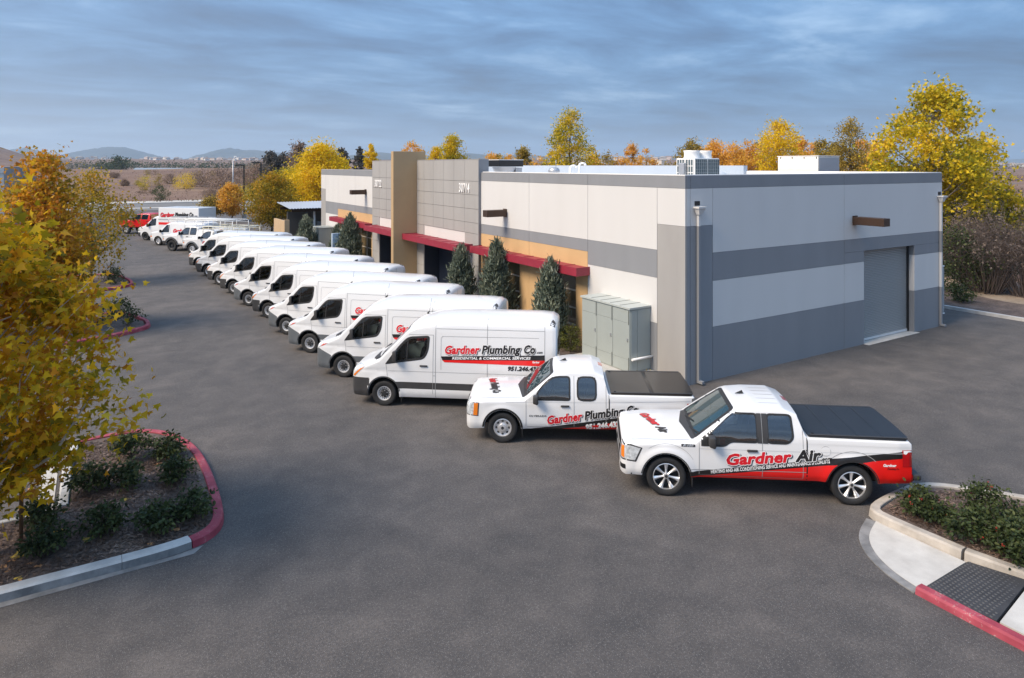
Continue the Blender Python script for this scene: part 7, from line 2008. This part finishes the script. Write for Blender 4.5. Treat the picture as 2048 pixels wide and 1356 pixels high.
FL = [(60, 975), (75, 965), (66, 985), (82, 988), (55, 992), (70, 1004), (50, 1018), (125, 1020), (104, 1050), (106, 1068), (236, 1010), (360, 1056), (298, 1085), (178, 1082), (28, 1108), (20, 1122), (14, 1130), (36, 1115), (12, 1140), (55, 1128), (78, 1128), (30, 1155), (42, 1158), (380, 920), (322, 925), (248, 1000), (300, 960), (212, 950)]
for i, (px, py) in enumerate(FL):
    on_bed = px > 118 or py > 1036
    p = G(px, py, .13 if on_bed else .015); yel = i % 4 == 1
    o = share('fallen_leaf', fl2 if yel else fl_me, None, p, (random.uniform(-.25, .25), random.uniform(-.25, .25), random.uniform(0, 6.28)), (random.uniform(.7, 1.15),) * 3)
    tag(o, ('curled yellow fallen leaf lying on the left bed or stall' if yel else 'dry orange-brown fallen leaf lying on the left bed or stall'), 'leaf', 'fallen leaves at the left bed')

# ------------------------------------------------------------------ lamps, far field, town, mountains, haze
def lot_lamp(px, d, ytop, hw_px, label, base_y=None):
    p = AT(px, d); h = ZAT(ytop, d)
    t = empty('parking_lot_lamp', p, -R(YAW), label, 'lamp post', 'dark lot lights beyond the vans')
    bm = bmesh.new(); bx(bm, -.07, .07, -.07, .07, .7, h - .05); obj('pole', bm, M_BLACK, t)
    bm = bmesh.new(); lathe(bm, [(.30, 0), (.30, .75), (.0, .76)], 18, 'Z'); obj('base', bm, M_CONC, t, smooth=30)
    bm = bmesh.new(); w_ = hw_px / FPX * d; bx(bm, -w_, -w_ * .25, -.26, .26, h - .16, h + .02, bevel=.02); bx(bm, -w_ * .25, .06, -.05, .05, h - .12, h - .03); obj('lamp_head', bm, M_BLACK, t)
lot_lamp(488, 86, 329, 16, 'dark square lot light with a concrete foot nearest the orange tree')
lot_lamp(522, 78, 324, 17, 'dark square lot light rising from the amber tree')
p = AT(466, 136); h = ZAT(313, 136)
t = empty('street_lamp', p, -R(YAW), 'tall pale grey street lamp at the far road', 'lamp post')
bm = bmesh.new(); cyl(bm, (0, 0, 0), (0, 0, h - .6), .14, .08, 10); obj('pole', bm, M_GALV, t)
bm = bmesh.new(); cyl(bm, (0, 0, h - .62), (.35, 0, h - .05), .06, .05, 8); bx(bm, .2, .75, -.12, .12, h - .06, h + .06, bevel=.03); obj('lamp_head', bm, M_WHITEP, t)
# shrubs of the dry field
FG = 'scattered shrubs of the dry field'
def fs(px, ybase, ytop, hwpx, label, lm, n, seed, kind='round', gap=.32):
    d = 60.0; z = 0.0
    while d < 1500:
        p = AT(px, d); z = terrain_h(p.x, p.y) if p.y > 147 else 0.0
        if ZAT(ybase, d) <= z: break
        d += .5 if d < 300 else 2
    h = max(.6, ZAT(ytop, d) - z); rx = hwpx / FPX * d
    make_tree('field_shrub', (p.x, p.y, z - .05), h, rx, .05, label, lm, int(n * 2.6), max(.16, rx * .07), seed, M_BARKD, kind, LEAF4, max(40, n // 14), gap - .08, group=FG, cat='shrub', cr=rx * .2, limbs=12, trunk_r=.06, fill=.5)
fs(290, 374, 350, 16, 'green shrub in the dry field left of the pale yellow one', LM_YELG, 700, 201)
fs(318, 373, 347, 9, 'small pale yellow shrub touching the green field shrub', LM_OLV, 500, 202)
fs(368, 378, 347, 22, 'yellow spreading shrub in the middle of the dry field', LM_YEL, 900, 203)
fs(322, 402, 372, 16, 'grey-green wispy shrub near the far road', LM_GRN, 800, 204)
for i, (px, yb, yt, hw_, lab) in enumerate([(405, 374, 340, 28, 'brown bare thicket right of the yellow field shrub'), (440, 378, 338, 32, 'wide brown thicket in the middle distance'), (480, 376, 338, 26, 'reddish-brown thicket behind the pale street lamp'),
        (510, 380, 330, 26, 'brown thicket behind the second lot light'), (340, 368, 348, 14, 'dull brown shrub between yellow field shrubs'), (228, 356, 345, 10, 'small faded shrub on the dry slope'), (425, 398, 378, 20, 'low reddish brush near the orange young tree'), (250, 372, 360, 8, 'tiny brown shrub on the left slope')]):
    fs(px, yb, yt, hw_, lab, LM_BRN, 1100, 220 + i)
fs(548, 382, 318, 26, 'tall olive-brown tree mass left of the willow', LM_OLV, 2600, 240, 'oval')
fs(520, 384, 326, 30, 'olive-brown tree mass behind the second lot light', LM_BRN, 2600, 241, 'oval')
fs(490, 400, 372, 26, 'green low bushes behind the first lot light', LM_YELG, 900, 242)
fs(590, 392, 330, 30, 'dense olive growth behind the yellow willow', LM_OLV, 2200, 243, 'oval')
for i, (px, yb, yt, hw_) in enumerate([(1985, 356, 345, 18), (2035, 362, 350, 20), (1960, 372, 352, 16), (2020, 390, 372, 22)]):
    fs(px, yb, yt, hw_, ['pale brown shrub on the plain at the right', 'brown shrub on the plain at the right edge', 'dry shrub under the thin sycamore', 'dry brush clump at the right edge'][i], LM_BRN, 500, 250 + i)
rr_ = random.Random(21)
for i in range(14):
    px = rr_.uniform(235, 560); yb = rr_.uniform(348, 396)
    fs(px, yb, yb - rr_.uniform(5, 11), rr_.uniform(5, 13), 'small dry bush scattered over the brown field', LM_BRN if i % 3 else LM_OLV, 240, 270 + i)
# dry grass tufts along the field edge
rng = np.random.default_rng(77)
P = []
while len(P) < 5000:
    x, y = rng.uniform(-60, 60), 143 + rng.random() ** 2 * 160
    P.append((x, y, terrain_h(x, y) - .02))
P = np.array(P)
o = link_mesh('dry_grass', leaves_mesh('dry_grass', P, .35, (np.array([(-.12, 0, 0), (.12, 0, 0), (.25, .9, .1), (-.1, 1, 0)], float), [(0, 1, 2, 3)]), rng, 0, np.tile([0, 0, 1.0], (len(P), 1)), .5), leaf_mat('grass_dry', [(0.12, 0.078, 0.055), (0.17, 0.115, 0.075), (0.24, 0.17, 0.105)], .2, .1))
tag(o, kind='stuff')
# far tree belts, single trees of the middle distance
def mid_tree(px, d, ytop, hwpx, label, lm, seed, zb=None, n=700, kind='round'):
    p = AT(px, d); z = terrain_h(p.x, p.y) if zb is None else zb; h = ZAT(ytop, d) - z; rx = hwpx / FPX * d
    make_tree('distant_tree', (p.x, p.y, z - .1), h, rx, h * .08, label, lm, n, rx * .16, seed, M_BARKD, kind, LEAF4, 60, .30, group='distant trees of the valley', cr=rx * .22, limbs=6, trunk_r=.3, fill=.5)
mid_tree(236, 520, 316, 22, 'dark green round tree before the far town', LM_GRN, 301, n=1200)
mid_tree(207, 530, 322, 18, 'dark green tree left of the round one before the town', LM_GRN, 302)
mid_tree(92, 620, 303, 12, 'hazy grey-green tree at the foot of the left hill', LM_GRN, 303)
mid_tree(78, 640, 310, 16, 'hazy dark tree on the left hill foot', LM_GRN, 304)
mid_tree(108, 600, 312, 14, 'hazy tree right of the left hill', LM_GRN, 305)
for i, px in enumerate(range(130, 620, 22)):
    mid_tree(px + (i * 7) % 9, 700 + (i * 53) % 160, 326 + (i * 5) % 5, 16 + (i * 3) % 8, 'hazy dark tree in the belt before the far town', LM_GRN, 310 + i, n=260)
for i, px in enumerate(range(960, 1720, 46)):
    mid_tree(px + (i * 11) % 17, 420 + (i * 53) % 160, 322 + (i * 7) % 6, 14 + (i * 3) % 9, 'hazy olive tree beyond the roof line', LM_OLV, 340 + i, n=240)
for i, px in enumerate(range(1930, 2075, 26)):
    mid_tree(px, 900, 328 + i % 2, 12, 'hazy dark tree on the plain at the right', LM_GRN, 370 + i, n=200)
# low blue-roofed shed and the pale houses of the far town
p = AT(315, 480); z = terrain_h(p.x, p.y)
t = empty('farm_shed', (p.x, p.y, z), -R(YAW), 'long low blue-grey roofed shed before the far town', 'shed')
bm = bmesh.new(); bx(bm, -17, 15, 0, 9, 0, 2.3); obj('wall', bm, mat('shed_wall', (0.25, 0.24, 0.23), .8), t)
bm = bmesh.new()
v = [bm.verts.new(q) for q in ((-18, -1, 2.3), (16, -1, 2.3), (16, 4.5, 4.4), (-18, 4.5, 4.4), (-18, 10, 2.3), (16, 10, 2.3))]
for f in ((0, 1, 2, 3), (3, 2, 5, 4), (1, 5, 2), (0, 3, 4)): bm.faces.new([v[k] for k in f])
obj('roof', bm, mat('shed_roof', (0.22, 0.27, 0.32), .6), t)
HM = [mat('house_white', (0.66, 0.64, 0.61), .8), mat('house_cream', (0.58, 0.52, 0.45), .8), mat('house_pink', (0.54, 0.45, 0.41), .8)]
HR = [mat('roof_tile_brown', (0.25, 0.17, 0.13), .8), mat('roof_tile_grey', (0.33, 0.30, 0.28), .8)]
rng = random.Random(9)
def house(px, d, y_base, wd, ht, k):
    p = AT(px, d); z = terrain_h(p.x, p.y) - .3
    t = empty('house', (p.x, p.y, z), rng.uniform(0, 3), ['tiny white house of the distant town', 'tiny cream house of the distant town', 'tiny pinkish house of the distant town'][k % 3], 'house', 'houses of the distant town')
    l = wd * rng.uniform(.6, .9)
    bm = bmesh.new(); bx(bm, -wd / 2, wd / 2, -l / 2, l / 2, -2.5, ht); obj('wall', bm, HM[k % 3], t)
    bm = bmesh.new(); v = [bm.verts.new(q) for q in ((-wd * .54, -l * .54, ht), (wd * .54, -l * .54, ht), (wd * .54, l * .54, ht), (-wd * .54, l * .54, ht), (-wd * .3, 0, ht + l * .2), (wd * .3, 0, ht + l * .2))]
    for f in ((0, 1, 5, 4), (1, 2, 5), (2, 3, 4, 5), (3, 0, 4), (3, 2, 1, 0)): bm.faces.new([v[q] for q in f])
    obj('roof', bm, HR[k % 2], t)
for k in range(120):
    px = rng.choice([rng.uniform(130, 360), rng.uniform(300, 640), rng.uniform(390, 560)])
    house(px, rng.uniform(1500, 2400), rng.uniform(319.5, 327), rng.uniform(7, 13), rng.uniform(3.5, 5.5), k)
for k in range(46):
    house(rng.uniform(970, 1480), rng.uniform(1100, 1900), rng.uniform(321, 327), rng.uniform(10, 22), rng.uniform(5, 9), k)
for k in range(18):
    house(rng.uniform(1960, 2060), rng.uniform(1000, 1700), rng.uniform(331, 333), rng.uniform(9, 16), rng.uniform(4, 5), k)
# mountains: ridged height fields at their real distance
def mountain(name, d, prof, depth, m, seed):
    """prof: (column px, skyline row) pairs; the ridge stands d away and runs down towards the viewer and behind"""
    bm = bmesh.new(); pxs = np.linspace(prof[0][0], prof[-1][0], 120); rows_ = []
    for j, t in enumerate(np.linspace(-1, 1, 15)):
        row = []
        for px in pxs:
            y = np.interp(px, [a for a, b in prof], [b for a, b in prof])
            dd = d + t * depth
            H = max(0, ZAT(y, d)) 
            p = AT(px, d); q = p + FW * t * depth
            nz = noise.noise(Vector((q.x * .0022, q.y * .0022, seed))) * .30 + noise.noise(Vector((q.x * .007, q.y * .007, seed + 3))) * .12
            f = (1 - abs(t)) ** 1.15
            z = H * f * (1 + nz * min(1, abs(t) * 4)) + H * .05 * noise.noise(Vector((px * .11, seed, 1))) * f
            row.append(bm.verts.new((q.x, q.y, z - 2)))
        rows_.append(row)
    for a, b in zip(rows_[:-1], rows_[1:]):
        for k in range(len(pxs) - 1):
            f = bm.faces.new((a[k], a[k + 1], b[k + 1], b[k])); f.smooth = True
    bmesh.ops.recalc_face_normals(bm, faces=bm.faces)
    tag(obj(name, bm, m), kind='structure')
M_MTN = mat('mountain_scrub', (0.045, 0.055, 0.050), .95, col2=(0.085, 0.085, 0.070), vscale=.006)
mountain('mountain', 6200, [(60, 331), (110, 312), (150, 303), (190, 296), (220, 293), (250, 294), (285, 303), (330, 315), (385, 331)], 900, M_MTN, 1)
mountain('mountain', 6000, [(370, 331), (398, 317), (420, 303), (445, 297), (462, 295.5), (490, 300), (505, 299), (545, 303), (590, 308), (650, 316), (720, 322), (800, 331)], 900, M_MTN, 2)
mountain('mountain', 6600, [(-60, 320), (20, 299), (50, 295), (80, 301), (130, 315), (190, 331)], 800, M_MTN, 3)
mountain('hills', 5200, [(560, 331), (640, 320), (700, 310), (760, 304), (800, 308), (870, 311), (940, 306), (1010, 312), (1040, 307), (1110, 314), (1180, 310), (1260, 315), (1340, 311), (1430, 319), (1520, 315), (1620, 321), (1760, 331)], 800, M_MTN, 4)
mountain('hills', 6400, [(1780, 331), (1850, 322), (1920, 318), (1990, 320), (2060, 316), (2150, 321), (2260, 331)], 700, M_MTN, 6)
# ------------------------------------------------------------------ the air
bm = bmesh.new(); bx(bm, -7900, 7900, -2000, 8300, -3, 300)
m = bpy.data.materials.new('haze_air'); m.use_nodes = True; t = m.node_tree; t.nodes.clear()
v = N(t, 'ShaderNodeVolumePrincipled', inp={'Color': (0.62, 0.80, 1.0, 1), 'Density': HAZE_DENS, 'Anisotropy': 0.0})
oo = N(t, 'ShaderNodeOutputMaterial'); t.links.new(v.outputs[0], oo.inputs['Volume'])
m.cycles.homogeneous_volume = True
hz_ = obj('haze', bm, m); tag(hz_, kind='stuff')
